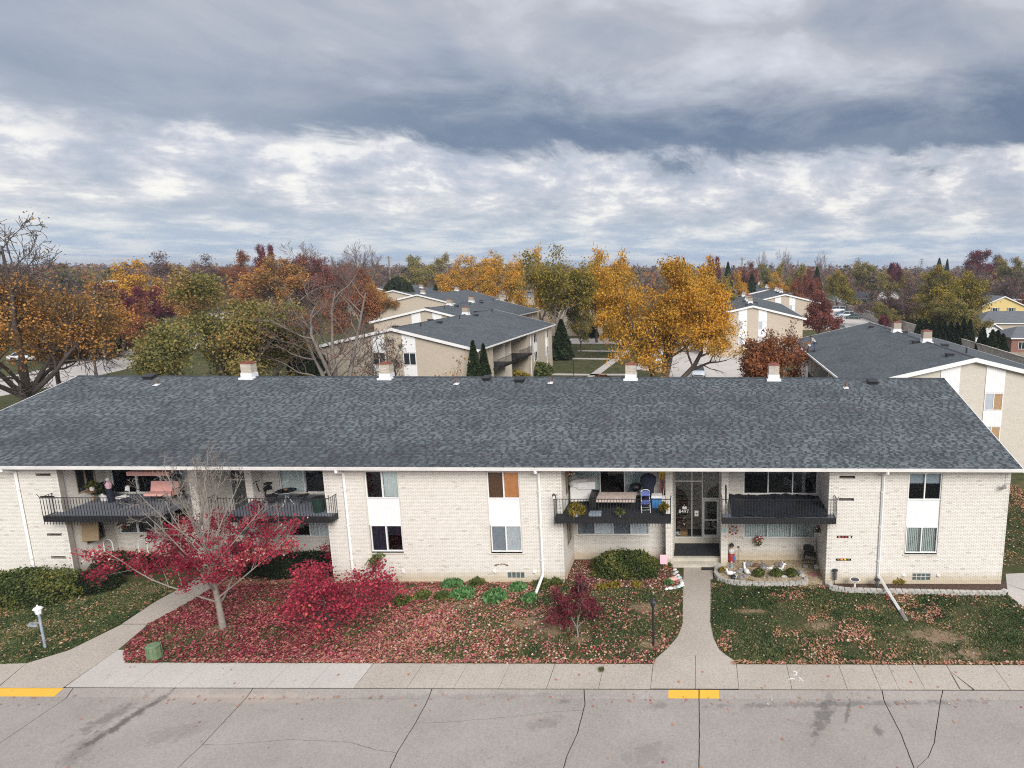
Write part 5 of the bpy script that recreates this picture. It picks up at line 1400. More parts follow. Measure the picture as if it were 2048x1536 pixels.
def tree_meshes(key, mat_wood, mat_leaf, H, Rc, seed=1, n_leaf=6000, leaf=0.22, keep=None, spread=0.35, tri_lvl=9, clump=0.3, twig_mat=None, bias=0.0, **kw):
    tubes, twig = grow(seed, H=H, **kw)
    P = np.array([t[0] for t in twig]); zmax = np.percentile(P[:, 2], 99.5); rr_ = np.percentile(np.hypot(P[:, 0], P[:, 1]), 93)
    sz, sx = H / zmax, Rc / rr_
    def S(p): return (p[0] * sx if False else p[0] * (1 + (sx - 1) * min(1, max(0, p[2] * sz / (H * .25)))), p[1] * (1 + (sx - 1) * min(1, max(0, p[2] * sz / (H * .25)))), p[2] * sz)
    wood = MB(); twigs = MB()
    for pts, rad, lvl in tubes:
        n = 8 if lvl == 0 else 6 if lvl == 1 else 4 if lvl == 2 else 3
        (wood if lvl < 3 else twigs).tube([S(p) for p in pts], rad, n, caps=False)
    wm = wood.mesh(key + '_wood', mat_wood, smooth=True)
    tm = twigs.mesh(key + '_twigs', twig_mat or mat_wood, smooth=True) if twigs.v else None
    lm = None
    if n_leaf:
        rg = np.random.default_rng(seed)
        Q = np.array([S(t[0]) for t in twig])
        cl = rg.normal(size=len(Q)) * clump
        if keep is not None:
            k = np.array([keep(q) for q in Q]); k = rg.random(len(Q)) < k
            Q = Q[k]; cl = cl[k]
        # neighbouring twigs share a tone: light and dark clumps of leaf colour
        cell = np.floor(Q / (Rc * .28)).astype(int); h = (cell[:, 0] * 73856093 ^ cell[:, 1] * 19349663 ^ cell[:, 2] * 83492791) % 997 / 997.0
        idx = rg.integers(0, len(Q), n_leaf)
        pos = Q[idx] + rg.normal(size=(n_leaf, 3)) * spread * np.array([1, 1, .7])
        pos[:, 2] = np.maximum(pos[:, 2], 0.1)
        tone = np.clip(0.5 + bias + (h[idx] - .5) * .5 + cl[idx] * .4 + rg.normal(size=n_leaf) * .14, 0, 1)
        lm = np_quads(key + '_leaves', leaf_quads(pos, leaf * rg.uniform(.6, 1.3, n_leaf), rg=rg), mat_leaf, tone)
    return wm, tm, lm
PROTO = {}
def plant(key, x, y, label, sxy=1.0, sz=1.0, rot=None, group=None, category='tree', name='tree', z=0.0):
    wm, tm, lm = PROTO[key]
    t = thing(name, (x, y, z), label, category, group)
    t.rotation_euler = (0, 0, random.uniform(0, 6.28) if rot is None else rot)
    t.scale = (sxy, sxy, sz)
    obj('trunk', wm, t)
    if tm is not None: obj('branches', tm, t)
    if lm is not None: obj('crown', lm, t)
    return t
def P_(key, *a, **k): PROTO[key] = tree_meshes(key, *a, **k)

# kinds for the middle distance, built at 13 m high and 6.5 m crown radius
RMIN = 0.022
mid = dict(H=13, Rc=6.2, r0=.26, first=.22, kids=(6, 5, 4), n_leaf=17000, leaf=.24, spread=.5)
P_('gold_a', M_BARKDK, M_LEAF_GOLD, seed=3, **mid)
P_('gold_b', M_BARKDK, M_LEAF_GOLD, seed=14, **{**mid, 'n_leaf': 11000, 'limbs': 6})
P_('orange', M_BARKDK, M_LEAF_ORANGE, seed=5, **mid)
P_('orange_high', M_BARKDK, M_LEAF_ORANGE, seed=15, **{**mid, 'first': .34, 'n_leaf': 14000, 'keep': lambda q: 1.0 if q[2] > 5.6 else 0.0})
P_('rust', M_BARKDK, M_LEAF_RUST, seed=6, **mid)
P_('redbrown', M_BARKDK, M_LEAF_REDBROWN, seed=7, **{**mid, 'n_leaf': 12000})
P_('maroon', M_BARKDK, M_LEAF_MAROON, seed=8, **mid)
P_('olive', M_BARKDK, M_LEAF_OLIVE, seed=9, **mid)
P_('yolive', M_BARKDK, M_LEAF_YOLIVE, seed=10, **mid)
P_('mauve', M_BARKDK, M_LEAF_MAUVE, seed=11, twig_mat=M_TWIG, **{**mid, 'n_leaf': 9000, 'leaf': .2, 'kids': (7, 6, 5)})
P_('bare', M_BARK, M_LEAF_MAUVE, seed=12, twig_mat=M_TWIG, **{**mid, 'n_leaf': 0, 'kids': (8, 7, 6), 'up': .5})

def blobby_far(key, mat, seed, H=10, Rc=3, n=2600, size=.5, cone=False):
    """dense evergreen: trunk plus leaf shell, conical or rounded"""
    rg = np.random.default_rng(seed)
    t = rg.random(n) ** (.75 if cone else .9); az = rg.random(n) * 6.283
    if cone: rad = Rc * (1 - t) ** .8 * (0.75 + .35 * rg.random(n)) * (1 + .12 * np.sin(az * 5 + t * 20)); z = .1 * H * 0 + .15 + t * (H - .15)
    else:
        ph = np.arccos(1 - 2 * t); rad = Rc * np.sin(ph) * (.7 + .35 * rg.random(n)); z = H * .55 - np.cos(ph) * H * .45
    pos = np.stack([rad * np.cos(az), rad * np.sin(az), z], 1)
    tone = np.clip(.5 + .3 * np.sin(az * 3 + z * 1.3) * rg.random(n) + rg.normal(size=n) * .18, 0, 1)
    lm = np_quads(key + '_leaves', leaf_quads(pos, size * rg.uniform(.6, 1.3, n), rg=rg, up=1.5), mat, tone)
    w_ = MB(); w_.tube([(0, 0, -.1), (0, 0, H * .9)], [Rc * .1, Rc * .02], 6)
    if cone: w_.lathe([(Rc * .7, .1), (Rc * .72, H * .25), (Rc * .42, H * .6), (.02, H * .93)], (0, 0, 0), 10, 1)
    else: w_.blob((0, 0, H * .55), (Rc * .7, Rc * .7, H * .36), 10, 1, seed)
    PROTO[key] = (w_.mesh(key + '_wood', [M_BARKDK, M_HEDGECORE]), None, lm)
blobby_far('arb', M_LEAF_ARB, 31, 6.5, 1.15, 5200, .26, True)
blobby_far('conifer', M_LEAF_ARB, 32, 11, 3.2, 3600, .55, True)
blobby_far('spruce_dark', M_LEAF_DARK, 33, 7, 4.2, 5000, .5, False)

def at_tree(key, px, top, Y, wpx, label, protoH=13.0, protoR=6.2, **kw):
    H = W(px, top, Y)[1]; x = WX(px, H * .6, Y); r_ = wpx / 2 * Y / FPX
    return plant(key, x, Y, label, r_ / protoR, H / protoH, **kw)
# --- hero trees behind the roof
RMIN = 0.014
P_('gold_hero', M_BARKDK, M_LEAF_GOLD, H=15.0, Rc=7.3, seed=41, n_leaf=54000, leaf=.155, r0=.36, kids=(7, 6, 4), spread=.42, forks=[(170, 24), (20, 11), (95, 14), (250, 15)], up=.35, ratio=.62, keep=lambda q: 0.0 if (q[2] < 5.7 and q[0] > .3) else 1.0)
g_x = WX(1322, 9, 70); plant('gold_hero', g_x, 70, 'large golden honey locust with dark forked stems behind the roof right of centre', rot=0.2)
P_('gold_tall', M_BARK, M_LEAF_YOLIVE, H=17.4, Rc=6.6, seed=43, n_leaf=16000, leaf=.24, r0=.3, kids=(7, 6, 4), spread=.5, first=.3, keep=lambda q: .35 if q[2] > 13.5 else 1.0)
plant('gold_tall', WX(1118, 10, 106), 106, 'tall half-bare yellow-green locust behind the corner of the middle building')
P_('olive_hero', M_BARKDK, M_LEAF_OLIVE, H=13.6, Rc=6.4, seed=44, n_leaf=54000, leaf=.155, r0=.34, first=.16, limbs=6, kids=(7, 6, 4), spread=.5, tilt=(30, 75))
plant('olive_hero', WX(455, 7, 60), 60, 'broad olive-green tree turning brown, left of centre behind the roof')
P_('bare_hero', M_BARK, M_LEAF_RUST, H=15.2, Rc=5.6, seed=46, n_leaf=350, leaf=.13, r0=.26, kids=(8, 7, 5), twig_mat=M_TWIG, forks=[(0, 10), (170, 7), (90, 20), (240, 24)], up=.4, ratio=.55)
plant('bare_hero', WX(668, 8, 59), 59, 'tall bare grey tree with several stems behind the roof, left of centre')
P_('crab', M_BARKDK, M_LEAF_RUST, H=8.6, Rc=4.0, seed=47, n_leaf=350, leaf=.13, r0=.16, first=.25, kids=(8, 7, 5), up=.05, wig=.3, tilt=(35, 75), drop=.05)
plant('crab', WX(775, 6, 60.5), 60.5, 'dark tangled bare crabapple in front of the middle building gable')
P_('sapling', M_BARKPALE, M_LEAF_ORANGE, H=6.2, Rc=2.2, seed=48, n_leaf=260, leaf=.18, r0=.06, first=.3, kids=(6, 5), up=.2)
plant('sapling', WX(908, 5, 60), 60, 'small thin sapling with a few tan leaves, left of the arborvitae pair')
P_('rust_hero', M_BARKDK, M_LEAF_RUST, H=9.0, Rc=3.5, seed=49, n_leaf=18000, leaf=.17, r0=.16, first=.2, limbs=6, kids=(6, 6, 4), spread=.35, tilt=(20, 65), keep=lambda q: .12 if q[2] > 7.6 else 1.0)
plant('rust_hero', WX(1540, 5, 64), 64, 'rust-brown crabapple in front of the parking lot behind the roof')
RMIN = 0.022
P_('locust_left', M_BARKDK, M_LEAF_ORANGE, H=18.6, Rc=8.4, seed=52, n_leaf=26000, leaf=.145, r0=.4, first=.2, limbs=8, kids=(9, 7, 6), spread=.5, tilt=(14, 58), up=.2, leader=False, twig_mat=M_BARKDK,
   keep=lambda q: .04 if q[2] > 13.8 else (.5 if q[2] > 11.5 else 0.0 if q[2] < 6.3 and q[0] > -3 else 1.0))
RMIN = 0.016
plant('locust_left', WX(30, 10, 57), 57, 'huge locust with bare twiggy top and orange lower leaves at the left edge', rot=0.3)
P_('red_mid', M_BARKDK, M_LEAF_REDBROWN, H=9.6, Rc=3.8, seed=53, n_leaf=16000, leaf=.2, r0=.2, first=.2, limbs=6, kids=(6, 6, 4), spread=.4, tilt=(30, 70))
plant('red_mid', WX(1636, 5, 128), 128, 'spreading brick-red tree between the right-hand building and the one with white panels')
# --- middle distance
LT = [
 ('orange_high', 100, 570, 68, 190, 'orange locust in front of the dark spruces on the far left'),
 ('orange_high', 178, 600, 86, 100, 'orange-leaved tree left of the maroon trees'),
 ('gold_b', 240, 523, 150, 130, 'amber tree below the skyline, right of the leafless crown at the left edge'),
 ('maroon', 222, 572, 118, 80, 'dark maroon tree beside the street light'),
 ('maroon', 240, 622, 103, 85, 'dark maroon tree nearest the lane'),
 ('maroon', 310, 575, 134, 86, 'maroon tree right of the parked cars on the left'),
 ('rust', 285, 606, 100, 90, 'brown-green tree where the lane disappears'),
 ('mauve', 340, 510, 190, 120, 'leafless mauve tree with greenish top, leftmost on the skyline'),
 ('mauve', 405, 514, 205, 100, 'leafless mauve tree, second on the left skyline'),
 ('orange', 390, 560, 130, 120, 'orange tree above the broad olive tree'),
 ('rust', 478, 507, 210, 78, 'rusty red tree rising on the left skyline'),
 ('maroon', 531, 493, 230, 46, 'thin dark red tree top standing highest on the left skyline'),
 ('orange', 545, 520, 165, 120, 'orange tree under the thin dark red top'),
 ('rust', 520, 590, 88, 170, 'rust and green tree between the olive tree and the bare grey tree'),
 ('redbrown', 610, 517, 175, 110, 'red-brown tree on the skyline behind the bare grey tree'),
 ('redbrown', 660, 520, 180, 100, 'red-brown tree right behind the tall bare grey tree'),
 ('bare', 630, 488, 205, 110, 'bare grey crown standing above the red-brown trees'),
 ('bare', 722, 490, 158, 104, 'bare spreading crown left of the utility pole'),
 ('bare', 690, 500, 215, 60, 'thin bare crown between two larger bare ones'),
 ('rust', 715, 545, 118, 110, 'rust-orange tree beside the left row of gables'),
 ('orange', 745, 560, 145, 70, 'orange tree touching the far beige gables'),
 ('mauve', 800, 525, 280, 80, 'greyish leafless tree right of the utility pole'),
 ('olive', 845, 512, 240, 84, 'green-grey tree on the skyline left of the golden trees'),
 ('gold_b', 912, 514, 188, 84, 'golden tree, leftmost of the golden row beyond the roofs'),
 ('gold_a', 960, 512, 184, 96, 'golden tree in the middle of the golden row beyond the roofs'),
 ('gold_a', 1012, 520, 176, 80, 'golden tree at the right end of the golden row beyond the roofs'),
 ('gold_b', 1078, 500, 128, 80, 'sparse golden tree just left of the tall yellow-green locust'),
 ('gold_b', 1190, 503, 126, 110, 'golden tree with bare top between the tall locust and the large golden one'),
 ('gold_a', 1245, 518, 118, 100, 'golden tree hidden partly behind the large golden locust'),
 ('olive', 1160, 600, 112, 60, 'thin greenish tree by the half hidden building'),
 ('gold_a', 1390, 528, 120, 110, 'golden tree behind the right side of the large golden locust'),
 ('gold_a', 1240, 600, 104, 90, 'lower golden tree left of the large golden locust'),
 ('maroon', 1424, 516, 262, 40, 'small dark red tree right of the golden locust on the skyline'),
 ('gold_b', 1478, 546, 172, 44, 'bright yellow-gold tree above the far dark roof'),
 ('olive', 1452, 556, 136, 52, 'dark sparse tree at the left corner of the white panelled building'),
 ('redbrown', 1492, 527, 232, 50, 'red-brown tree behind the bright yellow-gold one'),
 ('bare', 1531, 504, 252, 36, 'leafless crown, leftmost of three on the right skyline'),
 ('bare', 1580, 502, 250, 52, 'leafless crown, middle of three on the right skyline'),
 ('bare', 1645, 506, 250, 44, 'rounded leafless crown, rightmost of three on the right skyline'),
 ('olive', 1542, 528, 205, 52, 'olive tree under the leftmost leafless crown'),
 ('olive', 1590, 532, 215, 44, 'olive tree under the middle leafless crown'),
 ('gold_b', 1556, 546, 184, 54, 'amber tree behind the second building of the right row'),
 ('redbrown', 1612, 542, 182, 46, 'dusky red-brown tree left of the green-orange one'),
 ('rust', 1592, 566, 160, 46, 'rust tree rising over the second building of the right row'),
 ('yolive', 1672, 545, 214, 62, 'round green-orange tree behind the white van'),
 ('olive', 1745, 526, 240, 76, 'olive tree on the skyline right of the lattice tower'),
 ('maroon', 1790, 528, 268, 42, 'crimson tree top right of the olive skyline tree'),
 ('yolive', 1812, 545, 235, 40, 'small yellow-green tree above the white houses'),
 ('mauve', 1762, 582, 158, 110, 'grey leafless tree behind the wall, above the parked cars'),
 ('mauve', 1808, 575, 152, 90, 'mauve leafless tree behind the wall, next to the yellow-olive one'),
 ('olive', 1772, 605, 150, 50, 'low green bush-like tree behind the wall'),
 ('mauve', 1840, 548, 205, 90, 'leafless brownish tree right of the white houses'),
 ('yolive', 1872, 536, 188, 90, 'yellow-tinged tree with the highest crown behind the yellow-olive tree'),
 ('yolive', 1870, 580, 128, 130, 'large yellow-olive tree behind the boundary wall'),
 ('yolive', 1935, 550, 140, 110, 'olive-orange tree left of the yellow house'),
 ('olive', 1918, 600, 122, 90, 'grey-green tree between the hedge and the yellow house'),
 ('mauve', 1965, 532, 235, 90, 'leafless tree under the crimson skyline tree'),
 ('maroon', 1966, 504, 300, 88, 'big crimson tree highest on the right skyline'),
 ('mauve', 2012, 545, 200, 80, 'leafless tree behind the yellow house'),
 ('olive', 2032, 516, 262, 66, 'green tree on the skyline at the right edge'),
 ('rust', 2045, 590, 190, 50, 'rust tree right of the yellow house'),
 ('maroon', 1768, 632, 132, 24, 'small red shrub-like tree against the boundary wall'),
]
for k, px, top, Y, wd, lb in LT: at_tree(k, px, top, Y, wd, lb)
for px, top, Y, lb in ((950, 684, 66, 'taller arborvitae of the pair at the middle building corner'), (970, 690, 67, 'shorter arborvitae of the pair at the middle building corner'),
                       (1123, 640, 103, 'tall arborvitae standing on the lawn by the far corner of the middle building'), (1184, 632, 134, 'arborvitae beside the half hidden building')):
    H = W(px, top, Y)[1]; plant('arb', WX(px, 3, Y), Y, lb, {66: .95, 67: .85, 103: 1.5, 134: 1.05}[Y], H / 6.5, category='arborvitae', name='arborvitae')
for i, (px, top, Y) in enumerate(((1965, 655, 106), (1984, 660, 104), (1995, 661, 106.5), (2005, 668, 104.5))):
    H = W(px, top, Y)[1]; plant('arb', WX(px, 3, Y), Y, ['leftmost', 'second', 'third', 'rightmost'][i] + ' of four arborvitae beyond the wall near the brick house', 1.15, H / 6.5, category='arborvitae', name='arborvitae', group='arborvitae beyond the boundary wall')
for i in range(9):
    px = 1838 + i * 12.5; Y = 122 - i * 1.2; plant('arb', WX(px, 3, Y), Y, 'dark arborvitae in the continuous hedge behind the boundary wall', 1.15, .78 + .1 * (i > 6), category='arborvitae', name='arborvitae', group='hedge of arborvitae behind the wall')
for key, px, top, Y, s, lb in (('conifer', 1455, 526, 245, .9, 'dark pine on the skyline right of the golden locust'), ('conifer', 1503, 548, 190, .75, 'blue-green spruce behind the far dark roof'), ('conifer', 1632, 536, 215, .85, 'dark spruce between leafless crowns'),
                           ('conifer', 1875, 518, 320, 1.1, 'pointed spruce left on the right skyline'), ('conifer', 1891, 520, 330, .8, 'pointed spruce right of another on the right skyline'), ('conifer', 872, 570, 185, .7, 'small dark spruce by the far dark roofs'), ('conifer', 1367, 518, 240, .9, 'pine top above the large golden locust')):
    H = W(px, top, Y)[1]; plant(key, WX(px, 6, Y), Y, lb, s, H / 11.0, category='conifer', name='conifer_tree')
for px, top, Y, s, lb in ((140, 668, 100, 1.1, 'dark spreading evergreen beside the lane, left one'), (200, 672, 104, .95, 'dark spreading evergreen beside the lane, right one'), (800, 562, 172, .9, 'low dark evergreen beyond the far beige gables'), (620, 705, 66, .45, 'small dark evergreen by the middle building left corner')):
    H = W(px, top, Y)[1]; plant('spruce_dark', WX(px, 3, Y), Y, lb, s, H / 6.6, category='evergreen', name='evergreen_tree')

# the wood and suburbs that close the view: nobody could count these crowns
rg = np.random.default_rng(77)
FP = []; FT = []; trunkmb = MB()
N = 1500
for i in range(N):
    Y = 190 + 900 * rg.random() ** 1.5
    X = rg.uniform(-1.18, .60) * Y
    if Y < 260 and (-110 < X < -60 or 0 < X < 48): continue
    if Y < 230 and X > -60: continue
    H = rg.uniform(8.5, 15.5) * (1.0 if Y < 600 else 1.08); r_ = rg.uniform(2.8, 5.2)
    sp_ = rg.choice([.05, .15, .25, .38, .5, .66, .82, .97], p=[.14, .15, .14, .15, .10, .14, .12, .06])
    n = int(110 if Y < 350 else 60 if Y < 600 else 34)
    u = rg.normal(size=(n, 3)); u /= np.linalg.norm(u, axis=1)[:, None]
    rad = (.55 + .5 * rg.random(n))[:, None]
    p = u * rad * np.array([r_, r_, H * .42]) + np.array([X, Y, H * .58])
    FP.append(leaf_quads(p, (0.9 if Y < 350 else 1.4 if Y < 600 else 2.1) * rg.uniform(.6, 1.2, n), rg=rg)); FT.append(np.clip(sp_ + rg.normal(size=n) * .05, 0, 1))
    if Y < 400: trunkmb.tube([(X, Y, 0), (X + rg.uniform(-.5, .5), Y, H * .6)], [.22, .08], 4, caps=False)
fw = obj('distant_wood', np_quads('distant_wood', np.concatenate(FP), M_LEAF_FAR, np.concatenate(FT)), None, kind='stuff')
solo(fw, 'autumn woods and garden trees filling the flat land to the horizon', 'woodland')
trunkmb.build('trunks', M_BARKDK, fw, kind='stuff')

# lattice towers, pole and street light
def lattice(px, top, Y, label):
    z = W(px, top, Y)[1]; x = WX(px, z * .5, Y); t = thing('transmission_tower', (x, Y, 0), label, 'transmission tower')
    m = MB(); r_ = .09 * Y / 250; b_2 = z * .09
    for sx in (-1, 1):
        for sy in (-1, 1): m.tube([(x + sx * b_2, Y + sy * b_2, 0), (x + sx * .5, Y + sy * .5, z * .75), (x, Y, z)], r_, 4)
    n = 9
    for k in range(n):
        z0, z1 = z * .95 * k / n, z * .95 * (k + 1) / n; w0, w1 = b_2 + (.4 - b_2) * k / n, b_2 + (.4 - b_2) * (k + 1) / n
        for s in (-1, 1): m.tube([(x + s * w0, Y - w0, z0), (x - s * w1, Y - w1, z1)], r_ * .7, 3)
    m.build('lattice', M_GALV, t)
    for f, w_ in ((.72, .17), (.82, .2), (.92, .13)):
        q = MB(); q.tube([(x - z * w_, Y, z * f), (x, Y, z * f + .6), (x + z * w_, Y, z * f)], r_, 4); q.tube([(x - z * w_, Y, z * f), (x + z * w_, Y, z * f)], r_ * .8, 4); q.build('crossarm', M_GALV, t)
lattice(1716, 512, 520, 'tall lattice transmission tower on the right skyline'); lattice(1842, 516, 760, 'smaller lattice tower farther right on the skyline')
def pole(px, top, Y, label, r_=.18):
    z = W(px, top, Y)[1]; x = WX(px, z * .5, Y); t = thing('utility_pole', (x, Y, 0), label, 'pole')
    m = MB(); m.tube([(x, Y, 0), (x, Y, z)], [r_ * 1.2, r_], 6); m.build('post', M_BARK, t)
    m = MB(); m.box(x - 1.2, x + 1.2, Y - .1, Y + .1, z - .9, z - .6); m.build('crossarm', M_BARK, t)
pole(780, 512, 260, 'utility pole with crossarm above the left roofs', .28); pole(1483, 515, 300, 'thin pole on the skyline above the yellow-gold tree', .25)
x, Y = WX(193, 8, 100), 100; zt = W(193, 573, Y)[1]
t = thing('street_light', (x, Y, 0), 'street light with a curved arm among the trees on the left', 'street light')
m = MB(); m.tube([(x, Y, 0), (x, Y, zt)], [.14, .09], 8); m.build('post', M_ALU, t)
m = MB(); m.tube([(x, Y, zt - .1), (x + 1.2, Y, zt + .5), (x + 2.4, Y, zt + .85), (x + 2.9, Y, zt + .85)], .06, 6); m.obox((x + 3.2, Y, zt + .84), (.9, .3, .14)); m.build('lamp_arm', M_ALU, t)
# slim lamp on the rear lawn
def lamp_post(x, y, h, label, black=True):
    t = thing('lamp_post', (x, y, 0), label, 'lamp post')
    mt = M_BLACK if black else M_GALV
    m = MB(); m.tube([(x, y, 0), (x, y, h - .3)], .045, 10); m.build('post', mt, t)
    m = MB(); m.lathe([(.05, 0), (.09, .04), (.12, .22), (.11, .24)], (x, y, h - .32), 8); m.build('lamp_glass', M_PERGLASS if not black else M_DARKGLASS, t)
    m = MB(); m.lathe([(.16, 0), (.13, .05), (.04, .11), (.015, .17)], (x, y, h - .08), 8); m.build('lamp_cap', M_WHITE if not black else mt, t)
    return t
g_ = G(1147, 752); lamp_post(WX(1147, 1, 86), 86, 2.4, 'small black lamp post on the rear lawn beyond the roof')
RMIN = 0.0045
# ------------------------------------------------------------------ front garden plants
P_('maple_front', M_BARKPALE, M_LEAF_RED, H=7.7, Rc=2.65, seed=61, n_leaf=13000, leaf=.07, r0=.105, first=.62, limbs=22, along=.22, kids=(7, 6, 3), spread=.14, tilt=(20, 66), up=.16, wig=.07, ratio=.5, twig_mat=M_BARKPALE,
   keep=lambda q: (0.0 if q[2] > 4.4 or (math.hypot(q[0], q[1]) < .9) else (1.0 if q[2] < 2.9 else .3)) * (1.0 if q[0] * .877 - q[1] * .48 < 1.0 else .6))
gx, gy = G(447, 1256); plant('maple_front', gx, gy, 'nearly bare red maple with pale trunk on the leaf-covered lawn, crimson leaves low down', rot=0.5)
P_('scarlet_bush', M_BARKDK, M_LEAF_BRIGHT, H=2.9, Rc=2.1, seed=62, n_leaf=6800, leaf=.08, r0=.05, kids=(6, 5, 4), forks=[(0, 35), (70, 28), (150, 40), (220, 35), (300, 30), (110, 8)], spread=.2, up=.12, clump=.35)
gx, gy = G(662, 1262); plant('scarlet_bush', gx, gy, 'bright scarlet Japanese maple spreading low over fallen leaves', rot=1.2)
P_('maroon_bush', M_BARKPALE, M_LEAF_MAROON, H=2.45, Rc=1.05, seed=63, n_leaf=3800, leaf=.075, r0=.035, first=.25, limbs=6, kids=(6, 5, 4), spread=.09, tilt=(20, 60))
gx, gy = G(1157, 1272); plant('maroon_bush', gx, gy, 'small deep maroon Japanese maple on the middle lawn', rot=.4)
P_('rose_shrub', M_BARKDK, M_LEAF_GREEN, H=1.7, Rc=.95, seed=64, n_leaf=2600, leaf=.09, r0=.02, kids=(6, 5), forks=[(0, 30), (90, 25), (180, 30), (270, 35)], spread=.12)
gx, gy = G(770, 1152); plant('rose_shrub', gx, gy, 'leafy green shrub against the brick wall behind the scarlet maple', category='shrub', name='shrub')
P_('red_sprig', M_BARKDK, M_LEAF_BRIGHT, H=1.6, Rc=.9, seed=65, n_leaf=700, leaf=.09, r0=.015, kids=(5, 4), forks=[(0, 30), (100, 20), (200, 38)], spread=.1)
gx, gy = G(690, 1150); plant('red_sprig', gx, gy + .3, 'red-leaved sprig shrub by the second downspout', category='shrub', name='shrub')

def hedge(px, Y, z0, rx, ry, h, mat, n, label, leaf=.07, seed=1, boxy=2.4, ang=0.0, name='hedge', category='hedge'):
    x0 = WX(px, .4, Y)
    rg = np.random.default_rng(seed)
    u = rg.normal(size=(n, 3)); u[:, 2] = np.abs(u[:, 2]); u /= (np.abs(u) ** boxy).sum(1)[:, None] ** (1 / boxy)
    wob = 1 + .10 * np.sin(u[:, 0] * 7 + seed) * np.cos(u[:, 1] * 6 + u[:, 2] * 5) + .05 * rg.normal(size=n)
    rad = (.72 + .28 * rg.random(n) ** .4) * wob
    p = u * rad[:, None] * np.array([rx, ry, h])
    c, s = math.cos(ang), math.sin(ang)
    tone = np.clip(.48 + .22 * np.sin(u[:, 0] * 5 + 1.3 * seed + u[:, 2] * 4) + rg.normal(size=n) * .2, 0, 1)
    t = thing(name, (x0, Y, z0), label, category); t.rotation_euler = (0, 0, ang)
    obj('leaves', np_quads('hedge_leaves', leaf_quads(p, leaf * rg.uniform(.6, 1.4, n), rg=rg), mat, tone), t)
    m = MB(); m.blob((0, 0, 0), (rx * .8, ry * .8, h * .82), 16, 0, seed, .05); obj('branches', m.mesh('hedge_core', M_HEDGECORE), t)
    return t
hedge(56, 27.1, 0, 2.1, 1.1, 1.25, M_LEAF_GREEN, 9000, 'long clipped green hedge at the left corner of the building', seed=1, ang=.12, boxy=3.2)
hedge(192, 28.0, 0, .95, .8, .95, M_LEAF_DARK, 3800, 'dark rounded bush beside the clipped hedge on the left', seed=2)
hedge(250, 29.9, 0, 1.8, .6, .9, M_LEAF_DARK, 3600, 'low dark hedge in front of the left balcony bay', seed=3)
hedge(586, 29.7, 0, 2.6, .9, 1.0, M_LEAF_DARK, 8000, 'wide very dark yew hedge beneath the balcony left of the second downspout', seed=4)
hedge(1252, 29.7, .05, 1.55, .8, 1.0, M_LEAF_GREEN, 9000, 'clipped boxwood hedge left of the 8497 entrance', seed=5, boxy=3)
def clump(px, py, r, h, mat, n, label, leaf=.1, seed=1, category='plant', name='leafy_plant', z=0.02, group=None, xy=None, up=2.0):
    gx, gy = xy or G(px, py); rg = np.random.default_rng(seed + int(px))
    a = rg.random(n) * 6.283; q = rg.random(n) ** .6
    p = np.stack([np.cos(a) * q * r, np.sin(a) * q * r, (1 - q * .7) * h * rg.random(n) ** .5 + .02], 1)
    o = obj(name, np_quads(name, leaf_quads(p, leaf * rg.uniform(.6, 1.3, n), rg=rg, up=up, stretch=2.2), mat, np.clip(.5 + rg.normal(size=n) * .25, 0, 1)))
    o.location = (gx, gy, z); return solo(o, label, category, group)
clump(991, 1198, .5, .42, M_LEAF_HOSTA, 420, 'bright green hosta clump below the ground-floor white shade window', .15)
hos = [(925, 1192, .6, 'pale green plants left of the hosta clump'), (955, 1168, .4, 'dark green plant by the wall, under the glass blocks'), (885, 1196, .35, 'small green plant at the left end of the plant strip'), (1035, 1178, .4, 'green plant in front of the glass block vent'),
       (1085, 1170, .5, 'dark green plant right of the bent downspout'), (1112, 1166, .45, 'dark green plant at the corner of the recess'), (905, 1170, .5, 'green plant against the wall left of the glass blocks'), (805, 1205, .4, 'low green plant right of the scarlet maple'),
       (845, 1195, .35, 'low green plant between scarlet maple and hosta'), (1060, 1200, .35, 'green tuft by the foot of the bent downspout')]
for i, (px, py, r_, lb) in enumerate(hos): clump(px, py, r_, .3, M_LEAF_HOSTA if i % 3 == 0 else M_LEAF_GREEN, 260, lb, .11, i)
clump(1796, 1166, .32, .45, M_LEAF_YOLIVE, 260, 'small yellow-green shrub in the walled bed right of the downspout', .07)
for i, (px, lb) in enumerate(((1517, 'leftmost of three dark tufted plants in the stone-edged bed'), (1553, 'middle one of three dark tufted plants in the stone-edged bed'), (1582, 'rightmost of three dark tufted plants in the stone-edged bed'))):
    clump(px, 1157, .30, .34, M_LEAF_GREEN, 520, lb, .075, i, z=.2)
clump(1443, 1150, .16, .22, M_LEAF_YOLIVE, 120, 'yellowish green plant at the curved end of the stone-edged bed', .07, 4, z=.2)
clump(1336, 1168, .22, .22, M_LEAF_HOSTA, 120, 'small green plant beside the painted stones left of the walk', .08, 5)
clump(1329, 1133, .14, .22, M_LEAF_ORANGE, 90, 'orange flowers below the pink sign', .08, 6)
clump(1340, 1134, .12, .3, M_LEAF_GREEN, 90, 'dark green plant at the foot of the left entrance pier', .08, 7)
clump(1640, 1218, .4, .08, M_LEAF_GREEN, 0 + 60, 'low dark weed patch on the right lawn', .06, 8)
clump(1203, 1342, .1, .12, M_LEAF_GREEN, 50, 'weed growing in a pavement joint', .06, 9)
for i, (px, py) in enumerate(((1500, 1168), (1230, 1172), (1275, 1172), (1205, 1176))):
    clump(px, py, .3, .16, M_LEAF_YOLIVE, 120, ['pale plant edging the lawn by the stone bed', 'straw-coloured plant before the boxwood hedge, left', 'straw-coloured plant before the boxwood hedge, right', 'straw-coloured plant by the maroon maple'][i], .07, 20 + i)

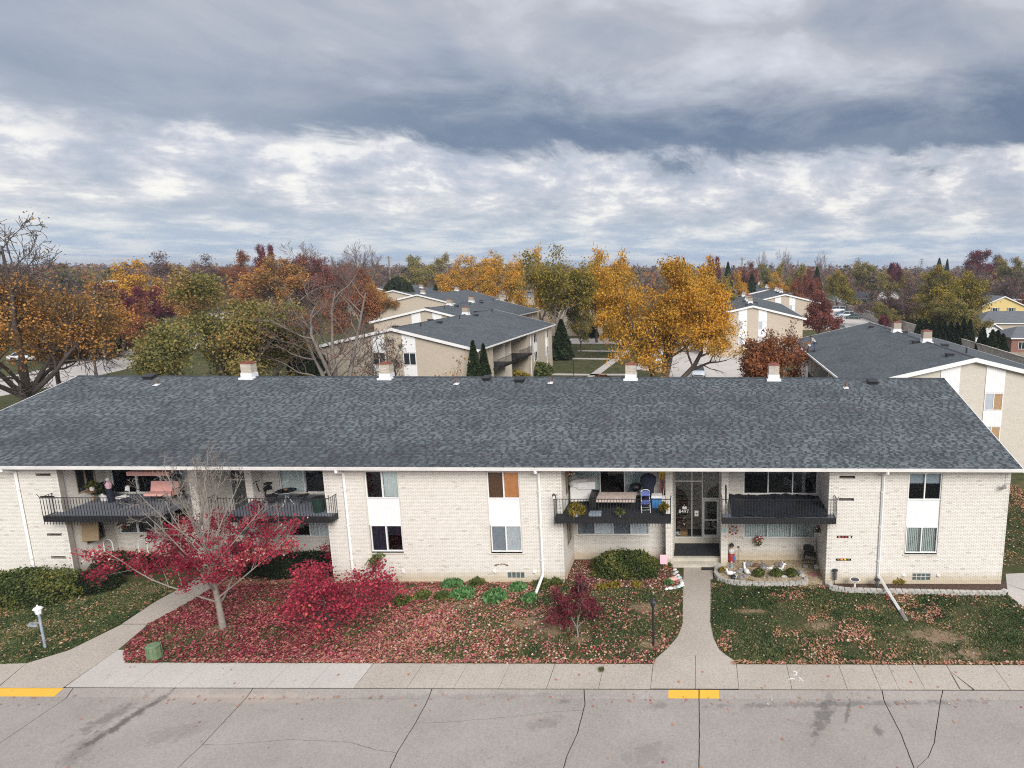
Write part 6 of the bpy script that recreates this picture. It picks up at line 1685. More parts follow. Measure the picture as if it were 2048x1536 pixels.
# grass blades and fallen leaves
LEFT_LAWN = [G(*p) for p in [(-60, 1329), (0, 1329), (53, 1327), (140, 1300), (244, 1247), (307, 1204), (372, 1172), (340, 1160), (100, 1180), (-60, 1225)]]
MID_LAWN = [G(*p) for p in [(252, 1327), (246, 1310), (251, 1293), (297, 1250), (367, 1212), (430, 1174), (560, 1166), (800, 1162), (1130, 1163), (1190, 1174), (1330, 1180), (1366, 1178), (1365, 1248), (1356, 1272), (1336, 1296), (1312, 1317), (1302, 1326)]]
RIGHT_LAWN = [G(*p) for p in [(1422, 1160), (1421, 1243), (1428, 1278), (1441, 1303), (1476, 1326), (2120, 1331), (2120, 1262), (2048, 1217), (2015, 1192), (1665, 1184), (1655, 1170), (1610, 1172), (1470, 1172)]]
SIDE_LAWN = [(14.75, 30.6), (22, 30.6), (22, 62), (14.75, 62)]
def sample(poly, n, wfun, rg):
    xs = [p[0] for p in poly]; ys = [p[1] for p in poly]
    x = rg.uniform(min(xs), max(xs), n); y = rg.uniform(min(ys), max(ys), n)
    k = in_poly(x, y, poly); x, y = x[k], y[k]
    wv = wfun(x, y); k = rg.random(len(x)) < wv
    return x[k], y[k]
_lat = np.random.default_rng(99).random((257, 257))
def vnoise(x, y):
    xi, yi = np.floor(x).astype(int), np.floor(y).astype(int); fx, fy = x - xi, y - yi
    fx, fy = fx * fx * (3 - 2 * fx), fy * fy * (3 - 2 * fy)
    g = lambda a, b: _lat[a % 256, b % 256]
    return (g(xi, yi) * (1 - fx) + g(xi + 1, yi) * fx) * (1 - fy) + (g(xi, yi + 1) * (1 - fx) + g(xi + 1, yi + 1) * fx) * fy
def nz(x, y, s=1.0, sd=0.0):
    o = 0; a = .5
    for k in range(5):
        f = s * .8 * 2 ** k; c_, s_ = math.cos(k + sd), math.sin(k + sd)
        o = o + a * vnoise((x * c_ - y * s_) * f + sd * 13.7, (x * s_ + y * c_) * f + sd * 7.1 + 40 * k); a *= .55
    return np.clip((o / 1.0 - .30) / .42, 0, 1)
bare = [(*G(px, py), a, b_2) for px, py, a, b_2 in [(1105, 1262, .75, .5), (1050, 1245, .7, .35), (1290, 1215, .8, .4), (1305, 1290, .45, .3), (445, 1257, .5, .3), (1870, 1275, 1.2, .6), (1930, 1310, .9, .35), (1640, 1250, .5, .3), (1500, 1222, .7, .2), (900, 1212, 1.6, .25), (1160, 1278, .4, .25)]]
def bareness(x, y):
    o = np.zeros_like(x)
    for cx_, cy_, a, b_2 in bare: o = np.maximum(o, np.clip(2.3 - np.hypot((x - cx_) / a, (y - cy_) / b_2) * .9 - 1.5 * nz(x, y, 1.8, 3), 0, 1))
    return np.clip(o + np.clip((nz(x, y, .55, 8) - .72) * 5, 0, .8), 0, 1)
rg = np.random.default_rng(5)
GP = []; GT = []
for poly, n in ((LEFT_LAWN, 90000), (MID_LAWN, 110000), (RIGHT_LAWN, 90000), (SIDE_LAWN, 60000)):
    x, y = sample(poly, n, lambda x, y: 1 - .85 * bareness(x, y), rg)
    hgt = .03 + .045 * rg.random(len(x)) * (0.6 + .8 * nz(x, y, .9, 2))
    p = np.stack([x, y, hgt * .5], 1)
    GP.append(leaf_quads(p, hgt * .8, rg=rg, up=3.0, stretch=1.7)); GT.append(np.clip(.16 + .28 * nz(x, y, .5, 1) + .22 * nz(x, y, 2.0, 5) + rg.normal(size=len(x)) * .18 + .35 * bareness(x, y), 0, 1))
go = obj('grass', np_quads('grass', np.concatenate(GP), M_FARGRASS, np.concatenate(GT)), None, kind='stuff'); solo(go, 'short dark green lawn grass with dry patches', 'grass')
LP = []; LTn = []
def litter(poly, n, wfun, tfun, sz=.07):
    x, y = sample(poly, n, wfun, rg)
    p = np.stack([x, y, .035 + .03 * rg.random(len(x))], 1)
    LP.append(leaf_quads(p, sz * rg.uniform(.4, 1.4, len(x)) , flat=.5, rg=rg, stretch=1.3)); LTn.append(np.clip(tfun(x, y), 0, 1))
def sm_(x, a, b): t = np.clip((x - a) / (b - a), 0, 1); return t * t * (3 - 2 * t)
nr = lambda x, s: rg.normal(size=len(x)) * s
litter(MID_LAWN, 120000, lambda x, y: np.clip(.10 + .85 * (1 - sm_(x, -12.5, -8.0)) * (.16 + .75 * nz(x, y, 1.1, 3)) + .30 * (1 - sm_(x, -9, -3)) * (nz(x, y, 1.0, 4) > .5) + .14 * (nz(x, y, 1.2, 8) > .6) - .06, 0, .95) * (1 - .75 * bareness(x, y)),
       lambda x, y: .30 + .34 * sm_(x, -18, -8) + nr(x, .24))
litter(RIGHT_LAWN, 60000, lambda x, y: .012 + .35 * sm_(nz(x, y, .6, 1.0) * .6 + .4 * nz(x, y, 1.8, 3.0) + .12 * (1 - sm_(y, 22.5, 25.5)), .66, .92), lambda x, y: .72 + nr(x, .17))
litter(LEFT_LAWN, 60000, lambda x, y: .02 + .07 * sm_(nz(x, y, 1.3, 6.0), .6, .9), lambda x, y: .80 + nr(x, .12))
litter(SIDE_LAWN, 60000, lambda x, y: .10 + .6 * sm_(nz(x, y, .8, 4.0), .5, .8), lambda x, y: .78 + nr(x, .12))
mb_poly = [G(*p) for p in [(430, 1176), (560, 1170), (1128, 1166), (1128, 1150), (700, 1150), (480, 1150)]]
litter(mb_poly, 30000, lambda x, y: .35 + .3 * nz(x, y, 1.2, 9), lambda x, y: .68 + nr(x, .2))
litter([G(*p) for p in [(1132, 1160), (1152, 1122), (1344, 1122), (1345, 1136), (1364, 1150), (1364, 1172), (1330, 1178), (1190, 1174)]], 9000, lambda x, y: x * 0 + .35, lambda x, y: .75 + nr(x, .2))
edge = [(-19.4, YB - .03), (-1.6, YB - .03), (-1.6, YB + .2), (-19.4, YB + .2)]; litter(edge, 1400, lambda x, y: x * 0 + .9, lambda x, y: .6 + nr(x, .2))
edge = [(1.3, YB - .03), (14, YB - .03), (14, YB + .2), (1.3, YB + .2)]; litter(edge, 900, lambda x, y: x * 0 + .9, lambda x, y: .75 + nr(x, .15))
o = obj('fallen_leaves', np_quads('fallen_leaves', np.concatenate(LP), M_LITTER, np.concatenate(LTn)), None, kind='stuff'); solo(o, 'crimson, pink and tan leaves littering the front lawns', 'fallen leaves')
# a few leaves and bits on street and pavement
n = 240; x = rg.uniform(-26, 12, n); y = np.where(rg.random(n) < .55, YC - .35 - np.abs(rg.normal(size=n)) * .25, rg.uniform(14, YB, n))
zz = np.where(y > YC, .02, np.where(y > YS, -.06, ZR + .012))
o = obj('scattered_leaves', np_quads('scattered_leaves', leaf_quads(np.stack([x, y, zz + .01], 1), .07 * rg.uniform(.5, 1.4, n), flat=1, rg=rg), M_LITTER, np.clip(.72 + rg.normal(size=n) * .15, 0, 1)), None, kind='stuff')
solo(o, 'single dry leaves scattered on the street and pavement', 'fallen leaves')

# ------------------------------------------------------------------ things in the front garden
gx, gy = G(91, 1297); hh = W(72, 1214, gy)[1]
lp = lamp_post(gx, gy, hh, 'blue-grey lamp post with white lantern on the left lawn', black=False)
m = MB(); m.tube([(gx, gy, hh * .62), (gx - .42, gy - .02, hh * .62)], .02, 6); m.box(gx - .5, gx - .12, gy - .03, gy - .01, hh * .62 - .16, hh * .62 - .06); m.build('sign_bracket', M_GALV, lp)
gx, gy = G(1307, 1291); lamp_post(gx, gy, W(1305, 1199, gy)[1], 'slim black lamp post on the lawn left of the entrance walk')
gx, gy = G(310, 1316)
t = thing('utility_pedestal', (gx, gy, 0), 'green cylindrical utility pedestal on red leaves by the pavement', 'utility box')
m = MB(); m.lathe([(.27, 0), (.25, .08), (.225, .5), (.23, .51)], (gx, gy, 0), 20); m.build('body', M_PEDESTAL, t, smooth=False)
m = MB(); m.lathe([(.24, 0), (.245, .03), (.2, .055), (.1, .06), (.09, .05), (.01, .055)], (gx, gy, .51), 20); m.build('lid', M_PEDESTAL, t)
for a in range(0, 360, 30):
    m = MB(); m.obox((gx + .245 * math.cos(R(a)), gy + .245 * math.sin(R(a)), .28), (.02, .02, .42), (0, 0, R(a))); m.build('rib', M_PEDESTAL, t)

def block_wall(px_path, label, h=.2, bl=.29, courses=2, z0=0.0):
    P = [G(*p) for p in px_path]
    t = thing('stone_edging', (P[0][0], P[0][1], 0), label, 'garden edging')
    rr = random.Random(len(px_path))
    seg = [0]
    for a, b in zip(P[:-1], P[1:]): seg.append(seg[-1] + math.hypot(b[0] - a[0], b[1] - a[1]))
    for c in range(courses):
        s = (bl / 2 if c % 2 else 0)
        while s + bl * .6 < seg[-1]:
            i = max(k for k in range(len(seg) - 1) if seg[k] <= s); a, b = P[i], P[i + 1]; f = (s - seg[i]) / (seg[i + 1] - seg[i])
            x_, y_ = a[0] + (b[0] - a[0]) * f, a[1] + (b[1] - a[1]) * f; an = math.atan2(b[1] - a[1], b[0] - a[0])
            m = MB(); hh_ = h / courses; L2, D = bl * .48, .10; zz_ = z0 + c * hh_
            pts = [(-L2, -D * .72), (-L2 * .7, -D), (L2 * .7, -D), (L2, -D * .72), (L2 * .86, D), (-L2 * .86, D)]
            m.prism([(x_ + px_ * math.cos(an) - py_ * math.sin(an) + rr.uniform(-.006, .006), y_ + px_ * math.sin(an) + py_ * math.cos(an) + rr.uniform(-.006, .006)) for px_, py_ in pts], zz_ + .003, zz_ + hh_ - .004)
            m.build('edging_block', M_STONE, t); s += bl
    return t
block_wall([(1452, 1131), (1440, 1134), (1433, 1142), (1432, 1151), (1438, 1160), (1452, 1166), (1475, 1170), (1520, 1172), (1570, 1172), (1600, 1171), (1612, 1166), (1610, 1158)], 'curved low edging of tumbled grey blocks round the bed right of the walk')
block_wall([(1653, 1162), (1654, 1171), (1664, 1179), (1690, 1184), (1760, 1186), (1860, 1188), (1960, 1190), (2004, 1190), (2013, 1185)], 'long low edging of grey blocks along the right-hand wall of the house')
inner = [G(*p) for p in [(1448, 1136), (1438, 1144), (1437, 1152), (1444, 1159), (1475, 1166), (1560, 1168), (1600, 1167), (1606, 1160), (1600, 1146), (1520, 1140)]]
m = MB(); m.prism(inner, 0, .13); m.build('raised_bed', M_PEBBLE, kind='structure')
# loose and painted stones
def rocks(name, label, spots, mats, z=0.0, size=.11, sd=1):
    x_, y_ = G(*spots[0]); t = thing(name, (x_, y_, 0), label, 'stones'); rr = random.Random(sd)
    for i, (px, py) in enumerate(spots):
        a, b = G(px, py); s = size * rr.uniform(.75, 1.35); m = MB(); m.blob((a, b, z + s * .35), (s * rr.uniform(.9, 1.4), s, s * .65), 7, 0, i + sd, .16); m.build('stone', mats[i % len(mats)], t, smooth=False)
    return t
rocks('painted_stones', 'row of white and pale teal painted stones edging the bed left of the walk', [(1350, 1141), (1353, 1146), (1348, 1150), (1356, 1152), (1351, 1156), (1359, 1158), (1362, 1163), (1364, 1168), (1363, 1173), (1357, 1176), (1349, 1178), (1341, 1179), (1333, 1180)], [M_CLOTH, M_TEAL, M_STONE, M_CLOTH], .02, .095, 3)
x_, y_ = G(1347, 1163); m = MB(); m.blob((x_, y_, .14), (.26, .13, .1), 9, 0, 4, .1); o = m.build('painted_stone', M_PINK); solo(o, 'coral-pink painted stone leaning by the teal stones', 'stone')
rocks('rock_pile', 'grey rocks along the back of the stone-edged bed', [(1478, 1150), (1485, 1146), (1527, 1142), (1535, 1144), (1600, 1152), (1604, 1158), (1490, 1158), (1470, 1160), (1536, 1160), (1568, 1160), (1480, 1162)], [M_ROCK, M_STONE], .13, .13, 5)
rocks('boulders', 'flat grey rocks lying on the pebbles before the wall', [(1496, 1132), (1526, 1134), (1554, 1133), (1561, 1133), (1512, 1134)], [M_ROCK, M_ROCK, M_ROCK, M_ROCK, M_RUST], .03, .17, 6)
rocks('boulders', 'pair of rocks under the black folding chair', [(1611, 1136), (1634, 1138)], [M_ROCK, M_STONE], .03, .18, 7)

def deer(px, py, rot, label, s=1.0):
    gx, gy = G(px, py); t = thing('deer_statue', (gx, gy, .13), label, 'garden statue')
    m = MB(); z = .13
    m.blob((gx, gy, z + .13), (.24 * s, .12 * s, .12 * s), 10, 0, 2, .05)                     # lying body
    m.tube([(gx + .15 * s, gy, z + .15), (gx + .22 * s, gy, z + .30 * s), (gx + .25 * s, gy, z + .40 * s)], [.085 * s, .055 * s, .045 * s], 8)
    m.tube([(gx + .21 * s, gy, z + .43 * s), (gx + .30 * s, gy, z + .42 * s), (gx + .38 * s, gy, z + .38 * s)], [.05 * s, .05 * s, .022 * s], 8)
    m.tube([(gx + .05 * s, gy - .1, z + .05), (gx + .3 * s, gy - .13, z + .03)], [.035, .025], 6); m.tube([(gx - .2 * s, gy - .1, z + .06), (gx - .02 * s, gy - .16, z + .03)], [.05, .025], 6)
    m.tube([(gx - .22 * s, gy, z + .15), (gx - .28 * s, gy, z + .18)], [.03, .015], 5)
    m.build('body', M_WHITE, t, smooth=True)
    for sg in (-1, 1):
        e = MB(); e.tube([(gx + .22 * s, gy + sg * .03, z + .45 * s), (gx + .19 * s, gy + sg * .09, z + .54 * s)], [.022, .006], 5); e.build('ear', M_WHITE, t)
    t.rotation_euler = (0, 0, rot)
deer(1493, 1152, R(115), 'white lying deer statue, left one in the stone-edged bed'); deer(1557, 1150, R(10), 'white lying deer statue, right one with raised head')
def bird(px, py, label, s=1.0, z=.13, rot=0.0, beak=M_ORANGE):
    gx, gy = G(px, py); t = thing('bird_statue', (gx, gy, z), label, 'garden statue')
    m = MB(); m.blob((gx, gy, z + .1 * s), (.15 * s, .09 * s, .09 * s), 9, 0, 1, .04); m.tube([(gx + .1 * s, gy, z + .13 * s), (gx + .12 * s, gy, z + .24 * s), (gx + .14 * s, gy, z + .27 * s)], [.05 * s, .03 * s, .035 * s], 7); m.tube([(gx - .12 * s, gy, z + .11 * s), (gx - .22 * s, gy, z + .16 * s)], [.05 * s, .01], 6); m.build('body', M_WHITE, t, smooth=True)
    m = MB(); m.tube([(gx + .16 * s, gy, z + .27 * s), (gx + .22 * s, gy, z + .26 * s)], [.015 * s, .004], 5); m.build('beak', beak, t)
    t.rotation_euler = (0, 0, rot)
bird(1541, 1145, 'small white bird statue between the two deer', .9); bird(1460, 1156, 'white goose statue near the curved end of the bed', 1.3, rot=R(170))
# gnome-like figure, spinner, solar lamps, paver, mat, sign
gx, gy = G(1463, 1124); t = thing('garden_figure', (gx, gy, 0), 'tall colourful painted garden figure beside the right entrance pier', 'garden statue')
m = MB(); m.lathe([(.17, 0), (.2, .15), (.18, .35), (.12, .5)], (gx, gy, .02), 10); m.build('robe', M_RED, t)
m = MB(); m.lathe([(.13, 0), (.16, .12), (.1, .26)], (gx, gy, .5), 10); m.build('shawl', M_CLOTH, t)
m = MB(); m.blob((gx, gy, .84), (.09, .09, .1), 9, 0, 1, .03); m.build('head', M_SKIN, t, smooth=True)
m = MB(); m.lathe([(.13, 0), (.1, .08), (.02, .16)], (gx, gy, .88), 10); m.build('hat', M_BLACK, t)
m = MB(); m.blob((gx + .12, gy - .1, .25), (.09, .07, .14), 8, 0, 2, .1); m.build('basket', M_BLUE, t)
gx, gy = G(1463, 1140); m = MB(); m.tube([(gx, gy, .1), (gx, gy, .34)], [.1, .05], 8); m.blob((gx, gy, .4), (.06, .06, .07), 8); solo(m.build('garden_figurine', M_GALV), 'small grey-blue figurine in front of the tall painted one', 'garden statue')
gx, gy = G(1476, 1135); t = thing('garden_stake', (gx, gy, 0), 'thin garden stake with a small ornament near the painted figure', 'garden ornament')
m = MB(); m.tube([(gx, gy, 0), (gx, gy, 1.05)], .01, 5); m.build('rod', M_BLACK, t)
m = MB(); m.blob((gx, gy, 1.1), (.07, .04, .05), 6); m.tube([(gx, gy, 1.05), (gx + .12, gy, .95), (gx + .14, gy, .8)], .01, 4); m.build('ornament', M_RUST, t)
def solar(px, py, label, h=.5):
    gx, gy = G(px, py); t = thing('solar_lantern', (gx, gy, 0), label, 'garden lamp')
    m = MB(); m.tube([(gx, gy, 0), (gx, gy, h * .35)], .015, 5); m.build('stake', M_BLACK, t)
    m = MB(); m.lathe([(.09, 0), (.11, h * .08), (.11, h * .5), (.09, h * .52)], (gx, gy, h * .35), 12); m.build('glass_body', M_SCREEN, t)
    m = MB(); m.lathe([(.03, 0), (.03, h * .4)], (gx, gy, h * .37), 8); m.build('light_tube', M_CAMERAGREY, t)
    m = MB(); m.lathe([(.14, 0), (.12, .05), (.04, .08)], (gx, gy, h * .86), 12); m.build('cap', M_BLACK, t)
solar(1669, 1170, 'tall glass solar lantern at the corner of the house by the block edging', .85); solar(1753, 1179, 'small solar lantern beside the right downspout', .55); solar(1466, 1163, 'tiny solar light in the stone-edged bed', .3)
gx, gy = G(1709, 1180); t = thing('birdbath', (gx, gy, 0), 'white birdbath with dark bowl against the right-hand wall', 'birdbath')
m = MB(); m.lathe([(.16, 0), (.05, .08), (.035, .35), (.08, .45)], (gx, gy, 0), 12); m.build('pedestal', M_WHITE, t)
m = MB(); m.lathe([(.08, 0), (.22, .05), (.24, .08), (.2, .075)], (gx, gy, .45), 16); m.build('bowl', M_WHITE, t); m = MB(); m.lathe([(.19, 0), (.195, .01)], (gx, gy, .525), 16); m.build('water', M_DARKGLASS, t)
gx, gy = G(1627, 1150); m = MB(); m.obox((gx, gy, .045), (.42, .42, .03), (0, 0, R(45))); solo(m.build('paving_stone', M_PAVERRED), 'red diamond-laid paver on the pebbles', 'paver')
a, b = G(1403, 1141), G(1434, 1133); m = MB(); m.box(a[0], b[0] + .05, a[1], b[1], .013, .03); solo(m.build('doormat', M_BLACKPLASTIC), 'black doormat at the foot of the entrance steps', 'doormat')
x_, z_ = W(1327, 1118, 30.3); t = thing('garden_sign', (x_, 30.3, 0), 'pink square sign standing left of the entrance pier', 'sign')
m = MB(); m.obox((x_, 30.25, z_), (.34, .04, .46), (R(-14), 0, 0)); m.build('board', M_PINKPAPER, t); m = MB(); m.tube([(x_, 30.28, 0), (x_, 30.28, z_)], .02, 5); m.build('stake', M_WOOD, t)

# folding chairs
def folding_chair(x, y, z, rot, seat, frame, label, seat_y=True):
    t = thing('folding_chair', (x, y, z), label, 'chair')
    def B_(m): return m
    m = MB(); m.obox((x, y, z + .45), (.42, .40, .03), (R(3), 0, 0)); m.lathe([(.2, 0), (.2, .03)], (x, y - .14, z + .434), 12, 0, 1.05, .6); m.build('seat', seat, t)
    m = MB()
    for k in range(7):
        a = -1 + 2 * k / 6; m.obox((x + a * .175, y + .235 + .03 * (1 - a * a), z + .80 - .045 * abs(a) ** 3), (.064, .025, .24 - .05 * abs(a) ** 3), (R(-10), 0, 0))
    m.build('backrest', seat, t)
    for s in (-1, 1):
        m = MB(); m.tube([(x + s * .2, y - .22, z), (x + s * .2, y + .12, z + .52), (x + s * .2, y + .27, z + .86)], .014, 6); m.build('leg', frame, t)
        m = MB(); m.tube([(x + s * .22, y + .25, z), (x + s * .22, y - .12, z + .44)], .014, 6); m.build('leg', frame, t)
    m = MB(); m.tube([(x + .2 * math.cos(q), y + .27 + .04 * math.sin(q), z + .86 + .1 * math.sin(q)) for q in np.linspace(0, math.pi, 9)], .014, 6); m.build('back_frame', frame, t)
    m = MB(); m.tube([(x - .2, y - .15, z + .12), (x + .2, y - .15, z + .12)], .01, 5); m.tube([(x - .22, y + .18, z + .12), (x + .22, y + .18, z + .12)], .01, 5); m.build('stretcher', frame, t)
    t.rotation_euler = (0, 0, rot); return t
gx, gy = G(1619, 1132); folding_chair(gx, gy + .1, .03, R(160), M_BLACKPLASTIC, M_BLACK, 'black folding chair on the pebble patio').scale = (1.3, 1.3, 1.3)
gx, gy = G(1643, 1122); t = thing('storage_box', (gx, gy + .2, 0), 'low blue box with pale lid in the patio corner behind the black chair', 'box')
m = MB(); m.box(gx - .22, gx + .3, gy, gy + .4, .03, .38); m.build('body', M_NAVY, t); m = MB(); m.box(gx - .25, gx + .33, gy - .03, gy + .43, .38, .44); m.build('lid', M_CLOTH, t)
x_, z_ = W(1644, 1100, 30.9); m = MB(); m.obox((x_, 30.95, .62), (.55, .06, 1.1), (R(-6), 0, 0)); solo(m.build('leaning_board', simple('grey_board', (.17, .17, .16), .8)), 'dark grey board leaning in the patio corner', 'board')

# ornaments on the walls
def flowers(x, y, z, r, label, mats, n=26, trail=True, name='flower_basket', cat='flowers', sd=1):
    rr = random.Random(sd); t = thing(name, (x, y, z), label, cat)
    m = MB(); m.lathe([(.03, -.12), (.12, -.02), (.14, .03)], (x, y, z), 10); m.build('basket', M_WOOD, t)
    for j, mt in enumerate(mats):
        q = MB()
        for k in range(n // len(mats)):
            a, b = rr.uniform(0, 6.28), rr.random() ** .5 * r; q.blob((x + b * math.cos(a), y - .05 + rr.uniform(-.08, .04), z + b * math.sin(a) * .75), (.045, .045, .045), 6, 0, k, .25)
        q.build('blossoms', mt, t)
    p = np.array([(x + rr.gauss(0, r * .5), y - rr.random() * .1, z - (rr.random() * r * 2.0 if trail else rr.gauss(0, r * .4))) for _ in range(110)]) - np.array([x, y, z])
    obj('foliage', np_quads('foliage', leaf_quads(p, .07), M_LEAF_GREEN, np.random.default_rng(sd).random(110)), t)
    return t
x_, z_ = W(1517, 1076, 31.0); flowers(x_, 31.0, z_, .2, 'basket of red and white flowers hanging below the ground-floor window', [M_RED, M_CLOTH, M_RED], sd=1)
x_, z_ = W(1652, 1050, 30.4); flowers(5.95, 30.2, z_, .14, 'trailing green plant hanging at the right end of the patio wall', [M_CLOTH], 6, sd=2)
def wreath(px, py, Y, r, mt, label, petals=True):
    x_, z_ = W(px, py, Y); t = thing('wall_ornament', (x_, Y, z_), label, 'wall ornament')
    m = MB(); m.tube([(x_ + r * math.cos(q), Y - .03, z_ + r * math.sin(q)) for q in np.linspace(0, 6.283, 19)], .022, 6, caps=False); m.build('ring', M_CLOTH, t)
    q = MB()
    for k in range(7): q.blob((x_ + r * math.cos(k * .9), Y - .06, z_ + r * math.sin(k * .9)), (.05, .03, .05), 6, 0, k, .3)
    q.build('flowers', mt, t); q = MB(); q.blob((x_, Y - .04, z_), (.08, .03, .08), 8); q.build('centre', M_GALV, t)
wreath(1467, 1060, RB - .02, .2, M_RED, 'round floral wreath on the wall left of the ground-floor window')
x_, z_ = W(1448, 1061, 30.38); m = MB(); 
for s in (-1, 1): m.blob((x_ + s * .07, 30.36, z_ + .05), (.07, .012, .07), 8, 0, 1, .1); m.blob((x_ + s * .05, 30.36, z_ - .05), (.05, .012, .05), 8, 0, 1, .1)
solo(m.build('butterfly_ornament', M_TEAL), 'teal butterfly ornament on the right entrance pier', 'wall ornament')
x_, z_ = W(1450, 1075, 30.38); m = MB(); 
for k in range(5): m.blob((x_ + .08 * math.cos(k * 1.7), 30.37, z_ + .1 * math.sin(k * 2.3)), (.035, .012, .035), 6, 0, k, .2)
solo(m.build('butterfly_ornament', M_PINK), 'small pink ornaments below the teal butterfly on the pier', 'wall ornament')
for i, (a, b, c, d) in enumerate(sl_r[2:]):
    t = thing('slot_decoration', ((a + b) / 2, F, c), ['red and white dolls set in the upper of the two lower wall slots', 'orange figures set in the lowest wall slot'][i], 'decoration')
    for j, mt in enumerate([[M_SKIN, M_RED, M_RED, M_CLOTH], [M_WOOD, M_ORANGE, M_YELLOW, M_RUST]][i]):
        q = MB(); q.blob((a + .12 + j * .16, F + .02, (c + d) / 2 - .005), (.065, .05, .05), 7, 0, j, .15); q.build('figure', mt, t)

# ------------------------------------------------------------------ things on the balconies
zB = BZ + .001
# black tarp draped over goods on the right-hand balcony
t = thing('tarp', (3.8, 29, zB), 'large black tarp covering everything on the balcony right of the entrance', 'tarp')
rg = np.random.default_rng(8); nx, ny = 46, 16; m = MB(); vs = []
for j in range(ny + 1):
    for i in range(nx + 1):
        u, v = i / nx, j / ny
        x = 1.62 + u * 4.42; y = 28.22 + v * 2.9
        z = zB + .08 + .03 * math.sin(u * 21 + v * 3) * math.sin(v * 3.1) + .04 * math.sin(u * 9 - v * 4) + .02 * math.sin(u * 47 + v * 9) + .012 * rg.normal()
        vs.append((x, y, z))
m.add(vs, [(j * (nx + 1) + i, j * (nx + 1) + i + 1, (j + 1) * (nx + 1) + i + 1, (j + 1) * (nx + 1) + i) for j in range(ny) for i in range(nx)])
m.build('cover', M_TARP, t, smooth=True)
m = MB(); m.box(1.7, 6.0, 28.4, 31.0, zB, zB + .04); m.build('covered_goods', M_BLACK, t)
m = MB(); m.obox((1.33, 28.7, zB + .95), (.06, .5, .75)); m.build('end_flap', M_BLACK, t)

def potted(x, y, z, r, h, mt_pot, mt_leaf, label, n=140, spread=.35, leaf=.09, stretch=4.0, up=1.0, name='potted_plant'):
    t = thing(name, (x, y, z), label, 'potted plant')
    m = MB(); m.lathe([(r * .7, 0), (r, h * .9), (r * 1.08, h * .9), (r * 1.08, h), (r * .9, h)], (x, y, z), 14); m.build('pot', mt_pot, t)
    rg = np.random.default_rng(int(abs(x) * 100)); a = rg.random(n) * 6.283; q = rg.random(n) ** .5
    p = np.stack([np.cos(a) * q * spread, np.sin(a) * q * spread, h + (1 - q * q) * spread * 1.1 * rg.random(n) + .03], 1)
    obj('foliage', np_quads('foliage', leaf_quads(p, leaf, rg=rg, stretch=stretch, up=up), mt_leaf, rg.random(n)), t); return t
x_ = WX(1154, BZ, 28.35); potted(x_, 28.35, zB, .12, .2, M_WHITE, M_LEAF_YOLIVE, 'spiky variegated plant in a white pot at the balcony edge', 200, .42, .05, 8.0, 1.4)
x_ = WX(1240, 3.8, 28.3); potted(x_, 28.3, zB, .09, .16, M_GALV, M_LEAF_GREEN, 'small plant with white blooms behind the balcony rail centre', 60, .18)
x_ = WX(1328, 3.8, 28.4); potted(x_, 28.5, zB, .12, .35, M_BLACK, M_LEAF_YOLIVE, 'plant at the right end of the left balcony', 70, .2)
# cloth-covered grill
x0 = WX(1163, 4.2, 30.2); t = thing('covered_grill', (x0, 30.2, zB), 'grill under a draped white cloth on the balcony left of the entrance', 'covered grill')
m = MB(); m.obox((x0, 30.2, zB + .5), (1.0, .6, .72), (0, 0, .12)); m.obox((x0 + .28, 30.15, zB + .95), (.85, .62, .34), (0, 0, .12)); m.blob((x0, 30.2, zB + .93), (.62, .42, .24), 12, 0, 3, .06); m.build('cloth', M_CLOTH, t, smooth=False)
for sx in (-.4, .4): m = MB(); m.box(x0 + sx - .03, x0 + sx + .03, 29.95, 30.01, zB, zB + .2); m.build('leg', M_BLACK, t)
# table with printed cloth
xa, xb = WX(1196, 4.1, 29.4), WX(1273, 4.1, 29.4); t = thing('table', ((xa + xb) / 2, 29.4, zB), 'table with pinkish printed cloth on the balcony left of the entrance', 'table')
m = MB(); m.box(xa, xb, 28.95, 29.95, zB + .58, zB + .6); m.box(xa, xb, 28.93, 28.95, zB + .46, zB + .6); m.build('tablecloth', M_TABLECLOTH, t)
for sx in (xa + .1, xb - .1):
    for sy in (29.0, 29.9): m = MB(); m.box(sx - .02, sx + .02, sy - .02, sy + .02, zB, zB + .58); m.build('leg', M_BLACK, t)
# black bench / plinth left of the table, low black box
xa, xb = WX(1181, 3.9, 29.2), WX(1195, 3.9, 29.2); m = MB(); m.box(xa, xb, 28.9, 30.0, zB, zB + .7); solo(m.build('black_cabinet', M_BLACKPLASTIC), 'black cabinet between the covered grill and the printed table', 'cabinet')
x_ = WX(1192, 3.6, 28.6); m = MB(); m.box(x_ - .28, x_ + .28, 28.35, 28.7, zB, zB + .14); solo(m.build('tray', M_GALV), 'grey tray with a white edge on the balcony floor', 'tray')
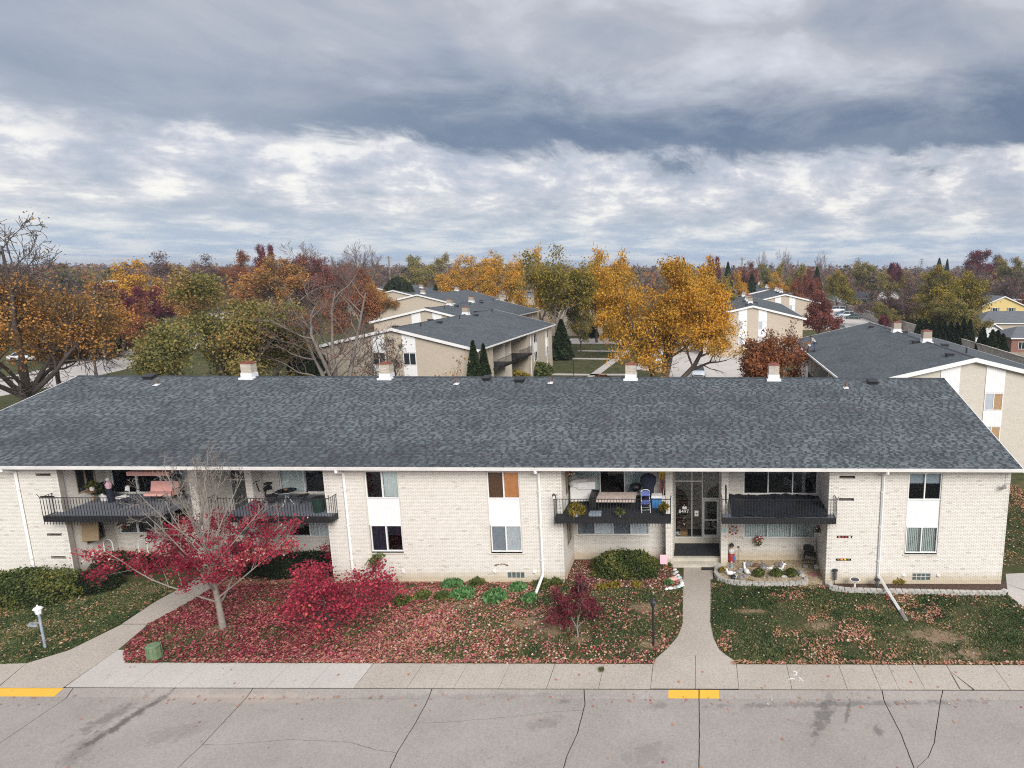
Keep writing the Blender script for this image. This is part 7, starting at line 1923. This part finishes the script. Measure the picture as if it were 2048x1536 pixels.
# blue padded folding chair with a navy cover behind it
x_ = WX(1292, 4, 29.0); folding_chair(x_, 29.0, zB, R(8), M_BLUECLOTH, M_ALU, 'blue cushioned folding chair with silver frame at the balcony right end')
x_ = WX(1297, 4.5, 29.9); t = thing('closed_parasol', (x_, 29.9, zB), 'dark navy covered parasol bundle behind the blue chair', 'parasol')
m = MB(); m.lathe([(.22, 0), (.27, .4), (.24, .8), (.36, 1.15), (.34, 1.4), (.22, 1.52), (.05, 1.56)], (x_, 29.9, zB), 12, 0, 1.1, .8); m.build('cover', M_NAVY, t, smooth=True)
m = MB(); m.lathe([(.28, 0), (.26, .06)], (x_, 29.9, zB), 12); m.build('base', M_BLACK, t)
x_ = WX(1272, 4.3, 30.3); t = thing('grill', (x_, 30.3, zB), 'small black kettle grill behind the table', 'grill')
m = MB(); m.blob((x_, 30.3, zB + .75), (.3, .26, .2), 12, 0, 1, .02); m.build('bowl', M_BLACKPLASTIC, t, smooth=True)
for a in (0, 2.1, 4.2): m = MB(); m.tube([(x_ + .1 * math.cos(a), 30.3 + .1 * math.sin(a), zB + .65), (x_ + .25 * math.cos(a), 30.3 + .25 * math.sin(a), zB)], .015, 5); m.build('leg', M_BLACK, t)
x_ = WX(1313, 4.2, 29.6); t = thing('cooler', (x_, 29.6, zB), 'blue and white cooler beside the blue chair', 'cooler')
m = MB(); m.box(x_ - .2, x_ + .25, 29.4, 29.8, zB, zB + .5); m.build('body', M_BLUE, t); m = MB(); m.box(x_ - .22, x_ + .27, 29.38, 29.82, zB + .5, zB + .6); m.build('lid', M_CLOTH, t)
# tall stored things against the right pier: yellow chair panel, red shovel, broom
x_ = WX(1326, 4.9, 30.8)
m = MB(); m.obox((x_, 30.8, zB + 1.25), (.34, .04, .55), (R(-8), R(5), 0)); solo(m.build('yellow_board', M_YELLOW), 'yellow plastic board standing at the balcony right end', 'board')
m = MB(); m.obox((x_ + .02, 30.9, zB + 1.75), (.26, .04, .26), (R(-8), 0, 0)); solo(m.build('blue_panel', M_BLUE), 'blue panel above the yellow board', 'board')
for dx_, mt, lb, nm in ((-.16, M_RED, 'red handled shovel leaning at the balcony right end', 'shovel'), (.02, M_PINK, 'pink handled broom leaning beside the red shovel', 'broom')):
    t = thing(nm, (x_ + dx_, 30.5, zB), lb, nm); m = MB(); m.tube([(x_ + dx_, 30.3, zB), (x_ + dx_ + .1, 30.75, zB + 1.25)], .02, 6); m.build('handle', mt, t); m = MB(); m.obox((x_ + dx_, 30.3, zB + .15), (.22, .05, .3)); m.build('head', M_CLOTH if nm == 'broom' else mt, t)
m = MB(); m.tube([(x_ + .2, 30.7, zB), (x_ + .22, 30.95, zB + 1.9)], .035, 6); solo(m.build('wooden_post', M_WOOD), 'wooden post leaning against the left entrance pier', 'post')
t = thing('rail_lantern', (-6.5, 28.06, BZ + .94), 'little black lantern on the left corner of the balcony rail', 'lantern')
m = MB(); m.lathe([(.05, 0), (.05, .16)], (-6.5, 28.06, BZ + .96), 8); m.build('glass', M_CLOTH, t); m = MB(); m.lathe([(.08, 0), (.05, .06), (.01, .09)], (-6.5, 28.06, BZ + 1.12), 8); m.build('cap', M_BLACK, t)
x_, z_ = -6.05, 4.75; t = flowers(-6.13, 30.2, 5.0, .2, 'wall basket with orange flowers at the left end of the balcony', [M_ORANGE, M_CLOTH], 14, False, sd=5)
# left unit: plant stand, white chair, canopy swing, figures
z1 = BZ + .001
xA = WX(165, 4.3, 30.2); t = thing('plant_shelf', (xA, 30.2, z1), 'brown bench crowded with potted plants on the leftmost balcony', 'plant shelf')
m = MB(); m.box(xA - .7, xA + .8, 29.9, 30.4, z1 + .5, z1 + .54); m.build('shelf', M_WOOD, t)
for sx in (-.65, .75):
    for sy in (29.95, 30.35): m = MB(); m.box(xA + sx - .02, xA + sx + .02, sy - .02, sy + .02, z1, z1 + .5); m.build('leg', M_WOOD, t)
for i, (dx_, mp, ml, lb) in enumerate(((-.45, M_WOOD, M_LEAF_RUST, 'potted plant with brown foliage at the left of the bench'), (0.0, M_PINKPAPER, M_LEAF_DARK, 'dark leafy potted plant at the middle of the bench'), (.5, M_CLOTH, M_LEAF_GREEN, 'green potted plant at the right of the bench'))):
    potted(xA + dx_, 30.15, z1 + .54, .12, .2, mp, ml, lb, 130, .26, .08, 2.0)
x_ = WX(210, 4, 30.3); potted(x_, 30.3, z1, .28, .4, M_CLOTH, M_LEAF_DARK, 'large white planter with dark foliage beside the bench', 220, .45, .1, 2.0)
x_ = WX(216, 4.6, 30.0); t = thing('figure_statue', (x_, 30.0, z1), 'statue figure in a pink top on the leftmost balcony', 'statue')
m = MB(); m.lathe([(.12, 0), (.15, .4), (.1, .7)], (x_, 30.0, z1), 9); m.build('skirt', M_NAVY, t); m = MB(); m.lathe([(.1, 0), (.15, .2), (.06, .34)], (x_, 30.0, z1 + .7), 9); m.build('top', M_PINKPAPER, t); m = MB(); m.blob((x_, 30, z1 + 1.14), (.08, .08, .1), 8); m.build('head', M_CLOTH, t, smooth=True)
x_ = WX(247, 4.2, 29.6); folding_chair(x_, 29.5, z1, R(-28), M_CLOTH, M_BLACK, 'white folding chair on the leftmost balcony')
x0 = WX(316, 4.6, 30.0); t = thing('canopy_swing', (x0, 30, z1), 'porch swing with salmon pink canopy and cushions on the leftmost balcony', 'porch swing')
m = MB(); m.obox((x0, 30.0, z1 + 1.62), (2.0, 1.0, .04), (R(-6), 0, 0)); m.box(x0 - 1.0, x0 + 1.0, 29.49, 29.51, z1 + 1.5, z1 + 1.68); m.build('canopy', M_PINK, t)
m = MB(); m.obox((x0 + .1, 30.0, z1 + .45), (1.35, .5, .12)); m.build('seat', M_PINK, t); m = MB(); m.obox((x0 + .1, 30.28, z1 + .72), (1.35, .12, .5), (R(-14), 0, 0)); m.build('backrest', M_PINK, t)
for s in (-1, 1):
    m = MB(); m.tube([(x0 + s * .85, 29.5, z1), (x0 + s * .85, 30.0, z1 + 1.55), (x0 + s * .85, 30.5, z1)], .03, 6); m.tube([(x0 + s * .85, 29.72, z1 + .7), (x0 + s * .85, 30.28, z1 + .7)], .02, 6); m.build('frame', M_BLACK, t)
    m = MB(); m.tube([(x0 + s * .68, 30, z1 + 1.5), (x0 + s * .68, 30, z1 + .5)], .012, 5); m.build('hanger', M_BLACK, t)
# second balcony of the left unit: exercise bike, glass table, two chairs, bin
x0 = WX(528, 4.2, 29.9); t = thing('exercise_bike', (x0, 29.9, z1), 'black exercise bike on the balcony left of the second downspout', 'exercise bike')
m = MB(); m.tube([(x0 - .45, 29.9, z1 + .05), (x0 + .45, 29.9, z1 + .05)], .03, 6); m.tube([(x0 - .1, 29.9, z1 + .05), (x0 + .22, 29.9, z1 + .95)], .03, 6); m.tube([(x0 - .1, 29.9, z1 + .1), (x0 - .32, 29.9, z1 + 1.0)], .03, 6); m.build('frame', M_BLACK, t)
m = MB(); m.lathe([(.24, -.04), (.24, .04)], (0, 0, 0), 16); wv = [(a + x0 - .2, c + 29.9, b + z1 + .35) for a, b, c in [(v[0], v[1], v[2]) for v in m.v]]; m.v = wv; m.build('flywheel', M_CAMERAGREY, t)
m = MB(); m.obox((x0 + .24, 29.9, z1 + 1.0), (.3, .22, .08)); m.build('saddle', M_BLACKPLASTIC, t)
m = MB(); m.tube([(x0 - .32, 29.65, z1 + 1.05), (x0 - .36, 29.9, z1 + 1.08), (x0 - .32, 30.15, z1 + 1.05)], .02, 6); m.build('handlebar', M_BLACKPLASTIC, t)
x0 = WX(573, 4.1, 29.7); t = thing('glass_table', (x0, 29.7, z1), 'round glass bistro table with a small bowl on the balcony', 'table')
m = MB(); m.lathe([(.46, 0), (.46, .012)], (x0, 29.7, z1 + .7), 24); m.build('glass_top', M_GLASS, t); m = MB(); m.tube([(x0 + .46 * math.cos(q), 29.7 + .46 * math.sin(q), z1 + .705) for q in np.linspace(0, 6.283, 25)], .012, 5, caps=False); m.build('rim', M_GALV, t)
for a in (0.3, 2.4, 4.5): m = MB(); m.tube([(x0 + .12 * math.cos(a), 29.7 + .12 * math.sin(a), z1 + .7), (x0 + .05 * math.cos(a), 29.7 + .05 * math.sin(a), z1 + .4), (x0 + .28 * math.cos(a), 29.7 + .28 * math.sin(a), z1)], .014, 5); m.build('leg', M_ALU, t)
m = MB(); m.lathe([(.04, 0), (.09, .06), (.08, .1)], (x0, 29.7, z1 + .715), 10); solo(m.build('bowl', M_RUST), 'little brown bowl on the glass table', 'bowl')
for px, rt, lb in ((543, R(70), 'black patio chair left of the glass table'), (606, R(-75), 'black patio chair right of the glass table')):
    x_ = WX(px, 4, 29.7); folding_chair(x_, 29.75, z1, rt, M_BLACKPLASTIC, M_BLACK, lb)
x_ = WX(639, 3.8, 28.9); t = thing('trash_bin', (x_, 28.85, z1), 'dark green plastic bin at the right corner of the balcony', 'bin')
m = MB(); m.lathe([(.22, 0), (.27, .62), (.29, .64), (.29, .68), (.25, .68)], (x_, 28.85, z1), 14); m.build('body', M_GREENBIN, t)
m = MB(); m.lathe([(.25, 0), (.24, .02), (.02, .03)], (x_, 28.85, z1 + .665), 14); m.build('contents', M_BLACK, t)
# ground floor of the left unit
for px, lb in ((217, 'white arched garden trellis at the left of the patio under the balcony'), (286, 'white arched garden trellis at the right of the patio under the balcony')):
    x_ = WX(px, 1.2, 30.3); t = thing('garden_arch', (x_, 30.3, 0), lb, 'garden trellis'); m = MB(); m.tube([(x_ - .22, 30.3, 0), (x_ - .22, 30.3, 1.2)] + [(x_ - .22 * math.cos(q), 30.3, 1.2 + .25 * math.sin(q)) for q in np.linspace(.2, math.pi - .2, 7)] + [(x_ + .22, 30.3, 1.2), (x_ + .22, 30.3, 0)], .025, 6); m.build('frame', M_WHITE, t); m = MB(); m.box(x_ - .2, x_ + .2, 30.29, 30.31, .5, .53); m.build('rung', M_WHITE, t)
x_, z_ = W(178, 1058, 29.6); m = MB(); m.obox((x_ + .0, 29.5, z_), (1.0, .05, 1.1), (R(-8), 0, R(8))); solo(m.build('woven_screen', simple('woven_tan', (.26, .19, .11), .9, .3, 20)), 'tan woven screen hanging under the leftmost balcony', 'screen')
for i, px in enumerate((176, 187)):
    x_ = WX(px, .8, 29.8); m = MB(); m.box(x_ - .05, x_ + .05, 29.8, 29.84, 0, 1.25); solo(m.build('white_plank', M_CLOTH), ['white plank leaning left under the leftmost balcony', 'white plank leaning right under the leftmost balcony'][i], 'plank')
flowers(WX(248, 2.2, 30.9), 30.9, 2.0, .35, 'red and white flower arrangement in front of the left ground-floor window', [M_RED, M_CLOTH], 30, False, sd=9)
# ------------------------------------------------------------------ vehicles
def paint(name, c, metal=.2):
    m, n, b = base_mat(name); b.inputs['Base Color'].default_value = (*c, 1); b.inputs['Roughness'].default_value = .3; b.inputs['Metallic'].default_value = metal; b.inputs['Coat Weight'].default_value = .4
    return m
PAINT = {k: paint('car_paint_' + k, c) for k, c in dict(silver=(.50, .55, .58), white=(.72, .74, .76), red=(.50, .03, .05), blue=(.10, .16, .24), green=(.02, .05, .045), grey=(.2, .21, .22)).items()}
def make_car(x, y, rot, colour, label, kind='hatch', group=None):
    L, Wd, Ht = {'hatch': (4.4, 1.78, 1.5), 'sedan': (4.7, 1.8, 1.42), 'van': (5.2, 2.0, 2.0), 'suv': (4.7, 1.85, 1.7)}[kind]
    t = thing('parked_car', (x, y, .02), label, 'van' if kind == 'van' else 'car', group)
    ox, oy, oz = x, y, .02
    hz = {'hatch': .88, 'sedan': .86, 'van': 1.15, 'suv': 1.0}[kind]
    # body stations: (x along length, half width, shoulder height)
    st_ = [(-.5, .78, hz * .70), (-.485, .88, hz * .95), (-.40, .97, hz * 1.02), (-.1, 1.0, hz * 1.03), (.15, 1.0, hz * 1.02), (.28, .98, hz * .98), (.42, .93, hz * .86), (.485, .82, hz * .72), (.5, .7, hz * .55)]
    m = MB(); vs = []
    for s, w_, sh_ in st_:
        hw = Wd / 2 * w_; X = s * L
        z0 = .22 if abs(s) < .47 else .30
        ring = [(-hw * .9, z0), (-hw, z0 + .16), (-hw, sh_ * .72), (-hw * .93, sh_), (-hw * .5, sh_ + .035), (hw * .5, sh_ + .035), (hw * .93, sh_), (hw, sh_ * .72), (hw, z0 + .16), (hw * .9, z0)]
        vs += [(ox + X, oy + a, oz + b) for a, b in ring]
    n = 10; fs = []
    for i in range(len(st_) - 1):
        for k in range(n): fs.append((i * n + k, i * n + (k + 1) % n, (i + 1) * n + (k + 1) % n, (i + 1) * n + k))
    fs.append(tuple(range(n))[::-1]); fs.append(tuple((len(st_) - 1) * n + k for k in range(n)))
    m.add(vs, [f[::-1] for f in fs]); m.build('body', PAINT[colour], t, smooth=False)
    cab = {'hatch': [(-.47, hz), (-.40, Ht), (.06, Ht), (.24, hz)], 'sedan': [(-.38, hz), (-.24, Ht), (.05, Ht), (.22, hz)], 'van': [(-.49, hz), (-.48, Ht), (.2, Ht), (.34, hz)], 'suv': [(-.48, hz), (-.44, Ht), (.08, Ht), (.24, hz)]}[kind]
    g = MB(); (xa, _), (xb, _), (xc, _), (xd, _) = cab; hb, ht = Wd / 2 * .93, Wd / 2 * .74
    v = [(xa * L, -hb, hz), (xd * L, -hb, hz), (xd * L, hb, hz), (xa * L, hb, hz), (xb * L, -ht, Ht - .05), (xc * L, -ht, Ht - .05), (xc * L, ht, Ht - .05), (xb * L, ht, Ht - .05)]
    g.add([(ox + a, oy + b, oz + c) for a, b, c in v], [(0, 1, 5, 4), (1, 2, 6, 5), (2, 3, 7, 6), (3, 0, 4, 7), (4, 5, 6, 7)]); g.build('windows', M_DARKGLASS, t)
    r_ = MB(); e = .03
    v = [(xb * L - e, -ht - e, Ht - .06), (xc * L + e, -ht - e, Ht - .06), (xc * L + e, ht + e, Ht - .06), (xb * L - e, ht + e, Ht - .06), (xb * L + .1, -ht + .1, Ht), (xc * L - .15, -ht + .1, Ht), (xc * L - .15, ht - .1, Ht), (xb * L + .1, ht - .1, Ht)]
    r_.add([(ox + a, oy + b, oz + c) for a, b, c in v], [(0, 1, 5, 4), (1, 2, 6, 5), (2, 3, 7, 6), (3, 0, 4, 7), (4, 5, 6, 7), (3, 2, 1, 0)])
    for sy in (-1, 1):
        for (p, q) in (((xa * L, hb, hz), (xb * L, ht, Ht - .05)), ((xd * L, hb, hz), (xc * L, ht, Ht - .05)), (((xa + xd) / 2 * L - .1, hb, hz), ((xb + xc) / 2 * L, ht, Ht - .05))):
            r_.tube([(ox + p[0], oy + sy * (p[1] + .01), oz + p[2]), (ox + q[0], oy + sy * (q[1] + .01), oz + q[2])], .045, 4)
    r_.build('roof', PAINT[colour], t)
    for sx in (-.31, .31):
        for sy in (-1, 1):
            w_ = MB(); cx_, cy_ = ox + sx * L, oy + sy * (Wd / 2 - .1); w_.tube([(cx_, cy_ - .11, oz + .32), (cx_, cy_ + .11, oz + .32)], .33, 14); wh = w_.build('wheel', M_TYRE, t)
            q = MB(); q.tube([(cx_, cy_ - .125, oz + .32), (cx_, cy_ + .125, oz + .32)], .19, 10); q.build('rim', M_RIM, wh)
    for sy in (-1, 1):
        h_ = MB(); h_.obox((ox + L * .462, oy + sy * Wd * .37, oz + hz * .68), (.16, .36, .14)); h_.build('headlight', M_PERGLASS, t)
        h_ = MB(); h_.obox((ox - L * .485, oy + sy * Wd * .38, oz + hz * .85), (.12, .25, .2)); h_.build('tail_light', M_RED, t)
        h_ = MB(); h_.obox((ox + xd * L - .25, oy + sy * (Wd / 2 + .1), oz + hz + .08), (.12, .2, .13)); h_.build('mirror', PAINT[colour], t)
    h_ = MB(); h_.obox((ox + L * .487, oy, oz + hz * .5), (.08, 1.0, .16)); h_.build('grille', M_BLACKPLASTIC, t)
    t.rotation_euler = (0, 0, rot); return t
make_car(WX(1397, 1, 87), 87.5, R(-90), 'silver', 'silver-blue hatchback facing the roof, in the centre of the parking lot', 'hatch')
make_car(-5.2, 98.5, R(-100), 'white', 'white car parked under the golden locust', 'sedan')
make_car(-2.0, 114.5, R(-90), 'white', 'white car farther back behind the golden locust branches', 'suv')
make_car(1.0, 127.0, R(0), 'red', 'red car glimpsed beneath the golden locust', 'sedan')
make_car(15.3, 101, R(-95), 'red', 'bright red car beside the right-hand building', 'suv')
make_car(45.0, 211, R(178), 'white', 'white van in the far right parking lot', 'van')
make_car(43.6, 197, R(176), 'blue', 'blue car farthest of the three side by side at the boundary wall', 'sedan', 'cars parked at the boundary wall')
make_car(43.4, 190.5, R(176), 'silver', 'silver car in the middle of the three at the boundary wall', 'suv', 'cars parked at the boundary wall')
make_car(43.8, 184, R(176), 'green', 'dark green car nearest of the three at the boundary wall', 'sedan', 'cars parked at the boundary wall')
make_car(33, 150, R(-80), 'grey', 'grey car half hidden by the brick-red tree', 'sedan')
for px, Y, c, lb in ((262, 222, 'white', 'white car parked between the two maroon trees on the left'), (270, 232, 'silver', 'silver car behind the white one between the maroon trees'), (55, 100, 'white', 'white car glimpsed through the orange locust leaves'), (72, 106, 'silver', 'silver car behind the orange locust on the far left')):
    make_car(WX(px, 1, Y), Y, R(15), c, lb, 'sedan')

# ------------------------------------------------------------------ worker on the right-hand roof
def slope_pt(px, py):
    d = ray(px, py); cx_, zr, k = 20.06, 8.38, .235
    t = (zr - k * cx_ - CAM_H) / (d[2] - k * d[0]); return Vector((d[0] * t, d[1] * t, CAM_H + d[2] * t))
fp = slope_pt(1629, 703)
wk = thing('person', tuple(fp), 'worker in grey shirt and jeans bending over on the right-hand roof with a leaf blower', 'person')
def skin(name, pts, edges, rads, mat, parent, sub=2):
    me = bpy.data.meshes.new(name); me.from_pydata(pts, edges, []); o = bpy.data.objects.new(name, me); C.objects.link(o); o.parent = parent
    mo = o.modifiers.new('s', 'SKIN'); mo.use_smooth_shade = True
    for v, r_ in zip(me.skin_vertices[0].data, rads): v.radius = (r_, r_)
    me.skin_vertices[0].data[0].use_root = True
    s_ = o.modifiers.new('u', 'SUBSURF'); s_.levels = sub; s_.render_levels = sub
    me.materials.append(mat); return o
k = .235
J = dict(pel=(0.02, 0, .90), wai=(-.06, 0, 1.04), che=(-.22, 0, 1.24), nek=(-.34, 0, 1.36), hed=(-.43, 0, 1.45), top=(-.49, 0, 1.52),
         hl=(.02, -.1, .86), hr=(.02, .1, .86), kl=(-.05, -.13, .47), kr=(.02, .13, .46), al=(.02, -.14, .09), ar=(.1, .15, .10), tl=(-.15, -.15, .05), tr=(-.07, .16, .06),
         sl=(-.28, -.2, 1.30), sr=(-.28, .2, 1.30), el=(-.34, -.24, 1.03), er=(-.34, .24, 1.03), wl=(-.46, -.18, .82), wr=(-.48, .16, .80), pl=(-.50, -.17, .76), pr=(-.52, .14, .74))
def sk(name, keys, links, rads, mat): 
    ks = list(keys); return skin(name, [J[q] for q in ks], [(ks.index(a), ks.index(b)) for a, b in links], rads, mat, wk)
sk('body', ['pel', 'wai', 'che', 'nek', 'hed', 'top', 'hl', 'kl', 'al', 'tl', 'hr', 'kr', 'ar', 'tr', 'sl', 'el', 'wl', 'pl', 'sr', 'er', 'wr', 'pr'],
   [('pel', 'wai'), ('wai', 'che'), ('che', 'nek'), ('nek', 'hed'), ('hed', 'top'), ('pel', 'hl'), ('hl', 'kl'), ('kl', 'al'), ('al', 'tl'), ('pel', 'hr'), ('hr', 'kr'), ('kr', 'ar'), ('ar', 'tr'), ('che', 'sl'), ('sl', 'el'), ('el', 'wl'), ('wl', 'pl'), ('che', 'sr'), ('sr', 'er'), ('er', 'wr'), ('wr', 'pr')],
   [.13, .12, .14, .055, .095, .085, .085, .055, .035, .03, .085, .055, .035, .03, .06, .04, .028, .03, .06, .04, .028, .03], M_SKIN)
sk('shirt', ['wai', 'che', 'sl', 'el', 'sr', 'er', 'pel'], [('wai', 'che'), ('wai', 'pel'), ('che', 'sl'), ('sl', 'el'), ('che', 'sr'), ('sr', 'er')], [.15, .175, .085, .058, .085, .058, .15], M_SHIRT)
sk('jeans', ['pel', 'hl', 'kl', 'al', 'hr', 'kr', 'ar'], [('pel', 'hl'), ('hl', 'kl'), ('kl', 'al'), ('pel', 'hr'), ('hr', 'kr'), ('kr', 'ar')], [.145, .10, .075, .06, .10, .075, .06], M_JEANS)
m = MB(); hd = Vector(J['hed']) + fp
m.blob((hd.x + .02, hd.y, hd.z + .05), (.125, .115, .11), 10, 0, 1, .05); m.build('hair', M_HAIR, wk, smooth=True)
for q in ('tl', 'tr'):
    m = MB(); p = Vector(J[q]) + fp; m.obox((p.x + .06, p.y, p.z - .0), (.3, .11, .1)); m.build('shoe', M_BLACKPLASTIC, wk)
for nm, s in (('pl', -1), ('pr', 1)):
    m = MB(); p = Vector(J[nm]) + fp
    for f in range(4): m.tube([(p.x, p.y - .03 + f * .02, p.z), (p.x - .05, p.y - .035 + f * .023, p.z - .05), (p.x - .03, p.y - .03 + f * .02, p.z - .09)], [.011, .01, .008], 5)
    m.tube([(p.x, p.y - s * .035, p.z), (p.x + .03, p.y - s * .05, p.z - .05)], [.012, .009], 5)
    m.build('hand', M_SKIN, wk, smooth=True)
bx = fp + Vector((-.58, 0, .0))
t = thing('leaf_blower', tuple(bx + Vector((0, 0, .5))), 'black and white leaf blower held by the worker on the roof', 'leaf blower')
m = MB(); m.blob(tuple(bx + Vector((.04, 0, .62))), (.15, .11, .13), 9, 0, 2, .05); m.build('motor', M_CLOTH, t)
m = MB(); m.tube([tuple(bx + Vector((-.02, 0, .56))), tuple(bx + Vector((-.1, 0, .3))), tuple(bx + Vector((-.1, 0, .0)))], [.07, .05, .06], 8); m.build('tube', M_BLACKPLASTIC, t)
m = MB(); m.tube([tuple(bx + Vector((-.04, 0, .72))), tuple(bx + Vector((.06, 0, .78))), tuple(bx + Vector((.14, 0, .70)))], .02, 6); m.build('handle', M_BLACKPLASTIC, t)
# ladder top against the gutter
lx = Vector(slope_pt(1597, 682))
x0 = 20.06 - 8.5 - .62; y0 = lx.y
t = thing('ladder', (x0 - .9, y0 - 1, 0), 'aluminium extension ladder leaning at the far corner of the right-hand roof', 'ladder')
zt = 8.38 - .235 * 9.0 + 1.0
for s in (-.2, .2):
    m = MB(); m.tube([(x0 - 1.6, y0 + s, 0), (x0 + .25, y0 + s, zt)], .05, 4); m.build('rail', M_ALU, t)
for kk in range(20):
    f = (kk + .5) / 20; m = MB(); m.tube([(x0 - 1.6 + 1.85 * f, y0 - .2, zt * f), (x0 - 1.6 + 1.85 * f, y0 + .2, zt * f)], .018, 5); m.build('rung', M_ALU, t)
# bushes by the middle building and other yard plants
def bush(px, Y, r_, h, mat, label, sd, z=0.0, n=1400): hedge(px, Y, z, r_, r_ * .8, h, mat, n, label, leaf=.22, seed=sd, name='bush', category='bush')
bush(1032, 81.0, 2.0, 1.6, M_LEAF_YOLIVE, 'yellow-green rounded bush below the dark balcony of the middle building', 21)
bush(1072, 88.5, 2.3, 1.7, M_LEAF_GREEN, 'dark green rounded bush at the far end of the middle building', 22)
bush(1203, 80.0, 1.4, 1.3, M_LEAF_RUST, 'reddish low bush by the path behind the roof', 23)
bush(1268, 118, 2.0, 2.4, M_LEAF_MAROON, 'dark red rounded bush beyond the golden locust', 24)
bush(1300, 116, 1.6, 1.8, M_LEAF_REDBROWN, 'red-orange bush right of the dark red one', 25)
bush(1610, 79, 1.6, 1.2, M_LEAF_DARK, 'dark bush at the far left corner of the right-hand building', 26)
x_ = 48.0
for i in range(16):
    Yb = 130 + i * 6.5; hedge(1395 + (x_ + .05 * (Yb - 100) * .5 + 3.2) * 1300 / Yb, Yb, 0, 2.4, 3.4, 2.6 + (i * 37 % 10) * .12, M_LEAF_OLIVE if i % 3 else M_LEAF_DARK, 700, 'overgrown shrub behind the boundary wall, right of the parked cars', leaf=.4, seed=40 + i, name='shrub', category='shrub')['group'] = 'overgrown shrubs behind the boundary wall'
# ------------------------------------------------------------------ air: far things fade a little
hz = MB(); hz.box(-2560, 2560, -40, 3460, -1.3, 27.0)
m = bpy.data.materials.new('haze'); m.use_nodes = True; n = NT(m.node_tree); n.n.clear()
v = n.node('ShaderNodeVolumePrincipled'); v.inputs['Color'].default_value = (.80, .86, .96, 1); v.inputs['Density'].default_value = 0.00026; v.inputs['Anisotropy'].default_value = 0.2
o = n.node('ShaderNodeOutputMaterial'); n.l.new(v.outputs[0], o.inputs['Volume'])
hz.build('haze', m, kind='stuff')
